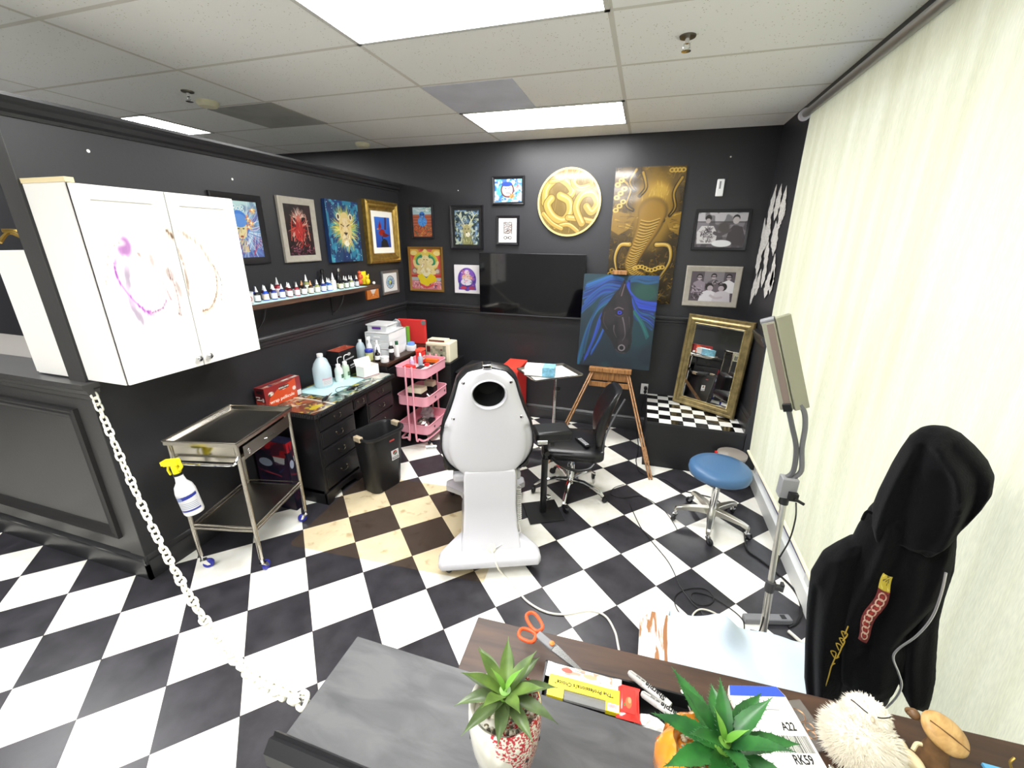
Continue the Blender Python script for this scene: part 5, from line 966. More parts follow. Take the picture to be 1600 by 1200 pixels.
t = thing('gel_bottle', 'taller grey-blue squeeze bottle at the back of the pink cart top', 'bottle', on_cart(.02, .02, .770)); MB().lathe([(0, 0), (.022, 0), (.024, .08), (.012, .10), (0, .10)], n=18).obj('body', clear('bluegrey_gel', '#a8b8c8', .85), t); MB().lathe([(0, .098), (.012, .098), (.008, .125), (0, .126)], n=14).obj('cap', WHITEPL, t)
t = thing('sharps_container', 'translucent red sharps container with white hazard label behind the cart top', 'sharps container', on_cart(.10, .06, .770), RZC); MB().box(-.045, -.035, 0, .045, .03, .12).obj('body', RED, t, bevel=.008, smooth=False); MB().box(-.05, -.038, .12, .05, .033, .15).obj('lid', mat('red_clear', '#ef5a48', .25), t, bevel=.01, smooth=False)
painted('label', Cv(50, 40, '#f4f0ea').ell(.5, .5, .2, .25, '#d8302c'), .05, .04, t, PRINT, loc=(0, -.0365, .06))
o = simple_box('tip_rack', 'bright orange tip rack at the far end of the pink cart top', 'rack', on_cart(.155, -.035, .770), RZC, (.05, .13, .035), ORANGE)
simple_box('cardboard_box', 'cream box on black packets at the near end of the pink cart middle tray', 'box', on_cart(-.12, -.0, .5505), RZC, (.12, .16, .045), CREAM)
simple_box('packet_stack', 'black packets under the cream box in the middle tray', 'packets', on_cart(-.12, .0, .4445), RZC, (.12, .15, .105), BLACKPL)
simple_box('cardboard_box', 'small cream box at the far end of the pink cart middle tray', 'box', on_cart(.15, -.0, .5205), RZC, (.07, .10, .055), CREAM)
simple_box('packet_stack', 'black box under the small cream box in the middle tray', 'packets', on_cart(.15, .0, .4445), RZC, (.08, .12, .075), BLACKMAT)
for i, (x, y, a, lb) in enumerate(((-.02, -.03, .2, 'black cable bundle leaning in the middle tray beside the cream box'), (.05, .0, -.3, 'second black cable bundle in the centre of the middle tray'))):
    mb = MB(); mb.tube([(0, -.08, .012), (.02, 0, .05), (0, .08, .085)], .012, 8, smooth=4); o = tag(mb.obj('cable_bundle', BLACKPL), lb, 'cable'); o.location = on_cart(x, y, .4445); o.rotation_euler = (0, 0, RZC+a)
o = tag(MB().tube([(0, -.07, .01), (.01, 0, .07), (0, .06, .12)], .009, 8, smooth=4).obj('silver_tube', CHROME), 'silver tube leaning in the middle tray of the pink cart', 'tube'); o.location = on_cart(-.045, -.04, .4445); o.rotation_euler = (0, 0, RZC)
def crumple(name, label, cat, loc, r, m, seed=1, sq=(1, 1, .7), rough=.35):
    mb = MB(); n, k = 14, 9; r_ = random.Random(seed); rings = []
    for i in range(k+1):
        a = PI*i/k; rings.append([mb.bm.verts.new((math.sin(a)*math.cos(2*PI*j/n)*r*sq[0]*(1-rough*r_.random()), math.sin(a)*math.sin(2*PI*j/n)*r*sq[1]*(1-rough*r_.random()), (1-math.cos(a))*r*sq[2]*(1-rough*.3*r_.random()))) for j in range(n)])
    mb.rings(rings, caps=True); o = mb.obj(name, m, smooth=False); o.location = loc; return tag(o, label, cat)
crumple('foil_packets', 'silver crumpled foil packets in the bottom tray of the pink cart', 'packets', on_cart(-.08, -.02, .1545), .075, mat('foil', '#b9b6ae', .25, metal=.9), 4)
crumple('plastic_bag', 'crumpled clear plastic bag at the far end of the pink cart bottom tray', 'bag', on_cart(.11, .03, .1545), .085, clear('film', '#d8dce0', .6, .15), 7, (1, 1, .9))
simple_box('black_case', 'black case lying in the bottom tray of the pink cart', 'case', on_cart(.02, -.06, .1545), RZC+.15, (.10, .06, .05), BLACKPL)

# ------------------------------------------------------------------ second cabinet behind the pink trolley
t = thing('side_cabinet', 'low black cabinet with a dark brown wooden top in the far left corner', 'cabinet', (XL+.004, 3.24, 0))
MB().box(0, .01, .03, .42, .98, .81).obj('carcass', DESKBLK, t, bevel=.003, smooth=False)
MB().box(-.0, 0, .81, .44, 1.0, .84).obj('top', wood('dark_brown_top', '#4a3122', '#241711', 5, axis=1, rough=.4), t, bevel=.003, smooth=False)
mb = MB(); mb.box(.42, .03, .08, .432, .48, .78); mb.box(.42, .51, .08, .432, .96, .78); mb.obj('door', DESKBLK, t, bevel=.003, smooth=False)
SZ = .8405
t = thing('drawer_tower', 'white plastic tower of small drawers standing on the side cabinet', 'drawer tower', (XL+.215, 3.60, SZ), .05)
mb = MB(); mb.box(-.13, -.17, 0, -.124, .17, .24); mb.box(.124, -.17, 0, .13, .17, .24); mb.box(-.13, -.17, .232, .13, .17, .24); mb.box(-.13, -.17, 0, .13, .17, .008); mb.box(-.13, .162, 0, .13, .17, .24)
for z_ in (.08, .155): mb.box(-.13, -.17, z_, .13, .17, z_+.008)
mb.obj('shell', WHITEPL, t, smooth=False)
for i, z_ in enumerate((.01, .09, .165)):
    d_ = MB().box(-.12, -.172, z_, .12, .15, z_+.062).obj('drawer', MILKY, t, bevel=.003, smooth=False); d2 = MB().box(-.09, -.13, z_+.004, .09, .1, z_+.045).obj('contents', mat('blue_grey_fill', '#8fb0c4', .6) if i == 2 else mat('grey_fill', '#b0aeb0', .6), d_, smooth=False); MB().box(-.03, -.182, z_+.028, .03, -.172, z_+.038).obj('handle', WHITEPL, d_, smooth=False)
t = thing('clip_box', 'clear lidded box with purple clip handle on top of the drawer tower', 'storage box', (XL+.19, 3.58, SZ+.2405), .05)
MB().box(-.105, -.10, 0, .105, .10, .055).obj('box', MILKY, t, bevel=.006, smooth=False); MB().box(-.115, -.11, .055, .115, .11, .068).obj('lid', WHITEPL, t, bevel=.004, smooth=False); MB().box(-.045, -.114, .025, .045, -.10, .045).obj('clip', PURPLE, t, bevel=.003, smooth=False)
crumple('plastic_bag', 'crumpled clear plastic bag of black packets behind the drawer tower', 'bag', (XL+.13, 3.92, SZ), .09, mat('grey_film', '#8d9094', .3, noise=(30, .4)), 9, (1, .8, 1.65))
t = thing('folder_case', 'flat red plastic case standing upright in the corner', 'case', (XL+.25, 4.05, SZ), .1); MB().box(-.165, -.02, 0, .165, .02, .27).obj('shell', mat('case_red', '#dd3a38', .35), t, bevel=.01, smooth=False)
MB().lathe([(.018, -.004), (.026, -.004), (.026, .004), (.018, .004)], n=20, M=Matrix.Translation((.145, -.022, .24)) @ Matrix.Rotation(PI/2, 4, 'X')).obj('latch_ring', GREYPL, t)
tag(MB().box(XL+.27, 3.85, SZ, XL+.30, 3.91, SZ+.22).obj('green_packet', mat('packet_green', '#6fae3c', .5), smooth=False), 'narrow green packet between drawer tower and red case', 'packet')
t = thing('refill_jug', 'small clear jug of liquid on the near left of the side cabinet', 'jug', (XL+.075, 3.36, SZ)); MB().lathe([(0, 0), (.042, 0), (.045, .01), (.045, .10), (.03, .14), (.014, .155), (0, .155)], n=22).obj('body', JUGPL, t); MB().lathe([(0, .154), (.016, .154), (.016, .176), (0, .176)], n=16).obj('cap', WHITEPL, t)
for x, y, h_, lb, cl in ((.165, 3.375, .20, 'white trigger spray bottle behind the blue-lidded tub', 1), (.25, 3.375, .19, 'plain white bottle beside the drawer tower corner', 0)):
    t = thing('white_bottle', lb, 'bottle', (XL+x, y, SZ)); MB().lathe([(0, 0), (.026, 0), (.028, .01), (.028, h_*.6), (.012, h_*.75), (0, h_*.75)], n=20).obj('body', WHITEPL, t)
    mb = MB(); mb.lathe([(0, h_*.745), (.013, h_*.745), (.012, h_*.95), (0, h_*.96)], n=14)
    if cl: mb.box(-.006, -.035, h_*.92, .006, .02, h_*1.05)
    mb.obj('cap', WHITEPL, t)
t = thing('wipes_tub', 'round tub of yellow wipes with a dark blue lid', 'tub', (XL+.21, 3.30, SZ)); MB().lathe([(0, 0), (.034, 0), (.036, .005), (.036, .08), (0, .08)], n=24).obj('tub', clear('pale_yellow', '#e4e6a0', .85, .2), t); MB().lathe([(0, .079), (.038, .079), (.039, .10), (.034, .108), (0, .11)], n=24).obj('lid', BLUEPL, t)
t = thing('dropper_bottle', 'dark brown pump bottle with white label next to the blue-lidded tub', 'bottle', (XL+.30, 3.30, SZ)); MB().lathe([(0, 0), (.024, 0), (.025, .005), (.025, .07), (.012, .085), (0, .085)], n=20).obj('body', mat('amber_dark', '#1a1413', .2), t); MB().lathe([(0, .084), (.013, .084), (.01, .105), (.004, .11), (.003, .135), (0, .136)], n=14).obj('cap', BLACKPL, t); MB().lathe([(.0256, .015), (.0256, .055)], n=20, caps=False).obj('label_band', WHITEP, t)
t = thing('cream_pot', 'low round white pot with printed lid at the front of the side cabinet', 'pot', (XL+.385, 3.29, SZ)); MB().lathe([(0, 0), (.036, 0), (.038, .005), (.038, .04), (0, .04)], n=24).obj('pot', WHITEPL, t); MB().lathe([(0, .0395), (.041, .0395), (.041, .055), (0, .056)], n=24).obj('lid', MILKY, t)
t = thing('black_bottle', 'tall black bottle with white band in front of the drawer tower', 'bottle', (XL+.40, 3.385, SZ)); MB().lathe([(0, 0), (.024, 0), (.025, .01), (.025, .12), (.012, .14), (0, .14)], n=20).obj('body', BLACKPL, t); MB().lathe([(.0257, .075), (.0257, .11)], n=20, caps=False).obj('label_band', WHITEP, t); MB().lathe([(0, .139), (.012, .139), (.005, .175), (0, .176)], n=12).obj('cap', WHITEPL, t)
t = thing('green_cap_bottle', 'white bottle with a green cap right of the drawer tower', 'bottle', (XL+.39, 3.50, SZ)); MB().lathe([(0, 0), (.022, 0), (.023, .12), (0, .12)], n=20).obj('body', WHITEPL, t); MB().lathe([(0, .1195), (.016, .1195), (.016, .155), (0, .156)], n=14).obj('cap', mat('cap_green', '#1f5a3a', .4), t)
t = thing('wipe_dispenser', 'white tub with a sky blue lid in front of the red case', 'tub', (XL+.39, 3.77, SZ)); MB().lathe([(0, 0), (.05, 0), (.052, .005), (.052, .055), (0, .055)], n=24).obj('tub', WHITEPL, t); MB().lathe([(0, .0545), (.038, .0545), (.036, .085), (0, .088)], n=20).obj('lid', mat('sky_blue', '#6f9be0', .4), t)
# appliance and black storage units along the back wall
t = thing('storage_unit', 'black storage unit under the cream sterilizer box in the corner', 'cabinet', (XL+.54, 3.305, 0)); MB().box(-.02, .47, 0, .29, .82, .73).obj('carcass', BLACKPL, t, bevel=.006, smooth=False)
MB().box(-.01, .462, .06, .28, .47, .70).obj('door', BLACKMAT, t, bevel=.004, smooth=False)
t = thing('sterilizer', 'cream box-shaped appliance with a dark red carrying handle', 'appliance', (XL+.66, 3.89, .7305), .03)
MB().box(-.12, -.09, 0, .15, .12, .20).obj('casing', CREAM, t, bevel=.008, smooth=False); MB().box(-.115, -.05, .20, .09, .06, .225).obj('handle', CREAM, t, bevel=.006, smooth=False); MB().box(-.10, -.0515, .203, .075, -.0505, .222).obj('handle_panel', mat('brown_red', '#6e3530', .4), t, smooth=False)
c = Cv(60, 50, '#c9c6aa'); c.blot(7, '#8f9a80', .5, .1, 3, .8); c.poly([(.02, .5), (.2, .5), (.2, .9), (.02, .9)], '#5a2222'); c.ell(.75, .3, .06, .08, '#3a3430'); c.ell(.75, .7, .05, .06, '#6a4a44'); painted('control_panel', c, .22, .15, t, PRINT, loc=(.0, -.0906, .10))
t = thing('media_cabinet', 'low matt black cabinet against the back wall behind the tattoo chair', 'cabinet', (-1.535, 3.88, 0)); MB().box(-.26, .0, .0, .18, .46, .60).obj('carcass', mat('matt_black_cab', '#1c1c1e', .55), t, bevel=.004, smooth=False); MB().box(-.27, -.01, .60, .19, .47, .62).obj('top', mat('cab_top', '#2a2a2c', .4), t, bevel=.004, smooth=False)
MB().box(-.24, -.012, .05, .16, .0, .56).obj('door', BLACKMAT, t, bevel=.003, smooth=False)
t = thing('toolbox', 'red metal box peeking out behind the top of the tattoo chair', 'box', (-1.22, 4.0, 0)); MB().box(-.10, -.09, .0, .09, .28, .66).obj('body', RED, t, bevel=.004, smooth=False); MB().box(-.105, -.10, .662, .095, .285, .70).obj('lid', mat('lid_red', '#e8493a', .35), t, bevel=.004, smooth=False)

# ------------------------------------------------------------------ floor mat under the tattoo chair
def mat_sheet():
    m = bpy.data.materials.new('amber_clear_vinyl'); m.use_nodes = True; nt = m.node_tree; nt.nodes.clear()
    out = N(nt, 'ShaderNodeOutputMaterial'); mx = N(nt, 'ShaderNodeMixShader'); tr = N(nt, 'ShaderNodeBsdfTransparent'); p = N(nt, 'ShaderNodeBsdfPrincipled')
    tc = N(nt, 'ShaderNodeTexCoord'); n = N(nt, 'ShaderNodeTexNoise'); n.inputs['Scale'].default_value = 14; n.inputs['Detail'].default_value = 10; nt.links.new(tc.outputs['Object'], n.inputs['Vector'])
    cr = N(nt, 'ShaderNodeValToRGB'); cr.color_ramp.elements[0].position = .30; cr.color_ramp.elements[1].position = .42
    cr.color_ramp.elements[0].color = (*rgb('#dfd3ba'), 1); cr.color_ramp.elements[1].color = (*rgb('#fbf4e2'), 1); nt.links.new(n.outputs[0], cr.inputs[0]); nt.links.new(cr.outputs[0], tr.inputs[0])
    p.inputs['Base Color'].default_value = (*rgb('#8c7466'), 1); p.inputs['Roughness'].default_value = .35
    mx.inputs[0].default_value = .13; nt.links.new(tr.outputs[0], mx.inputs[1]); nt.links.new(p.outputs[0], mx.inputs[2]); nt.links.new(mx.outputs[0], out.inputs[0])
    mb = MB(); a = Vector((-2.085, 1.757, .0022)); u = Vector((1.0, .068, 0)).normalized(); v = Vector((-u.y, u.x, 0)); L, W_ = 1.36, .92
    P = [a+u*x+v*y for x, y in [(0, .03), (.03, 0), (L, 0), (L, W_), (0, W_)]]
    mb._faces(P, [(0, 1, 2, 3, 4)]); o = mb.obj('chair_mat', m, smooth=False); tag(o, 'worn amber-tinted clear floor mat lying under the white tattoo chair', 'floor mat')
mat_sheet()

# ------------------------------------------------------------------ tattoo chair
TA = .40
t = thing('tattoo_chair', 'large white shell tattoo chair with a round face hole, seen from behind', 'tattoo chair', (-.855, 2.29, 0), TA)
TI = (Matrix.Translation((-.855, 2.29, 0)) @ Matrix.Rotation(TA, 4, 'Z')).inverted(); TN = Matrix.Rotation(TA, 3, 'Z') @ Vector((0, -1, 0))
def tloc(px, py, yl):   # point on the chair's own plane y = yl
    p0 = (Matrix.Translation((-.855, 2.29, 0)) @ Matrix.Rotation(TA, 4, 'Z')) @ Vector((0, yl, 0)); return TI @ atplane(px, py, p0, TN)
# base: H-shaped moulded foot
def basepoly(k=1.0):
    P = [(-.30, -.43), (.28, -.43), (.30, -.40), (.30, -.33), (.20, -.24), (.155, -.1), (.155, .22), (.20, .34), (.31, .42), (.31, .50), (.28, .52), (-.28, .52), (-.31, .50), (-.31, .42), (-.20, .34), (-.155, .22), (-.155, -.1), (-.20, -.24), (-.32, -.33), (-.32, -.40)]
    return [(x*k, y*(k if k < 1 else 1)) for x, y in P]
mb = MB(); rings = []
for k, z_ in ((1.0, .080), (1.0, .115), (.97, .132), (.90, .140), (.62, .168), (.50, .175)):
    rings.append([mb.bm.verts.new((x, y, z_)) for x, y in basepoly(k)])
mb.rings(rings, caps=True); mb.obj('base', WHITEGLOSS, t, bevel=.006, ang=50)
for x, y in ((-.25, -.37), (.25, -.37), (-.25, .46), (.25, .46)): caster(t, (x, y, 0), .033, BLACKPL, .084, rz=2.2, fork=BLACKPL)
# column cover
mb = MB(); rings = []
for z_, w_, y0, y1 in ((.14, .185, -.36, .15), (.18, .180, -.33, .15), (.24, .168, -.285, .15), (.40, .160, -.26, .15), (.60, .158, -.26, .15), (.64, .15, -.25, .14)):
    rings.append([mb.bm.verts.new(v) for v in ((-w_, y0, z_), (w_, y0, z_), (w_, y1, z_), (-w_, y1, z_))])
mb.rings(rings, caps=True); mb.obj('column_cover', WHITEGLOSS, t, bevel=.01, ang=30)
for s in (-1, 1): MB().lathe([(0, 0), (.009, 0), (.007, .003), (0, .004)], n=12, M=Matrix.Translation((s*.115, -.275, .265)) @ Matrix.Rotation(PI/2, 4, 'X')).obj('screw', CHROME, t)
tg = MB(); tg.lathe([(.012, 0), (.026, 0), (.026, .006), (.012, .008)], n=24, M=Matrix.Translation((-.0, -.355, .165)) @ Matrix.Rotation(PI/2-.5, 4, 'X')); tg.obj('cable_gland', CREAM, t)
# shell: rows of outline points measured on the chair's rear plane
YS = -.20
rowsL = [(757, 576), (733, 580), (718, 594), (712, 620), (706, 640), (697, 660), (690, 680), (688, 700), (691, 712), (697, 724), (707, 735), (719, 745)]
rowsR = [(768, 576), (791, 581), (805, 596), (812, 618), (820, 640), (828, 658), (832, 678), (831, 698), (826, 711), (816, 724), (803, 735), (790, 742)]
def side(px): return [tloc(x, y, YS) for x, y in px]
LS, RS = side(rowsL), side(rowsR); zt, zb = (LS[0].z+RS[0].z)/2, (LS[-1].z+RS[-1].z)/2
LT = sorted([(p.z, p.x) for p in LS]); RT = sorted([(p.z, p.x) for p in RS])
cx0 = (LT[5][1]+RT[5][1])/2
def halfw(z):
    a = interp(z, LT); b = interp(z, RT); return (b-a)/2
def outline(z): return cx0-halfw(z), cx0+halfw(z)
mb = MB(); rings = []; NX = 40; zs = np.concatenate([np.linspace(zb, zt-.05, 34), zt-.05+.05*np.sin(np.linspace(.15, PI/2, 7))])
back = []
def prof(q, z):
    d = .055*(1-abs(q)**5)
    if abs(q) > .82 and z < zb+.34: d -= .018*min(1, (abs(q)-.82)/.05)       # stepped side recesses
    if z < zb+.10: d -= .02*(1-(z-zb)/.10)**2
    return -d
for z_ in zs:
    a, b = outline(z_); rings.append([mb.bm.verts.new((cx0+(b-a)/2*q, YS+prof(q, z_), z_)) for q in np.sin(np.linspace(-PI/2, PI/2, NX))])
for r0, r1 in zip(rings, rings[1:]):
    for i in range(NX-1): mb.bm.faces.new((r0[i], r0[i+1], r1[i+1], r1[i]))
# flange ring going in, then closed back
ed = [r[0] for r in rings]+[v for v in rings[-1][1:-1]]+[r[-1] for r in rings[::-1]]+[v for v in rings[0][-2:0:-1]]
bk = [mb.bm.verts.new((v.co.x*1.0, YS+.03, v.co.z)) for v in ed]; n = len(ed)
for i in range(n): mb.bm.faces.new((ed[i], ed[(i+1) % n], bk[(i+1) % n], bk[i]))
mb.bm.faces.new(bk)
sh = mb.mesh('shell', WHITEGLOSS, ang=40); sho = link('shell', sh, t)
hc = tloc(764, 617, YS-.05)
cut = MB(); cut.lathe([(.094, -.2), (.094, .3)], n=48, sy=.86, M=Matrix.Translation((hc.x, YS, hc.z)) @ Matrix.Rotation(PI/2, 4, 'X')); cuo = cut.obj('cut', WHITEGLOSS, t)
bo = sho.modifiers.new('b', 'BOOLEAN'); bo.operation = 'DIFFERENCE'; bo.object = cuo; bo.solver = 'EXACT'
bpy.context.view_layer.update(); dg = bpy.context.evaluated_depsgraph_get(); me2 = bpy.data.meshes.new_from_object(sho.evaluated_get(dg)); sho.modifiers.clear(); sho.data = me2; bpy.data.objects.remove(cuo)
me2.set_sharp_from_angle(angle=math.radians(40))
MX = Matrix.Translation((hc.x, YS, hc.z)) @ Matrix.Rotation(PI/2, 4, 'X')
mb = MB(); mb.lathe([(.1055, .048), (.104, .058), (.097, .060), (.0915, .052), (.0905, -.02)], n=48, sy=.86, M=MX, caps=False); mb.obj('hole_rim', WHITEGLOSS, t)
# upholstery: black padded back that overhangs the shell, with a dark well behind the hole
mb = MB(); rings = []
for y_, k in ((YS+.005, 1.0), (YS+.0, 1.055), (YS+.03, 1.10), (YS+.09, 1.10), (YS+.12, 1.02), (YS+.125, .7)):
    R_ = []
    for z_ in np.linspace(zb+.05, zt, 26): R_.append((cx0+halfw(z_), z_))
    full = R_+[(2*cx0-x, z) for x, z in R_[::-1]]; zc = (zb+zt)/2+.02
    rings.append([mb.bm.verts.new((cx0+(x-cx0)*(k if k < 1 else 1+(k-1)*min(1, max(.15, (z-zb-.1)/.35))), y_, zc+(z-zc)*(k if k < 1 else 1+(k-1)*.55))) for x, z in full])
mb.rings(rings, caps=False)
mb.bm.faces.new(rings[-1]); mb.obj('back_cushion', BLACKLEATHER, t, ang=60)
mb = MB(); mb.lathe([(.090, .03), (.090, -.06), (.06, -.10), (0, -.105)], n=40, sy=.86, M=MX, caps=False); mb.obj('face_hole_cup', BLACKMAT, t)
mb = MB(); 
for s in (-1, 1):
    for z_ in (zt-.07, zb+.40): mb.lathe([(0, 0), (.011, 0), (.008, .004), (0, .005)], n=12, M=Matrix.Translation((cx0+s*halfw(z_)*.86, YS-.035, z_)) @ Matrix.Rotation(PI/2, 4, 'X'))
mb.obj('shell_screws', CHROME, t)
MB().box(cx0-.025, YS-.03, zt+.005, cx0+.025, YS+.05, zt+.03).obj('top_clamp', CHROME, t, bevel=.005)
for s in (-1, 1):
    MB().cyl((cx0+s*(.30), YS+.0, zb+.21), (cx0+s*.36, YS+.0, zb+.21), .013, n=14).obj('pivot_pin', CHROME, t)
mb = MB(); mb.box(cx0-.28, YS+.14, zb-.05, cx0+.28, YS+.65, zb+.08); mb.obj('seat_cushion', BLACKLEATHER, t, bevel=.035, smooth=True)
mb = MB(); mb.box(cx0-.24, YS+.66, zb-.22, cx0+.24, YS+.78, zb+.06, Matrix.Rotation(0, 4, 'X')); mb.obj('leg_rest', BLACKLEATHER, t, bevel=.03)
mb = MB(); mb.box(cx0-.22, YS+.12, zb-.12, cx0+.22, YS+.62, zb-.055); mb.obj('seat_pan', WHITEGLOSS, t, bevel=.02)
# coiled lead down the right side of the column
pts = [(.17, -.12, .60), (.175, -.14, .47)]
for i in range(150): a = i*2*PI/9; pts.append((.185+.014*math.cos(a), -.16-.06*i/150+.014*math.sin(a), .46-.0014*i))
pts += [(.185, -.235, .235), (.19, -.26, .20), (.12, -.31, .175), (.03, -.352, .165), (.0, -.362, .166)]
MB().tube(pts, .004, 6).obj('coiled_lead', mat('lead_white', '#dcdad6', .4), t)

# white air hose on the floor
def cable(name, label, pts, r, m, z=.006, k=8, cat='cable'):
    P = [(*p, z) if len(p) == 2 else p for p in pts]; return tag(MB().tube(P, r, 8, smooth=k).obj(name, m), label, cat)
CABW = mat('cable_white', '#dcd8cc', .45); CABK = mat('cable_black', '#131315', .4)
f2 = lambda L, z=.006: [tuple(atz(x, y, z)) for x, y in L]
cable('power_cable', 'thick white cable running from the tattoo chair foot across the floor', [tuple((TI.inverted() @ Vector((0, -.37, .165))))]+[tuple((TI.inverted() @ Vector((.03, -.44, .10))))]+f2([(785, 896), (806, 918), (822, 938), (850, 955), (880, 960), (920, 954), (945, 962), (960, 985), (966, 1010), (975, 1060)]), .006, CABW)
# stray tattoo cable pieces
K2 = [[(975, 757), (960, 762), (954, 772), (975, 778), (1000, 775), (1023, 786), (1040, 800), (1054, 820), (1058, 828)], [(984, 788), (1000, 822), (1015, 842), (1040, 872), (1052, 892), (1062, 915), (1080, 940), (1095, 955), (1100, 968), (1092, 972)],
      [(994, 716), (994, 722), (998, 735), (1010, 742), (1040, 750), (1062, 765), (1090, 772), (1118, 780), (1135, 797)], [(1163, 817), (1164, 840), (1168, 860), (1185, 873), (1210, 892), (1235, 915), (1248, 935), (1252, 955), (1246, 972), (1232, 980)],
      [(1092, 978), (1066, 962), (1055, 945), (1056, 930), (1075, 920), (1100, 920), (1114, 930), (1112, 942), (1095, 946), (1080, 935), (1085, 926), (1110, 932), (1140, 950), (1160, 968), (1163, 985)]]
for i, (L_, lb, r_) in enumerate(zip(K2, ('thin black cable with a loop near the easel leg', 'thin black cable crossing the tiles towards the light stand', 'black cable running from the bench past the blue stool', 'thick black power cable curving beside the window to the power strip', 'coiled thin black cable on the dark tile near the light stand'), (.0025, .003, .0042, .0065, .003))):
    cable('floor_cable', lb, f2(L_, .006+.0*i), r_, CABK)
cable('floor_cable', 'white cable looping over the floor near the draped table', f2([(1100, 985), (1085, 972), (1083, 960), (1095, 952), (1115, 957), (1132, 970), (1145, 985)], .012), .0045, CABW, z=.012)

# ------------------------------------------------------------------ black stand with arm pad, instrument table
t = thing('arm_rest_stand', 'black tripod-free arm rest on a square base plate beside the tattoo chair', 'arm rest', (-.545, 2.63, 0), .5)
t['label'] = 'black padded arm rest stand on a flat plate between tattoo chair and office chair'
MB().box(-.13, -.13, 0.0035, .13, .13, .010).obj('base_plate', BLACKMAT, t, bevel=.002, smooth=False)
MB().cyl((0, 0, .01), (0, 0, .46), .024, n=20).obj('outer_tube', BLACKPL, t); MB().cyl((0, 0, .46), (0.0, 0, .60), .017, n=16).obj('inner_tube', BLACKPL, t)
MB().lathe([(0, 0), (.018, 0), (.02, .012), (.012, .03), (0, .03)], n=16, M=Matrix.Translation((.024, 0, .13)) @ Matrix.Rotation(PI/2, 4, 'Y')).obj('clamp_knob', CHROME, t)
mb = MB(); mb.lathe([(0, 0), (.022, 0), (.02, .03), (0, .03)], n=8, M=Matrix.Translation((.0, -.02, .52)) @ Matrix.Rotation(PI/2, 4, 'X')); mb.lathe([(0, 0), (.02, 0), (.018, .03), (0, .03)], n=8, M=Matrix.Translation((.03, .0, .57)) @ Matrix.Rotation(PI/2, 4, 'Y')); mb.obj('adjust_knob', BLACKPL, t)
mb = MB(); mb.box(-.09, -.09, .62, .17, .09, .70); mb.obj('arm_pad', BLACKLEATHER, t, bevel=.02)
MB().box(-.05, -.04, .598, .05, .04, .622).obj('pad_bracket', BLACKPL, t)
MT = (-.70, 3.42)
t = thing('instrument_table', 'small overbed tray table on a chrome pole against the back wall', 'tray table', (MT[0], MT[1], 0), .12)
mb = MB(); P = rrect(.24, .19, .03, 4); Q = rrect(.232, .182, .026, 4); P2 = rrect(.21, .16, .02, 4)
rings = [[mb.bm.verts.new((x, y, z)) for x, y in R] for R, z in ((P2, .845), (P, .862), (P, .868), (Q, .868), (P2, .852))]; mb.rings(rings, caps=True); M_ = Matrix.Rotation(.55, 4, 'Z')
bmesh.ops.transform(mb.bm, matrix=M_, verts=mb.bm.verts); mb.obj('tray', STEEL, t)
mb = MB(); mb.box(-.20, -.15, .853, .20, .15, .856, M_); mb.obj('paper_towel', WHITEP, t, smooth=False)
MB().cyl((.05, .11, .50), (.05, .11, .846), .010, n=14).obj('upper_pole', CHROME, t); MB().cyl((.05, .11, .03), (.05, .11, .66), .0145, n=16).obj('lower_pole', CHROME, t)
MB().lathe([(0, 0), (.02, 0), (.022, .01), (.014, .03), (0, .032)], n=14, M=Matrix.Translation((.065, .11, .67)) @ Matrix.Rotation(PI/2, 4, 'Y')).obj('height_knob', BLACKPL, t)
mb = MB(); mb.tube([(.05, .11, .045), (-.2, .11, .035)], .012, 8); mb.tube([(-.2, -.06, .03), (-.2, .28, .03)], .012, 8); mb.tube([(.05, .06, .03), (.05, .28, .03)], .012, 8); mb.obj('foot_frame', CHROME, t)
mb = MB()
for x, y in ((-.2, -.06), (-.2, .28), (.05, .06), (.05, .28)): mb.lathe([(0, 0), (.014, 0), (.014, .022), (0, .022)], (x, y, 0), 12)
mb.obj('foot_glides', BLACKPL, t)
MM = rot_at(MT[0], MT[1], .12+.55)
def on_mt(x, y, z): p = MM @ Vector((x, y, z)); return (p.x, p.y, p.z)
t = thing('glove_dispenser_box', 'white and light blue box of gloves lying on the tray table', 'glove box', on_mt(-.09, -.03, .869), .67+.6)
MB().box(-.065, -.15, 0, .065, .10, .075).obj('carton', WHITEP, t, bevel=.002, smooth=False); MB().box(-.0655, .0, -.0005, .0655, .1005, .0755).obj('blue_sleeve', mat('light_blue_print', '#7fb9d2', .5, noise=(40, .35)), t, smooth=False)
t.location = on_mt(-.09, -.06, .8687); t.rotation_euler = (0, 0, .67+1.0+PI)
tag(MB().tube([(0, 0, 0), (.09, .015, .001)], .006, 8).obj('black_pen', BLACKPL), 'black pen lying behind the glove box on the tray table', 'pen').location = on_mt(-.10, .09, .863)

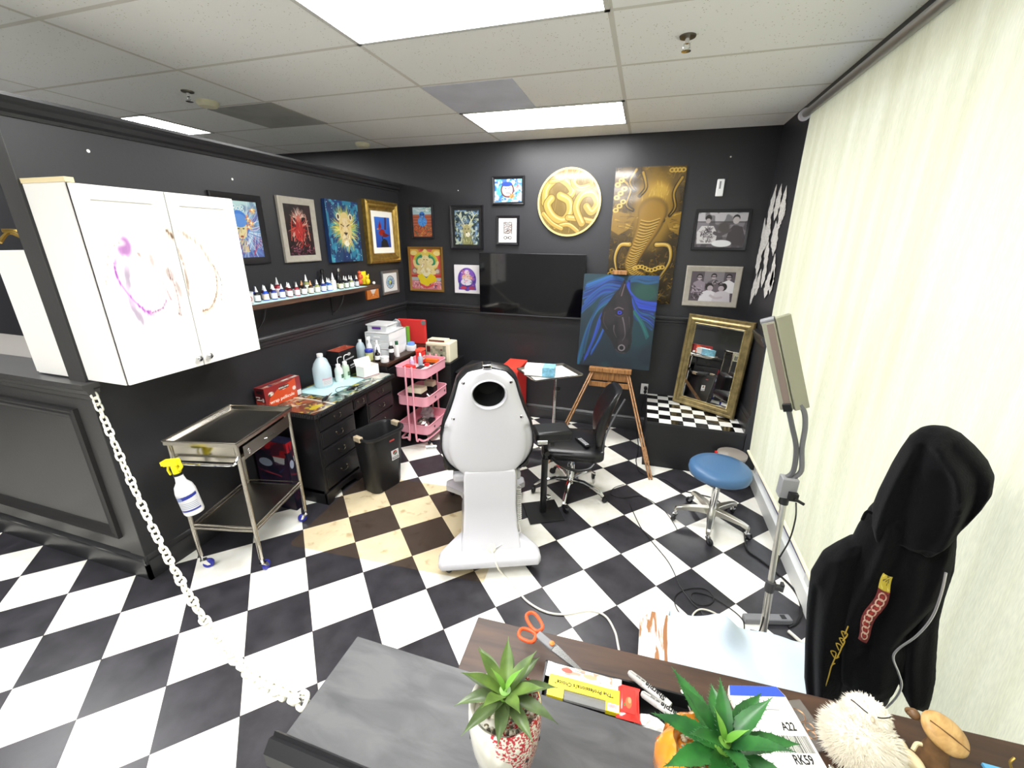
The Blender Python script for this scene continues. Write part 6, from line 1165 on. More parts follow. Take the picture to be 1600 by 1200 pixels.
# ------------------------------------------------------------------ office chair
t = thing('office_chair', 'black leather office chair with chrome star base, facing the tattoo chair', 'office chair', (-.40, 2.97, 0), .16)
MB().cyl((0, 0, .10), (0, 0, .26), .028, n=18).obj('gas_column_cover', CHROME, t); MB().cyl((0, 0, .26), (0, 0, .40), .015, n=14).obj('gas_lift', CHROME, t)
for i in range(5):
    a = -PI/2-.16+i*2*PI/5; d = Vector((math.cos(a), math.sin(a), 0)); lg = MB().loft([(d*.02+Vector((0, 0, .115)), .022), (d*.12+Vector((0, 0, .125)), .017), (d*.24+Vector((0, 0, .10)), .013), (d*.29+Vector((0, 0, .065)), .012)], 10).obj('base_leg', CHROME, t)
    caster(lg, d*.285, .026, BLACKPL, .068, rz=a+1.0, fork=BLACKPL)
mb = MB(); mb.lathe([(0, .09), (.035, .09), (.035, .135), (0, .135)], n=18); mb.obj('hub', CHROME, t)
def pad(mb, a, b, h0, h1, r, M=None, crown=.015):
    rings = []
    for k, z_ in ((.86, h0), (1, h0+.02), (1, h1-.025), (.93, h1-.008), (.75, h1), (.4, h1+crown*.6)):
        rings.append([mb.bm.verts.new(M @ Vector((x*k, y*k, z_)) if M else (x*k, y*k, z_)) for x, y in rrect(a, b, r, 5)])
    mb.rings(rings, caps=True)
mb = MB(); pad(mb, .235, .235, .385, .475, .09); mb.obj('seat', BLACKLEATHER, t, ang=60)
MB().box(-.10, -.08, .36, .16, .08, .388).obj('tilt_mechanism', BLACKPL, t, bevel=.006)
# curved backrest on the right-hand side, facing left
mb = MB(); rings = []; nz = 16
for i in range(nz+1):
    q = i/nz; z_ = .44+.475*q; x = .20+.085*math.sin(q*PI*.5)-.05*math.sin(q*PI)+.03*q; wv = .12+.085*math.sin(min(1, q*1.25+.05)*PI*.62)+(.0 if q < .85 else -.06*((q-.85)/.15)**2); th = .018+.022*math.sin(PI*min(max(q, .05), .95))
    ring = []
    for k in range(20):
        a = 2*PI*k/20; c_, s_ = math.cos(a), math.sin(a); yy = wv*math.copysign(abs(s_)**.6, s_); ring.append(mb.bm.verts.new((x+th*math.copysign(abs(c_)**.8, c_)-.05*(yy/.2)**2, yy, z_)))
    rings.append(ring)
mb.rings(rings, caps=True); bk_ = mb.obj('backrest', BLACKLEATHER, t, ang=70)
pts = []
for i in range(11):
    q = i/10; z_ = .46+.445*q; x = .20+.085*math.sin(q*PI*.5)-.05*math.sin(q*PI)+.03*q+.02; wv = .12+.085*math.sin(min(1, q*1.25+.05)*PI*.62); pts.append((x, -wv-.004, z_))
MB().tube(pts, .006, 8, smooth=2).obj('edge_highlight', mat('highlight_grey', '#5a5a5e', .3), bk_)  # grey tube stands in for the highlight along the backrest edge
mb = MB(); mb.box(.13, -.05, .36, .24, .05, .40); mb.box(.215, -.04, .37, .245, .04, .60); mb.obj('back_bracket', BLACKPL, t, bevel=.01)
mb = MB(); mb.tube([(-.15, -.238, .43), (-.10, -.27, .40), (.02, -.28, .36), (.12, -.265, .37), (.16, -.24, .40)], .011, 8, smooth=4)
mb.obj('side_arm_hoop', BLACKPL, t)
t2 = thing('remote_control', 'black television remote lying on the seat of the office chair', 'remote control', (-.315, 2.90, .487), -.9+PI/2)
MB().box(-.022, -.08, 0, .022, .08, .016).obj('body', BLACKPL, t2, bevel=.004)
mb = MB()
for i in range(6):
    for j in range(3): mb.box(-.015+.011*j, -.065+.02*i, .016, -.007+.011*j, -.056+.02*i, .018)
mb.obj('buttons', mat('button_grey', '#c8c8cc', .5), t2, smooth=False)

# ------------------------------------------------------------------ easel with the horse canvas
PINE = wood('honey_wood', '#ab7c4c', '#7c5430', 6, axis=2, rough=.4)
t = thing('easel', 'honey-coloured wooden artist easel holding the blue horse canvas', 'easel', (-.22, 4.0, 0))
def beam(mb, p0, p1, w_, d_):
    p0, p1 = Vector(p0), Vector(p1); z = (p1-p0).normalized(); x = Vector((1, 0, 0)); x = (x-z*x.dot(z)).normalized(); y = z.cross(x); L = (p1-p0).length
    M = Matrix(((x.x, y.x, z.x, p0.x), (x.y, y.y, z.y, p0.y), (x.z, y.z, z.z, p0.z), (0, 0, 0, 1))); mb.box(-w_/2, -d_/2, 0, w_/2, d_/2, L, M)
for s in (-1, 1):
    top = (s*.165, .02, .735); foot = (s*.455, -.645, .004)
    o = MB()
    for k in (-.011, .011): beam(o, (foot[0]+k, foot[1], foot[2]), (top[0]+k, top[1], top[2]), .013, .024)
    beam(o, (foot[0]*.86+top[0]*.14, foot[1]*.86+top[1]*.14, foot[2]*.86+top[2]*.14), (foot[0]*.72+top[0]*.28, foot[1]*.72+top[1]*.28, foot[2]*.72+top[2]*.28), .04, .03)
    o.obj('leg', PINE, t, bevel=.001, smooth=False)
mb = MB(); mb.box(-.20, -.03, .735, .20, .03, .775); mb.obj('shelf_top', PINE, t, bevel=.003, smooth=False)
mb = MB(); mb.box(-.19, -.028, .585, .19, -.018, .635); mb.box(-.19, -.02, .635, -.175, .02, .735); mb.box(.175, -.02, .635, .19, .02, .735); mb.box(-.175, .015, .64, .175, .02, .735); mb.obj('paint_box', PINE, t, bevel=.002, smooth=False)
mb = MB(); beam(mb, (0, .060, .60), (0, .194, 1.66), .035, .018); mb.obj('mast', PINE, t, bevel=.002, smooth=False)
mb = MB(); mb.box(-.066, .10, 1.648, .066, .185, 1.682); mb.obj('top_clamp', PINE, t, bevel=.003, smooth=False)
mb = MB(); beam(mb, (0, .33, .01), (0, .135, 1.0), .03, .018); mb.obj('rear_leg', PINE, t, bevel=.002, smooth=False)
for s in (-1, 1): MB().lathe([(0, 0), (.012, 0), (.012, .012), (0, .014)], n=10, M=Matrix.Translation((s*.19, 0, .66)) @ Matrix.Rotation(s*PI/2, 4, 'Y')).obj('wing_nut', mat('brass', '#b59a58', .3, metal=.9), t)
cv = cv_horse(); lean = .135
o = painted('horse_painting', cv, .685, .875, None, PAINT, depth=.022, side=mat('canvas_edge_dark', '#182430', .7)); tag(o, 'large canvas of a black horse head with a blue mane on the easel', 'painting')
o.location = (-.205, 4.085, 1.2125); o.rotation_euler = (-lean, .0, 0)

# ------------------------------------------------------------------ bench with small checker top, mirror
t = thing('display_bench', 'low black box bench with a small checkered tile top in the right corner', 'bench', (.16, 3.61, 0))
MB().box(0, 0, 0, .793, .757, .425).obj('box', mat('bench_black', '#1c1c1e', .5, bump=(60, .1)), t, smooth=False)
m = mat('bench_tiles', '#ffffff', .12, coat=.3); nt = m.node_tree; tc = N(nt, 'ShaderNodeTexCoord'); ck = N(nt, 'ShaderNodeTexChecker'); ck.inputs['Scale'].default_value = 1/.1015
mp = N(nt, 'ShaderNodeMapping'); mp.inputs['Location'].default_value = (.0, .0, .005); nt.links.new(tc.outputs['Object'], mp.inputs[0]); nt.links.new(mp.outputs[0], ck.inputs['Vector']); ck.inputs['Color1'].default_value = (*rgb('#f4f3ee'), 1); ck.inputs['Color2'].default_value = (*rgb('#0e0c0c'), 1); nt.links.new(ck.outputs[0], nt.nodes['Principled BSDF'].inputs['Base Color'])
mb = MB(); mb.box(0, 0, 0, .793, .757, .006); o = mb.obj('tile_top', m, t, smooth=False); o.location = (0, 0, .425)
MB().box(0, -.006, .41, .793, 0, .434).obj('front_edge', mat('edge_dark', '#262628', .4), t, smooth=False)
t = thing('wall_outlet', 'white double wall outlet with a black plug at the left end of the bench', 'outlet', (.125, YB, .42)); MB().box(-.035, -.008, 0, .035, -.0005, .115).obj('plate', WHITEPL, t, bevel=.002, smooth=False); MB().cyl((0.012, -.008, .075), (.012, -.045, .075), .018, n=14).obj('plug', BLACKPL, t); MB().cyl((.012, -.008, .035), (.012, -.04, .035), .016, n=14).obj('plug', BLACKPL, t)
c_ = cable('plug_cord', 'black cord hanging from the outlet down behind the easel leg', [(.137, YB-.047, .49), (.13, YB-.09, .42), (.11, YB-.12, .2), (.10, YB-.10, .03), (.12, 4.0, .006), (.12, 3.8, .006), tuple(atz(994, 716, .006))], .004, CABK, k=6)

t = thing('leaning_mirror', 'rectangular mirror in a beaded antique gold frame leaning on the bench', 'mirror', (.655, 4.045, .436))
mw, mh = .60, .87
o_ = [(0, 0), (0, -.018), (.010, -.030), (.022, -.026), (.030, -.022), (.045, -.030), (.060, -.026), (.070, -.014), (.078, -.018), (.084, -.010), (.084, 0)]
inner = bpy.data.objects.new('tilt', None); bpy.data.objects.remove(inner)
t.rotation_euler = Euler((-.10, 0, -.60), 'XYZ')
def up(me_o): me_o.location = (0, 0, mh/2); return me_o
up(MB().frame(mw, mh, o_).obj('frame', OLDGOLD, t, ang=30)); up(MB().box(-mw/2+.08, -.008, -mh/2+.08, mw/2-.08, -.004, mh/2-.08).obj('glass', MIRROR, t, smooth=False)); up(MB().box(-mw/2+.004, -.003, -mh/2+.004, mw/2-.004, .006, mh/2-.004).obj('backing', BLACKMAT, t, smooth=False))
mb = MB()
for i in range(46):
    for s in (-1, 1): mb.lathe([(0, -.004), (.004, 0), (0, .004)], (s*(mw/2-.080), -.014, -mh/2+.085+i*(mh-.17)/45), 6)
up(mb.obj('bead_moulding', mat('pale_gold', '#d8c690', .3, metal=.6), t))

# ------------------------------------------------------------------ stools
t = thing('rolling_stool', 'round blue vinyl stool on a five-star aluminium base', 'stool', (.645, 2.875, 0), .25)
MB().lathe([(0, .395), (.16, .395), (.195, .41), (.203, .435), (.200, .462), (.185, .478), (.12, .486), (0, .489)], n=48).obj('seat', BLUEVINYL, t, ang=60)
MB().cyl((0, 0, .10), (0, 0, .30), .024, n=20).obj('column_cover', CHROME, t); MB().cyl((0, 0, .30), (0, 0, .395), .013, n=14).obj('gas_lift', CHROME, t); MB().lathe([(0, .375), (.06, .38), (.07, .395), (0, .395)], n=24).obj('seat_plate', BLACKPL, t)
for i in range(5):
    a = 3.0+i*2*PI/5; d = Vector((math.cos(a), math.sin(a), 0)); sd = Vector((-d.y, d.x, 0)); mb = MB(); rings = []
    for q, z_, w_, h_ in ((.01, .115, .03, .05), (.1, .118, .024, .036), (.2, .112, .019, .026), (.245, .10, .017, .026), (.255, .085, .014, .03)):
        c = d*q+Vector((0, 0, z_)); rings.append([mb.bm.verts.new(c+sd*(w_*x)+Vector((0, 0, h_*y/2))) for x, y in ((-1, -1), (1, -1), (.8, 1), (-.8, 1))])
    mb.rings(rings, caps=True); lg = mb.obj('base_leg', ALU, t, bevel=.003); caster(lg, d*.243, .026, BLACKPL, .075, rz=a+.9)
MB().lathe([(0, .085), (.045, .088), (.04, .135), (0, .137)], n=20).obj('hub', ALU, t)
t = thing('pail', 'small round bin with grey-brown lid behind the blue stool', 'bin', (.845, 3.465, 0)); MB().lathe([(0, .001), (.09, .001), (.105, .28), (0, .28)], n=32).obj('body', mat('pail_dark', '#3a3538', .4), t); MB().lathe([(0, .28), (.112, .28), (.114, .30), (.10, .308), (0, .310)], n=32).obj('lid', mat('lid_taupe', '#8d857c', .4), t); MB().box(-.13, -.015, .265, -.10, .015, .30).obj('red_latch', RED, t)

# ------------------------------------------------------------------ lamp stand by the window
LP = atz(1190, 1000, .03); LX, LY = LP.x, LP.y
t = thing('lamp_stand', 'tall lamp on an aluminium pole with twin goosenecks and a flat shade', 'floor lamp', (LX, LY, 0))
TUBE = mat('satin_aluminium', '#c4c2bd', .28, metal=.9)
top = Vector((-.045, .04, .83)); MB().cyl((0, 0, .03), top*.42+Vector((0, 0, .02)), .017, n=18).obj('lower_pole', TUBE, t); MB().cyl(top*.42, top, .0135, n=18).obj('upper_pole', TUBE, t)
mb = MB(); c = top*.43; mb.cyl(c-Vector((0, 0, .03)), c+Vector((0, 0, .03)), .022, n=18); mb.box(c.x+.01, c.y-.012, c.z-.012, c.x+.055, c.y+.012, c.z+.012); mb.box(c.x+.045, c.y-.006, c.z-.02, c.x+.06, c.y+.02, c.z+.025); mb.obj('height_clamp', DKGREY, t, bevel=.003)
mb = MB(); mb.lathe([(0, .02), (.035, .02), (.03, .06), (0, .065)], n=18); mb.box(-.05, -.035, .03, .05, .035, .05); mb.obj('tripod_hub', DKGREY, t, bevel=.004)
for k, (x, y) in enumerate(((1098, 971), (1262, 1034), (1170, 1075))):
    p = atz(x, y, .012)-Vector((LX, LY, 0)); MB().tube([(0, 0, .038), (p.x, p.y, .013)], .0115, 10).obj('foot_tube', TUBE, t)
    MB().ell((p.x, p.y, .014), (.014, .014, .014)).obj('foot_cap', DKGREY, t)
MB().cyl(top-Vector((0, 0, .02)), top+Vector((0, 0, .02)), .020, n=16).obj('collar', BLACKPL, t)
bx = top+Vector((0, 0, .02)); mb = MB(); mb.box(bx.x-.034, bx.y-.026, bx.z, bx.x+.034, bx.y+.026, bx.z+.098); mb.obj('junction_box', mat('box_grey', '#8b8b8d', .35), t, bevel=.005)
mb = MB(); mb.box(bx.x+.0, bx.y-.05, bx.z+.005, bx.x+.035, bx.y-.026, bx.z+.04); mb.cyl((bx.x+.02, bx.y-.05, bx.z+.02), (bx.x+.06, bx.y-.05, bx.z-.0), .007, n=8); mb.obj('switch_knob', BLACKPL, t)
def LL(px, py, dy=0): p = aty(px, py, LY+.04+dy); return tuple(p-Vector((LX, LY, 0)))
MB().tube([(bx.x-.012, bx.y, bx.z+.095), LL(1240, 735), LL(1244, 700), LL(1238, 668), LL(1232, 640), LL(1229, 626)], .0105, 10, smooth=5).obj('gooseneck', mat('gooseneck_dark', '#59595b', .4), t)
MB().tube([(bx.x+.012, bx.y, bx.z+.095), LL(1252, 735), LL(1253, 700), LL(1258, 668), LL(1257, 645), LL(1250, 632)], .0105, 10, smooth=5).obj('gooseneck', mat('gooseneck_grey', '#6c6c6e', .35), t)
# shade: shallow V of two long panels round a brown-grey tube cover
A0, A1 = Vector(LL(1211, 500)), Vector(LL(1240, 638)); ax = (A0-A1).normalized(); sx = Vector((.93, -.37, 0)); sx = (sx-ax*sx.dot(ax)).normalized(); ny = ax.cross(sx); Lh = (A0-A1).length
def SM(o, a=0): return Matrix(((sx.x, ny.x, ax.x, o.x), (sx.y, ny.y, ax.y, o.y), (sx.z, ny.z, ax.z, o.z), (0, 0, 0, 1))) @ Matrix.Rotation(a, 4, 'Z')
SHD = clear('shade_plastic', '#9f9e8c', .92, .25)
mb = MB(); mb.box(-.048, -.014, 0, .0, .014, Lh, SM(A1)); lp = mb.obj('shade_left', SHD, t, bevel=.004)
mb = MB(); mb.box(-.0, -.012, -.01, .058, .010, Lh+.01, SM(A1, .55)); mb.obj('shade_right', mat('shade_khaki', '#93927e', .45), t, bevel=.004)
mb = MB(); mb.box(-.030, -.018, .03, -.004, .0, Lh*.98, SM(A1)); mb.obj('tube_cover', mat('tube_cover', '#7d6f66', .4), t, bevel=.002)
mb = MB(); mb.box(-.035, -.024, -.005, -.002, .0, .03, SM(A1)); mb.obj('lamp_socket', BLACKPL, t, bevel=.002)
mb = MB(); mb.cyl(SM(A1) @ Vector((-.05, 0, Lh)), SM(A1) @ Vector((.0, 0, Lh+.004)), .014, n=12); mb.obj('end_cap', GREYPL, t)
MB().tube([tuple(bx+Vector((.03, -.05, .0))), LL(1243, 810), LL(1233, 845), LL(1214, 880), LL(1200, 930), (LX*0-.03, -.03, .12), (-.06, -.02, .02)], .0035, 6, smooth=5).obj('power_cord', CABK, t)

# power strip
p = atz(1203, 981, .02); t = thing('power_strip', 'grey power strip on the floor behind the lamp stand', 'power strip', (p.x+.005, p.y+.06, 0), .28); MB().box(-.13, -.022, 0, .12, .022, .035).obj('body', GREYPL, t, bevel=.006); MB().box(.065, -.012, .035, .09, .012, .038).obj('switch', BLACKPL, t)
cable('extension_lead', 'white flat extension lead lying beside the power strip', f2([(1232, 986), (1248, 1000), (1262, 1012), (1276, 1028)], .01), .009, CABW, z=.01)
p = atz(1228, 1010, .001); 


# ------------------------------------------------------------------ draped side table in front of the lamp
t = thing('side_table', 'low table with a scuffed white and brown top, half covered by a sheet', 'table', (.43, 1.22, 0), -.03)
P = rrect(.305, .215, .05, 6); mb = MB(); rings = [[mb.bm.verts.new((x, y, z)) for x, y in P] for z in (.475, .50)]; mb.rings(rings)
WORN = wood('scuffed_paint', '#f2f0ea', '#9c6a42', 4, axis=1, rough=.5, stretch=6, contrast=(.50, .54)); mb.obj('table_top', WORN, t, smooth=False)
for x in (-.25, .25):
    for y in (-.16, .16): MB().cyl((x, y, 0), (x*.9, y*.9, .476), .014, .018, 12).obj('leg', WHITEPL, t)
mb = MB(); rows = []
for j in range(36):
    y = .93+.56*j/35; row = []
    for i in range(40):
        x = .235+.55*i/39; z = .507+.010*abs(math.sin(x*17+y*5))+.008*math.sin(y*23+x*9)**2+.07*math.exp(-((x-.42)/.06)**2-((y-1.40)/.07)**2)
        if x > .755: z -= (x-.755)*1.9
        if y > 1.455: z -= (y-1.455)*2.6
        if y < .985: z -= (.985-y)*1.8
        row.append(mb.bm.verts.new((x+.01*math.sin(y*14), y, z)))
    rows.append(row)
for r0, r1 in zip(rows, rows[1:]):
    for i in range(39): mb.bm.faces.new((r0[i], r0[i+1], r1[i+1], r1[i]))
o = mb.obj('sheet', mat('pale_blue_sheet', '#c3d0dc', .75), ang=80); tag(o, 'crumpled white and pale blue paper sheet draped over the low table', 'sheet')
sm = o.modifiers.new('thick', 'SOLIDIFY'); sm.thickness = .0015

# ------------------------------------------------------------------ hoodie on a coat stand
HP, HN = (.70, 1.20, 1), Vector((.5, .86, 0)).normalized()
def hp(px, py, d=0): return atplane(px, py, HP, HN)-HN*d
FLEECE = mat('black_fleece', '#0a0a0c', .9, spec=.08, sheen=0.03, bump=(180, .35)); FLEECE2 = mat('charcoal_lining', '#37373c', .85, spec=.2)
def cloth(name, rows, depth, parent, m=FLEECE, off=0, seed=1, folds=(3, .10), close=True, rough=0, ridges=()):
    """garment piece: rows of (py, left px, right px) lofted into a soft tube; ridges: (points, width px, height m) raised or sunken folds"""
    rw = []
    for (a, b) in zip(rows, rows[1:]):
        for k in range(8): q = k/8; rw.append(tuple(a[i]*(1-q)+b[i]*q for i in range(3)))
    rw.append(rows[-1]); mb = MB(); rings = []; n = 110; r_ = random.Random(seed); ph = [r_.uniform(0, 6) for _ in range(4)]; W0 = max((hp(r[2], r[0])-hp(r[1], r[0])).length for r in rw)
    RG = [([(p.x, p.y) for p in spline([(x, y, 0) for x, y in pts], 5)], w_, h_) for pts, w_, h_ in ridges]
    def lift(px, py):
        t_ = 0
        for pts, w_, h_ in RG:
            d = 1e9
            for (x0, y0), (x1, y1) in zip(pts, pts[1:]):
                ax, ay = x1-x0, y1-y0; q = min(1, max(0, ((px-x0)*ax+(py-y0)*ay)/(ax*ax+ay*ay+1e-9))); d = min(d, math.hypot(px-x0-q*ax, py-y0-q*ay))
            t_ += h_*math.exp(-(d/w_)**2)
        return t_
    for i, (py, l, r) in enumerate(rw):
        L_, R_ = hp(l, py, off), hp(r, py, off); c = (L_+R_)/2; u = (R_-L_)/2; q = i/len(rw); dd = depth*min(1, u.length/(W0*.36)); ring = []
        for k in range(n):
            a = 2*PI*k/n; f = 1+folds[1]*math.sin(folds[0]*a+ph[0]+q*3.0)*abs(math.sin(a))+folds[1]*.6*math.sin((folds[0]+3)*a+ph[1]-q*5)*abs(math.sin(a))
            e = 1+(rough*r_.uniform(-1, 1) if rough else 0); up_ = lift((l+r)/2+(r-l)/2*math.cos(a), py) if RG and math.sin(a) > 0 else 0
            ring.append(mb.bm.verts.new(c+u*(math.copysign(abs(math.cos(a))**.9, math.cos(a))*e)-HN*(dd*math.copysign(abs(math.sin(a))**.85, math.sin(a))*f+up_*abs(math.sin(a))**.5)))
        rings.append(ring)
    mb.rings(rings, caps=close); return mb.obj(name, m, parent, ang=85)
t = thing('hoodie', 'black zip hoodie with gold script and a colourful lining, hanging hood up by the window', 'hoodie', (0, 0, 0))
cloth('torso', [(755, 1400, 1470), (775, 1375, 1488), (795, 1356, 1497), (820, 1340, 1498), (850, 1325, 1494), (880, 1318, 1490), (920, 1312, 1480), (955, 1308, 1450), (985, 1308, 1418), (1020, 1310, 1418), (1050, 1316, 1412), (1075, 1326, 1400), (1093, 1342, 1378)], .085, t, seed=2, folds=(4, .06), ridges=[([(1408, 800), (1392, 850), (1365, 905), (1340, 960), (1330, 1040)], 10, .022), ([(1425, 830), (1405, 880), (1378, 940), (1362, 1000)], 9, -.022), ([(1440, 860), (1430, 920), (1395, 985), (1380, 1050)], 14, .018), ([(1490, 840), (1470, 890), (1450, 930), (1415, 965), (1400, 990), (1412, 1030), (1395, 1070)], 8, .012)])
cloth('sleeve', [(835, 1322, 1362), (855, 1288, 1358), (880, 1273, 1350), (930, 1267, 1342), (990, 1264, 1334), (1040, 1263, 1326), (1075, 1268, 1316), (1092, 1282, 1302)], .06, t, off=.035, seed=3, folds=(3, .07), ridges=[([(1330, 850), (1310, 920), (1300, 1000), (1298, 1080)], 10, .018), ([(1290, 900), (1282, 980), (1284, 1060)], 8, -.015)])
cloth('sleeve', [(815, 1462, 1492), (860, 1456, 1494), (900, 1440, 1490), (940, 1420, 1476), (980, 1406, 1466), (1030, 1400, 1462), (1075, 1403, 1460), (1100, 1417, 1455), (1117, 1436, 1450)], .055, t, off=-.03, seed=4, folds=(3, .06), rough=.02, ridges=[([(1475, 860), (1455, 930), (1430, 1000), (1430, 1090)], 10, .015)])
hd = cloth('hood', [(664, 1452, 1466), (669, 1436, 1486), (680, 1421, 1505), (700, 1407, 1526), (722, 1394, 1545), (742, 1384, 1554), (762, 1374, 1551), (782, 1366, 1537), (805, 1362, 1516), (826, 1372, 1494), (842, 1392, 1470), (852, 1412, 1448)], .10, t, off=.012, seed=6, folds=(2, .05), ridges=[([(1432, 690), (1405, 745), (1385, 800), (1370, 850)], 9, .025), ([(1452, 690), (1432, 760), (1420, 830), (1415, 860)], 12, -.020), ([(1470, 680), (1500, 715), (1506, 760), (1488, 810), (1455, 848)], 10, .030), ([(1490, 690), (1527, 730), (1522, 775), (1500, 812)], 8, -.022), ([(1550, 742), (1543, 775), (1518, 800), (1490, 828), (1450, 858)], 9, .030)])
MB().tube([hp(1483, 858, 0.117), hp(1476, 888, 0.122), hp(1463, 922, 0.122), hp(1440, 952, 0.117), hp(1413, 974, 0.112), hp(1405, 988, 0.112), hp(1413, 1010, 0.112), hp(1417, 1028, 0.110), hp(1410, 1048, 0.102), hp(1393, 1070, 0.092), hp(1375, 1086, 0.077)], .0026, 6, smooth=6).obj('zip', mat('zip_silver', '#d4d4d6', .3, metal=.8), t)
cloth('hem_lining', [(1055, 1322, 1400), (1080, 1325, 1396), (1100, 1338, 1388), (1110, 1352, 1376)], .05, t, FLEECE2, off=-.015, seed=8)
MB().tube([hp(1372, 800, .03), hp(1362, 785, .06), hp(1353, 800, .05)], .004, 6, smooth=5).obj('hanging_loop', FLEECE, t)
c = Cv(50, 160, '#6a1f1c'); c.poly([(0, .78), (1, .78), (1, 1), (0, 1)], '#c8b43a'); c.strokes(14, (.1, .8, .9, 1), .3, .08, ['#3a3020', '#e8d870'], 1, 2, 3)
for i in range(8): c.ring(.5, .1+.085*i, .28, .05, .06, '#d8b8a0'); c.ell(.5, .1+.085*i, .14, .02, '#9a2c24')
c.strokes(30, (0, 0, 1, .78), .25, .06, ['#2a0f10', '#b8483c', '#8a2a26'], 1, 2, 5)
pa, pb = hp(1402, 862, .132), hp(1358, 958, .120); mid = (pa+pb)/2; yv = (pa-pb); Lg = yv.length; yv.normalize(); zv = HN.copy(); xv = yv.cross(zv).normalized()*-1; xv = zv.cross(yv).normalized()*-1
if xv.dot(_R) < 0: xv = -xv
ny_ = yv.cross(xv); ny_ = -ny_ if ny_.dot(HN) < 0 else ny_
o = painted('printed_lining', c, .026, Lg, t, PAINT, curve=lambda X, Z: (X*(.55+.45*np.cos(Z*11))+.004*np.sin(Z*45), -.004*np.cos(X/.015*1.5)+.006*np.sin(Z*20), Z)); o.matrix_local = Matrix(((xv.x, ny_.x, yv.x, mid.x), (xv.y, ny_.y, yv.y, mid.y), (xv.z, ny_.z, yv.z, mid.z), (0, 0, 0, 1)))
GS = mat('gold_thread', '#b89a3c', .4, metal=.4)
L = [[(1301, 1042), (1308, 1022), (1313, 1004), (1318, 1000)], [(1314, 1002), (1320, 985), (1312, 982), (1318, 992), (1324, 990)], [(1322, 990), (1328, 975), (1320, 970), (1324, 980)], [(1327, 978), (1333, 966), (1325, 962), (1330, 972)], [(1330, 966), (1337, 956), (1328, 952), (1332, 962)], [(1333, 956), (1338, 944)]]
mb = MB()
for l in L: mb.tube([hp(x, y, .110) for x, y in l], .0016, 5, smooth=4)
mb.obj('gold_script', GS, t)
t = thing('coat_stand', 'slim black coat stand carrying the hoodie, mostly hidden inside it', 'coat stand', (0, 0, 0))
q = hp(1405, 860, -.17); top_ = hp(1462, 680, -.02); MB().cyl((q.x, q.y, .02), (q.x, q.y, 1.2), .014, n=12).obj('pole', BLACKMAT, t); MB().tube([(q.x, q.y, 1.19), tuple((Vector((q.x, q.y, 1.3))+top_)/2), tuple(top_-Vector((0, 0, .03)))], .008, 8, smooth=4).obj('hook_arm', BLACKMAT, t); MB().lathe([(0, 0), (.075, 0), (.075, .015), (.02, .03), (0, .03)], (q.x, q.y, 0), 28).obj('base', BLACKMAT, t)

# ------------------------------------------------------------------ front counter
DKPLANK = wood('dark_stained_plank', '#4b3527', '#33241b', 4, axis=0, rough=.5, stretch=9)
t = thing('reception_counter', 'dark brown wooden counter plank across the bottom of the photo', 'counter', (-.325, .785, 0), .043)
MB().box(0, -.235, .955, 1.215, 0, 1.0).obj('plank', DKPLANK, t, bevel=.002, smooth=False)
MB().box(.12, -.225, 0, 1.10, -.05, .954).obj('body', BLACKMAT, t, smooth=False)
PZ = 1.0005
t = thing('podium', 'black stained wooden podium top with a raised lip on its near edge', 'podium', (-.53, .352, 0), 0)
BST = wood('black_stain', '#535354', '#3c3c3e', 8, axis=0, rough=.5, stretch=3)
MB().box(0, .0, 1.075, .80, .221, 1.10).obj('top_board', BST, t, bevel=.002, smooth=False)
mb = MB(); mb.prism([(-.022, 1.070), (.012, 1.070), (.012, 1.108), (.006, 1.116), (.002, 1.110), (-.006, 1.116), (-.014, 1.108), (-.022, 1.100)], -.012, .80, axis='x')
mb.obj('lip', mat('lip_black', '#161618', .4), t, smooth=False)
MB().box(.10, .05, 0, .72, .1, 1.074).obj('front_panel', BLACKMAT, t, smooth=False)
BZ = 1.1005
def leaf(mb, base, dirv, L, w_, up, droop, teeth=0, seed=0):
    """fleshy pointed leaf with a keel"""
    d = Vector((dirv[0], dirv[1], 0)).normalized(); sd = Vector((-d.y, d.x, 0)); r_ = random.Random(seed); rows = []; n = 14
    for i in range(n+1):
        q = i/n; p = Vector(base)+d*(L*q*math.cos(up*(1-q*.4)))+Vector((0, 0, L*(math.sin(up)*q-droop*q*q)))
        wv = w_*(math.sin(PI*min(1, q*.78+.20))**.9)*(1-q**5); wv = max(wv, .0004)
        if teeth and i % 2: wv *= 1.0+.10
        th = .35*wv
        rows.append([mb.bm.verts.new(v) for v in (p-sd*wv+Vector((0, 0, .28*wv)), p-sd*wv*.45+Vector((0, 0, -.02*wv)), p+Vector((0, 0, -.12*wv)), p+sd*wv*.45+Vector((0, 0, -.02*wv)), p+sd*wv+Vector((0, 0, .28*wv)), p+sd*wv*.5-Vector((0, 0, th)), p-Vector((0, 0, th*1.5)), p-sd*wv*.5-Vector((0, 0, th)))])
        if teeth and 0 < i < n:
            for s in (-1, 1):
                a = p+sd*(s*wv*.98)+Vector((0, 0, .28*wv)); mb.cyl(a, a+sd*(s*.0028)+d*.0022+Vector((0, 0, .0005)), .0008, .0001, 4)
    mb.rings(rows, caps=True)
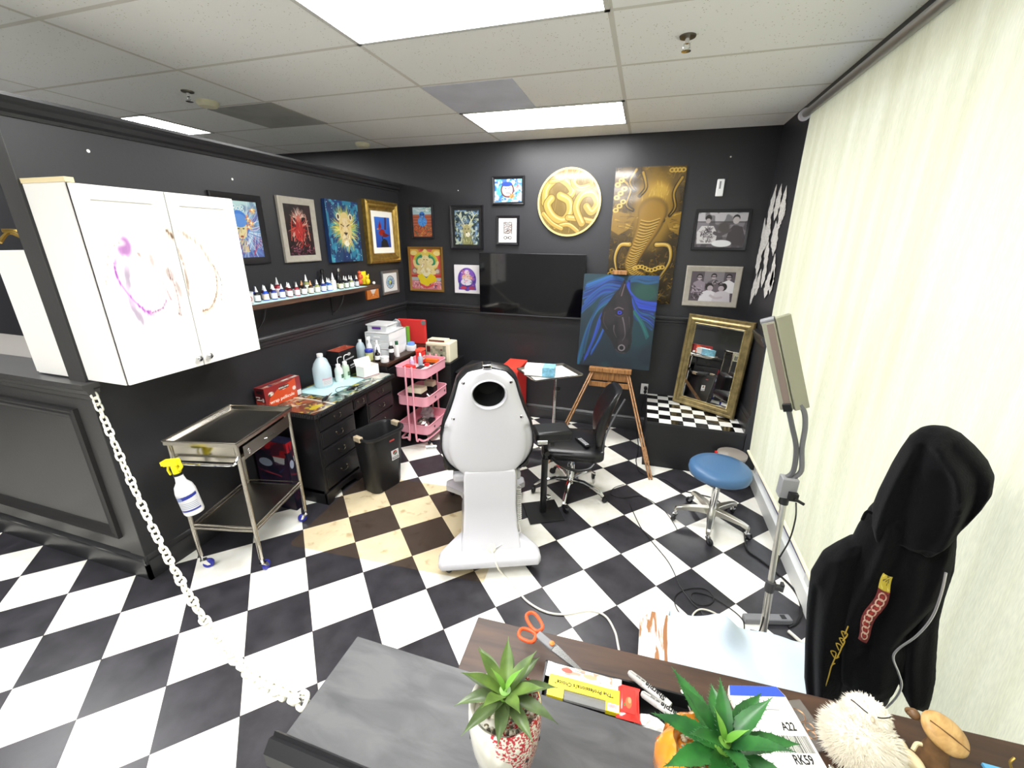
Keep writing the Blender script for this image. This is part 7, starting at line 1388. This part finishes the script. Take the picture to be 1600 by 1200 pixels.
def leafmat(name, c0, c1):
    m = mat(name, c0, .38, spec=.5); nt = m.node_tree; b = nt.nodes['Principled BSDF']; tc = N(nt, 'ShaderNodeTexCoord'); n = N(nt, 'ShaderNodeTexNoise'); n.inputs['Scale'].default_value = 28; n.inputs['Detail'].default_value = 5
    nt.links.new(tc.outputs['Object'], n.inputs['Vector']); cr = N(nt, 'ShaderNodeValToRGB'); cr.color_ramp.elements[0].position = .35; cr.color_ramp.elements[1].position = .7; cr.color_ramp.elements[0].color = (*rgb(c0), 1); cr.color_ramp.elements[1].color = (*rgb(c1), 1)
    nt.links.new(n.outputs[0], cr.inputs[0]); nt.links.new(cr.outputs[0], b.inputs['Base Color']); b.inputs['Subsurface Weight'].default_value = .08; b.inputs['Subsurface Radius'].default_value = (.01, .02, .005); return m
GR1 = leafmat('succulent_olive', '#3f5522', '#66803a'); GR1b = leafmat('succulent_dusty', '#39462c', '#586b3e'); GR2 = leafmat('aloe_green', '#1b4a20', '#31702e'); GRY = leafmat('aloe_young', '#5d8f34', '#83ac4c')
def gravel(t, r, z, seed):
    mb = MB(); r_ = random.Random(seed); cols = []
    for i in range(150):
        a, q = r_.uniform(0, 6.28), r*math.sqrt(r_.random()); mb.mi = r_.randrange(4); mb.ell((q*math.cos(a), q*math.sin(a), z+r_.uniform(-.003, .003)), (r_.uniform(.0025, .0045), r_.uniform(.002, .0035), r_.uniform(.002, .003)), 7, 5, Matrix())
    o = mb.obj('gravel', [mat('gravel_'+k, k, .5) for k in ('#b5a98c', '#7c7056', '#dcd6c4', '#4f4738')], t); o['kind'] = 'stuff'; return o
# pot one: cream ceramic with red speckles
t = thing('potted_succulent', 'green succulent in a cream ceramic pot spattered red, on the black podium', 'potted plant', (-.136, .428, BZ), .2)
sp_ = mat('cream_glaze', '#e6e3d6', .12, coat=.6); nt = sp_.node_tree; b_ = nt.nodes['Principled BSDF']; tc = N(nt, 'ShaderNodeTexCoord'); n1 = N(nt, 'ShaderNodeTexNoise'); n1.inputs['Scale'].default_value = 230; n1.inputs['Detail'].default_value = 3; nt.links.new(tc.outputs['Object'], n1.inputs['Vector'])
sx_ = N(nt, 'ShaderNodeSeparateXYZ'); nt.links.new(tc.outputs['Object'], sx_.inputs[0]); n2 = N(nt, 'ShaderNodeTexNoise'); n2.inputs['Scale'].default_value = 22; nt.links.new(tc.outputs['Object'], n2.inputs['Vector'])
side_ = math_n(nt, 'ADD', math_n(nt, 'ADD', math_n(nt, 'MULTIPLY', sx_.outputs[0], 9.0), math_n(nt, 'MULTIPLY', sx_.outputs[2], 2.6)), math_n(nt, 'MULTIPLY', math_n(nt, 'SUBTRACT', n2.outputs[0], .5), 1.2))
msk = math_n(nt, 'MULTIPLY', math_n(nt, 'GREATER_THAN', n1.outputs[0], .50), math_n(nt, 'GREATER_THAN', side_, .36)); mx = N(nt, 'ShaderNodeMix', data_type='RGBA'); nt.links.new(msk, mx.inputs[0]); mx.inputs[6].default_value = (*rgb('#e6e3d6'), 1); mx.inputs[7].default_value = (*rgb('#b8303c'), 1); nt.links.new(mx.outputs[2], b_.inputs['Base Color'])
MB().lathe([(0, 0), (.024, 0), (.032, .006), (.045, .045), (.054, .095), (.0575, .135), (.0560, .168), (.0535, .174), (.0485, .170), (.047, .15), (0, .146)], n=56, sy=.96).obj('pot', sp_, t, ang=60)
mb = MB()
for i in range(11):
    a = 3.6+i*.62; z_ = .145-.03*(i % 3)-.035*(i % 2); r0 = interp(z_, [(0, .03), (.045, .045), (.095, .054), (.135, .0575), (.168, .056)])
    M_ = Matrix.Translation((r0*math.cos(a)*1.002, r0*.96*math.sin(a)*1.002, z_)) @ Matrix.Rotation(a, 4, 'Z') @ Matrix.Rotation(PI/2, 4, 'Y'); mb.lathe([(0, .0012), (.0030, .0008), (.0036, -.001)], n=12, M=M_)
mb.obj('glaze_dots', BLACKPL, t)
gravel(t, .044, .155, 4)
mb = MB(); r_ = random.Random(11)
for i in range(10): a = .3+i*2*PI/10; leaf(mb, (.008*math.cos(a), .008*math.sin(a), .185), (math.cos(a), math.sin(a)), r_.uniform(.072, .088), .0105, r_.uniform(.25, .5), r_.uniform(.15, .5), seed=i)
mb.obj('outer_leaves', GR1b, t, ang=70); mb = MB()
for i in range(7): a = .7+i*2*PI/7; leaf(mb, (.005*math.cos(a), .005*math.sin(a), .192), (math.cos(a), math.sin(a)), r_.uniform(.055, .072), .0105, r_.uniform(.75, 1.05), .12, seed=i+20)
mb.obj('inner_leaves', GR1, t, ang=70); mb = MB(); leaf(mb, (0, 0, .195), (1, .3), .042, .006, 1.4, .0); leaf(mb, (0, 0, .195), (-1, .4), .034, .005, 1.3, .0); mb.obj('young_leaves', GRY, t, ang=70)
MB().loft([((0, 0, .145), .010), ((0, 0, .18), .012), ((0, 0, .197), .009)], 12).obj('stem', GRY, t)
# pot two: orange ribbed pumpkin pot
t = thing('potted_aloe', 'large toothed green aloe in an orange ribbed pot at the bottom edge', 'potted plant', (.172, .486, BZ), .15)
mb = MB(); rings = []
for r0, z_ in ((.0, 0), (.040, .0), (.058, .012), (.077, .045), (.078, .080), (.066, .112), (.056, .122), (.050, .116), (.047, .104), (0, .104)):
    rings.append([mb.bm.verts.new((r0*(1-.07*abs(math.cos(5*2*PI*k/60))**3)*math.cos(2*PI*k/60), r0*(1-.07*abs(math.cos(5*2*PI*k/60))**3)*math.sin(2*PI*k/60), z_)) for k in range(60)])
mb.rings(rings); mb.obj('pot', mat('orange_glaze', '#e08a2c', .12, coat=.6, noise=(30, .08)), t, ang=60)
gravel(t, .044, .108, 8)
mb = MB(); r_ = random.Random(5)
for i in range(9): a = .1+i*2*PI/9; leaf(mb, (.016+.006*math.cos(a), .002+.006*math.sin(a), .128), (math.cos(a), math.sin(a)), r_.uniform(.09, .115), .0145, r_.uniform(.25, .5), r_.uniform(.05, .3), teeth=1, seed=i)
mb.obj('outer_leaves', GR2, t, ang=70); mb = MB()
for i in range(6): a = .5+i*2*PI/6; leaf(mb, (.016+.004*math.cos(a), .002+.004*math.sin(a), .138), (math.cos(a), math.sin(a)), r_.uniform(.065, .09), .012, r_.uniform(.8, 1.1), .08, teeth=1, seed=i+30)
mb.obj('inner_leaves', GR2, t, ang=70); mb = MB()
for i in range(3): a = i*2.1; leaf(mb, (.016, .002, .142), (math.cos(a), math.sin(a)), .036, .006, 1.2, 0)
mb.obj('young_leaves', GRY, t, ang=70); MB().loft([((.012, 0, .10), .012), ((.016, .002, .143), .013)], 12).obj('stem', GRY, t)
# organiser tray with small things
t = thing('desk_tray', 'black organiser tray between podium and plank, holding pens and packets', 'tray', (.045, .648, PZ), .043); mb = MB(); mb.box(-.165, -.05, 0, .165, .05, .004)
for a in ((-.165, -.05, -.161, .05), (.161, -.05, .165, .05), (-.165, -.05, .165, -.046), (-.165, .046, .165, .05)): mb.box(a[0], a[1], 0, a[2], a[3], .04)
mb.obj('tray', BLACKPL, t, smooth=False)
TZ = PZ+.0405
t = thing('glue_packet', 'yellow cardboard packet with upside-down lettering and clear window', 'packet', (-.030, .632, TZ+.003), .04+PI)
mb = MB(); mb.prism([(-.074, -.024), (.074, -.024), (.074, .022), (.040, .022), (.040, .002), (-.046, .002), (-.046, .022), (-.074, .022)], 0, .010); mb.obj('card', mat('card_lemon', '#f2df2a', .4), t, smooth=False)
MB().box(-.046, .002, .002, .040, .021, .008).obj('window', clear('blister', '#9a9a98', .5, .1), t, smooth=False)
text('lettering', '"The Professional\'s Choice"', .0115, BLACKMAT, t, (0, -.010, .0104), rot=(0, 0, 0), xs=.95, bold=.015)
MB().box(-.072, .006, .0101, -.050, .021, .0106).obj('price_sticker', WHITEP, t, smooth=False); mb = MB()
for i in range(8): mb.box(-.070+.0024*i, .008, .0107, -.0688+.0024*i, .0145, .0109)
mb.obj('barcode', RED, t, smooth=False)
def wrapper(name, label, loc, rz, L, W_, h, m, c=None, lab='lettering', s=None):
    t = thing(name, label, 'snack bar', loc, rz); mb = MB(); rings = []
    for q, k, hh in ((-1, 1, .08), (-.9, 1, .1), (-.8, .92, .8), (-.5, .9, 1), (.5, .9, 1), (.8, .92, .8), (.9, 1, .1), (1, 1, .08)):
        rings.append([mb.bm.verts.new((q*L/2, y*k*W_/2, h*.5+z*hh*h*.5)) for y, z in ((-1, 0), (-.7, -.8), (0, -1), (.7, -.8), (1, 0), (.7, .8), (0, 1), (-.7, .8))])
    mb.rings(rings); mb.obj('wrapper', m, t, ang=70)
    if c is not None: painted('print', c, L*.74, W_*.52, t, PRINT, loc=(0, 0, h*.98+.0004), rot=(-PI/2, 0, 0))
    return t
c = Cv(110, 30, '#f2efe8'); c.blot(9, '#c88a6a', .6, .05, 3, .8); c.ell(.2, .5, .1, .3, '#b0503c'); c.ell(.62, .4, .12, .3, '#d8b088'); c.line([(.35, .7), (.5, .7)], .03, '#8a8a8a')
wrapper('snack_bar', 'white wrapped snack bar printed with nuts and berries, behind the yellow packet', (-.035, .668, TZ+.001), .03, .16, .034, .016, mat('wrap_white', '#ece8e0', .25), c)
c = Cv(60, 50, '#d8362c'); c.ell(.4, .5, .22, .24, '#f07040'); c.ell(.5, .42, .12, .14, '#e8a070'); c.ell(.3, .8, .06, .06, '#3a8a3a')
wrapper('snack_bar', 'shiny red wrapped snack bar with strawberry picture at the right of the packet', (.060, .643, TZ+.001), PI/2+.04, .070, .048, .016, mat('wrap_red', '#d8342e', .15, coat=.5), c)
# scissors
t = thing('scissors', 'grey scissors with orange handles on the plank behind the succulent', 'scissors', (-.125, .725, PZ+.02), -.42)
mb = MB(); mb.prism([(0, -.004), (.12, -.001), (.124, .001), (.02, .012), (0, .010)], 0, .003); mb.prism([(0, .004), (.12, .002), (.118, -.003), (.02, -.010), (0, -.008)], .0032, .006); mb.obj('blades', mat('blade_grey', '#a5a5a6', .25, metal=.9), t, smooth=False)
mb = MB(); mb.cbox((-.008, .0, .003), (.05, .020, .009)); mb.obj('shank', GREYPL, t, bevel=.003)
MB().lathe([(0, 0), (.006, 0), (.006, .003), (0, .004)], (.008, .002, .0076), 16).obj('pivot', ORANGE, t)
for s, L_ in ((1, .052), (-1, .04)):
    mb = MB(); rings = []; M_ = Matrix.Translation((-.058 if s > 0 else -.048, s*.020, .004)) @ Matrix.Rotation(s*-.35+PI, 4, 'Z'); mb.torus_link(M_, L_/2, .0145, .0042, 24, 8); mb.obj('handle', mat('scissor_orange', '#e2552c', .35), t)
t.location.z = PZ+.046; t.rotation_euler = (0, .10, -.42)
# markers with lettering
for i, (p0, p1, lb) in enumerate((((982, 1050), (1048, 1103), 'grey permanent marker lying further from the camera'), ((1002, 1083), (1077, 1133), 'grey permanent marker lying nearer to the camera, beside the first'))):
    z_ = TZ+.008; a, b = atz(*p0, z_), atz(*p1, z_); d_ = b-a; t = thing('marker_pen', lb, 'marker', tuple((a+b)/2), math.atan2(d_.y, d_.x)); L_ = d_.length
    mb = MB(); mb.loft([((-L_/2+.035, 0, 0), .0076), ((L_/2-.01, 0, 0), .0076), ((L_/2, 0, 0), .0065)], 18); mb.obj('barrel', mat('marker_grey', '#b9b8b4', .35), t)
    mb = MB(); mb.loft([((-L_/2, 0, 0), .004), ((-L_/2+.004, 0, 0), .0068), ((-L_/2+.036, 0, 0), .0082)], 18); mb.box(-L_/2+.004, -.0015, .006, -L_/2+.032, .0015, .0085); mb.obj('cap', mat('marker_cap', '#a3a29e', .35), t)
    text('lettering', 'Sharpie', .0150, BLACKMAT, t, (.014, -.001, .0079), rot=(.0, 0, PI), ext=.0004, bold=.02)
    text('lettering', '(AP)  FINE', .0045, BLACKPL, t, (-.020, 0, .0085), rot=(.0, 0, PI), ext=.0004)
a, b = atz(1065, 1080, PZ+.01), atz(1082, 1117, PZ+.01); tag(MB().cyl(a, b, .0045, n=14).obj('metal_rod', STEEL), 'short plain metal rod lying on the brown plank', 'rod')
crumple('tissue', 'crumpled white tissue next to the markers behind the podium', 'tissue', (.105, .625, TZ-.035), .028, WHITEP, 5, (1.4, .8, .8))
# blister card
p0, p1 = atz(1218, 1075, PZ+.008), atz(1290, 1200, PZ+.008); dv = (p1-p0).normalized(); ang = math.atan2(dv.y, dv.x)+PI/2; sxv = Vector((math.cos(ang), math.sin(ang), 0)); cc = p0-sxv*.060+dv*.11
t = thing('product_card', 'white product card with blue top, barcode and the codes A22 and RK59', 'card', (cc.x, cc.y, PZ), ang)
mb = MB(); mb.prism([(-.06, -.11), (.06, -.11), (.06, .09), (.052, .11), (-.052, .11), (-.06, .095)], 0, .012); mb.obj('card', mat('card_white', '#eeece2', .45), t, smooth=False)
mb = MB(); mb.prism([(-.0600, .088), (.0595, .088), (.0515, .1095), (-.0515, .1095)], .0121, .0126); mb.obj('blue_header', mat('header_blue', '#3552b4', .4), t, smooth=False)
text('lettering', 'A22', .022, BLACKMAT, t, (.030, .028, .0124), rot=(0, 0, 0), xs=.75, bold=.02); text('lettering', 'RK59', .022, BLACKMAT, t, (.024, -.030, .0124), rot=(0, 0, 0), xs=.75, bold=.02)
mb = MB(); x = -.018; r_ = random.Random(4)
while x < .053: w_ = r_.choice([.0006, .0012, .0018]); mb.box(x, -.018, .0121, x+w_, .012, .0125); x += w_+r_.choice([.0007, .0012, .0016])
mb.obj('barcode', BLACKPL, t, smooth=False); MB().box(-.058, .060, .0121, .03, .0615, .0124).obj('print_line', GREYPL, t, smooth=False)
p = atz(1258, 1130, PZ+.003); t = thing('zip_bag', 'small clear bag holding copper rings beside the product card', 'bag', (p.x, p.y, PZ), ang+.12)
MB().box(-.024, -.05, 0, .024, .045, .005).obj('bag', clear('bag_film', '#8f8a84', .35, .15), t, bevel=.001, smooth=False); mb = MB()
for x, y, r0 in ((-.004, .015, .013), (.003, -.008, .008), (-.004, -.022, .008)): mb.lathe([(r0, .001), (r0+.0015, .003), (r0, .0045), (r0-.0015, .003)], (x, y, .001), 20, caps=False)
mb.obj('rings', mat('copper', '#c08a5c', .3, metal=.9), t)
# fluffy white owl
t = thing('plush_owl', 'fluffy white plush bird with closed eyes at the bottom right', 'soft toy', (.482, .700, PZ), -.25); t.scale = (1.15, 1.1, 1.05)
FUR = mat('white_fur', '#e2dccd', .95, spec=.1); r_ = random.Random(3); mb = MB(); mb.ell((0, 0, .052), (.050, .044, .052), 24, 16); mb.ell((.0, .018, .098), (.030, .028, .028), 20, 12)
def spike(c, n_, L, w):
    n_ = n_.normalized(); a = n_.orthogonal().normalized(); b = n_.cross(a); g = Vector((r_.uniform(-.3, .3), r_.uniform(-.3, .3), -.25))*L; v = [mb.bm.verts.new(c+a*w), mb.bm.verts.new(c-a*w*.5+b*w*.8), mb.bm.verts.new(c-a*w*.5-b*w*.8)]; tip = mb.bm.verts.new(c+n_*L+g)
    for i in range(3): mb.bm.faces.new((v[i], v[(i+1) % 3], tip))
for i in range(5200):
    u, v = r_.uniform(0, 6.283), math.acos(r_.uniform(-.8, 1)); n_ = Vector((math.sin(v)*math.cos(u), math.sin(v)*math.sin(u), math.cos(v)))
    if i % 4: c_ = Vector((n_.x*.049, n_.y*.043, .052+n_.z*.051)); 
    else: c_ = Vector((n_.x*.029, .018+n_.y*.027, .098+n_.z*.027))
    spike(c_, n_, r_.uniform(.006, .014) if i % 4 else r_.uniform(.003, .008), .0011)
mb.obj('fur_body', FUR, t, smooth=False)
mb = MB()
for s in (-1, 1): mb.tube([(s*.006, -.004, .1245), (s*.013, -.003, .1275), (s*.021, .004, .1265), (s*.025, .011, .122)], .0010, 6, smooth=4)
mb.obj('closed_eyes', BLACKPL, t)
mb = MB(); mb.ell((0, -.010, .121), (.003, .005, .003)); mb.obj('beak', mat('beak_tan', '#b8a890', .5), t); crumple('silver_knot', 'tiny silver foil knot by the side of the plush bird', 'foil', (.435, .665, PZ), .009, STEEL, 4)
# carved wooden pieces
LW = wood('pale_carved_wood', '#caa56c', '#a9824c', 14, axis=1, rough=.45, stretch=5)
t = thing('wooden_carving', 'pale wooden carving with a flat oval disc like a turtle shell', 'ornament', (.625, .742, PZ), -.5); t.scale = (1.08,)*3
mb = MB(); M_ = Matrix.Translation((.0, 0, .074)) @ Matrix.Rotation(.35, 4, 'X') @ Matrix.Rotation(.45, 4, 'Y'); mb.lathe([(0, -.010), (.030, -.010), (.036, -.002), (.036, .002), (.030, .010), (.018, .013), (0, .014)], n=36, sy=.80, M=M_); mb.obj('oval_disc', LW, t, ang=50)
mb = MB(); mb.tube([M_ @ Vector((-.03, -.004, .010)), M_ @ Vector((0, -.006, .0155)), M_ @ Vector((.03, -.004, .010))], .0012, 6); mb.obj('carved_line', mat('carved_line', '#6a4a28', .6), t)
mb = MB(); mb.loft([((0, 0, 0), .024), ((0, 0, .02), .020), ((-.002, 0, .045), .015), ((-.002, .002, .066), .017)], 14); mb.ell((-.040, .004, .074), (.009, .009, .009)); mb.tube([(-.030, .002, .07), (-.044, .004, .080), (-.050, .004, .074), (-.045, .004, .068)], .003, 6, smooth=4); mb.obj('carved_stem', mat('dark_carving', '#6e5236', .5, noise=(60, .3)), t)
t = thing('bone_carving', 'small cream and brown carved animal head on the plank', 'ornament', (.578, .712, PZ), .3)
mb = MB(); mb.ell((0, 0, .02), (.014, .026, .018)); mb.ell((-.004, .024, .030), (.009, .012, .009)); mb.tube([(-.008, .014, .034), (-.018, .018, .044), (-.020, .028, .046)], .003, 6, smooth=3); mb.tube([(.008, .014, .034), (.018, .02, .042), (.026, .018, .044)], .0035, 6, smooth=3); mb.obj('head', mat('bone', '#d8c8a0', .45, noise=(50, .15)), t)
mb = MB(); mb.ell((0, -.026, .014), (.020, .016, .014)); mb.ell((-.004, .030, .036), (.003, .003, .003)); mb.obj('dark_base', mat('dark_wood_carve', '#4a3626', .5), t)
tag(MB().box(.715, .738, PZ, .775, .765, PZ+.006).obj('blue_card', mat('cyan_card', '#5fa4cc', .5), smooth=False), 'light blue card at the bottom right corner', 'card')
tag(MB().tube([(.745, .752, PZ+.0065), (.748, .754, PZ+.02), (.744, .758, PZ+.034), (.750, .762, PZ+.044)], .0022, 6, smooth=4).obj('gold_twig', GOLD), 'tiny gold twig standing on the light blue card', 'ornament')


def finish():
    bpy.context.view_layer.update(); dg = bpy.context.evaluated_depsgraph_get()
    for o in [o for o in bpy.data.objects if o.type == 'FONT']:
        me = bpy.data.meshes.new_from_object(o.evaluated_get(dg)); n = bpy.data.objects.new('lettering', me); C.objects.link(n)
        n.parent = o.parent; n.location = o.location; n.rotation_euler = o.rotation_euler; n.scale = o.scale
        bpy.data.objects.remove(o)
finish()
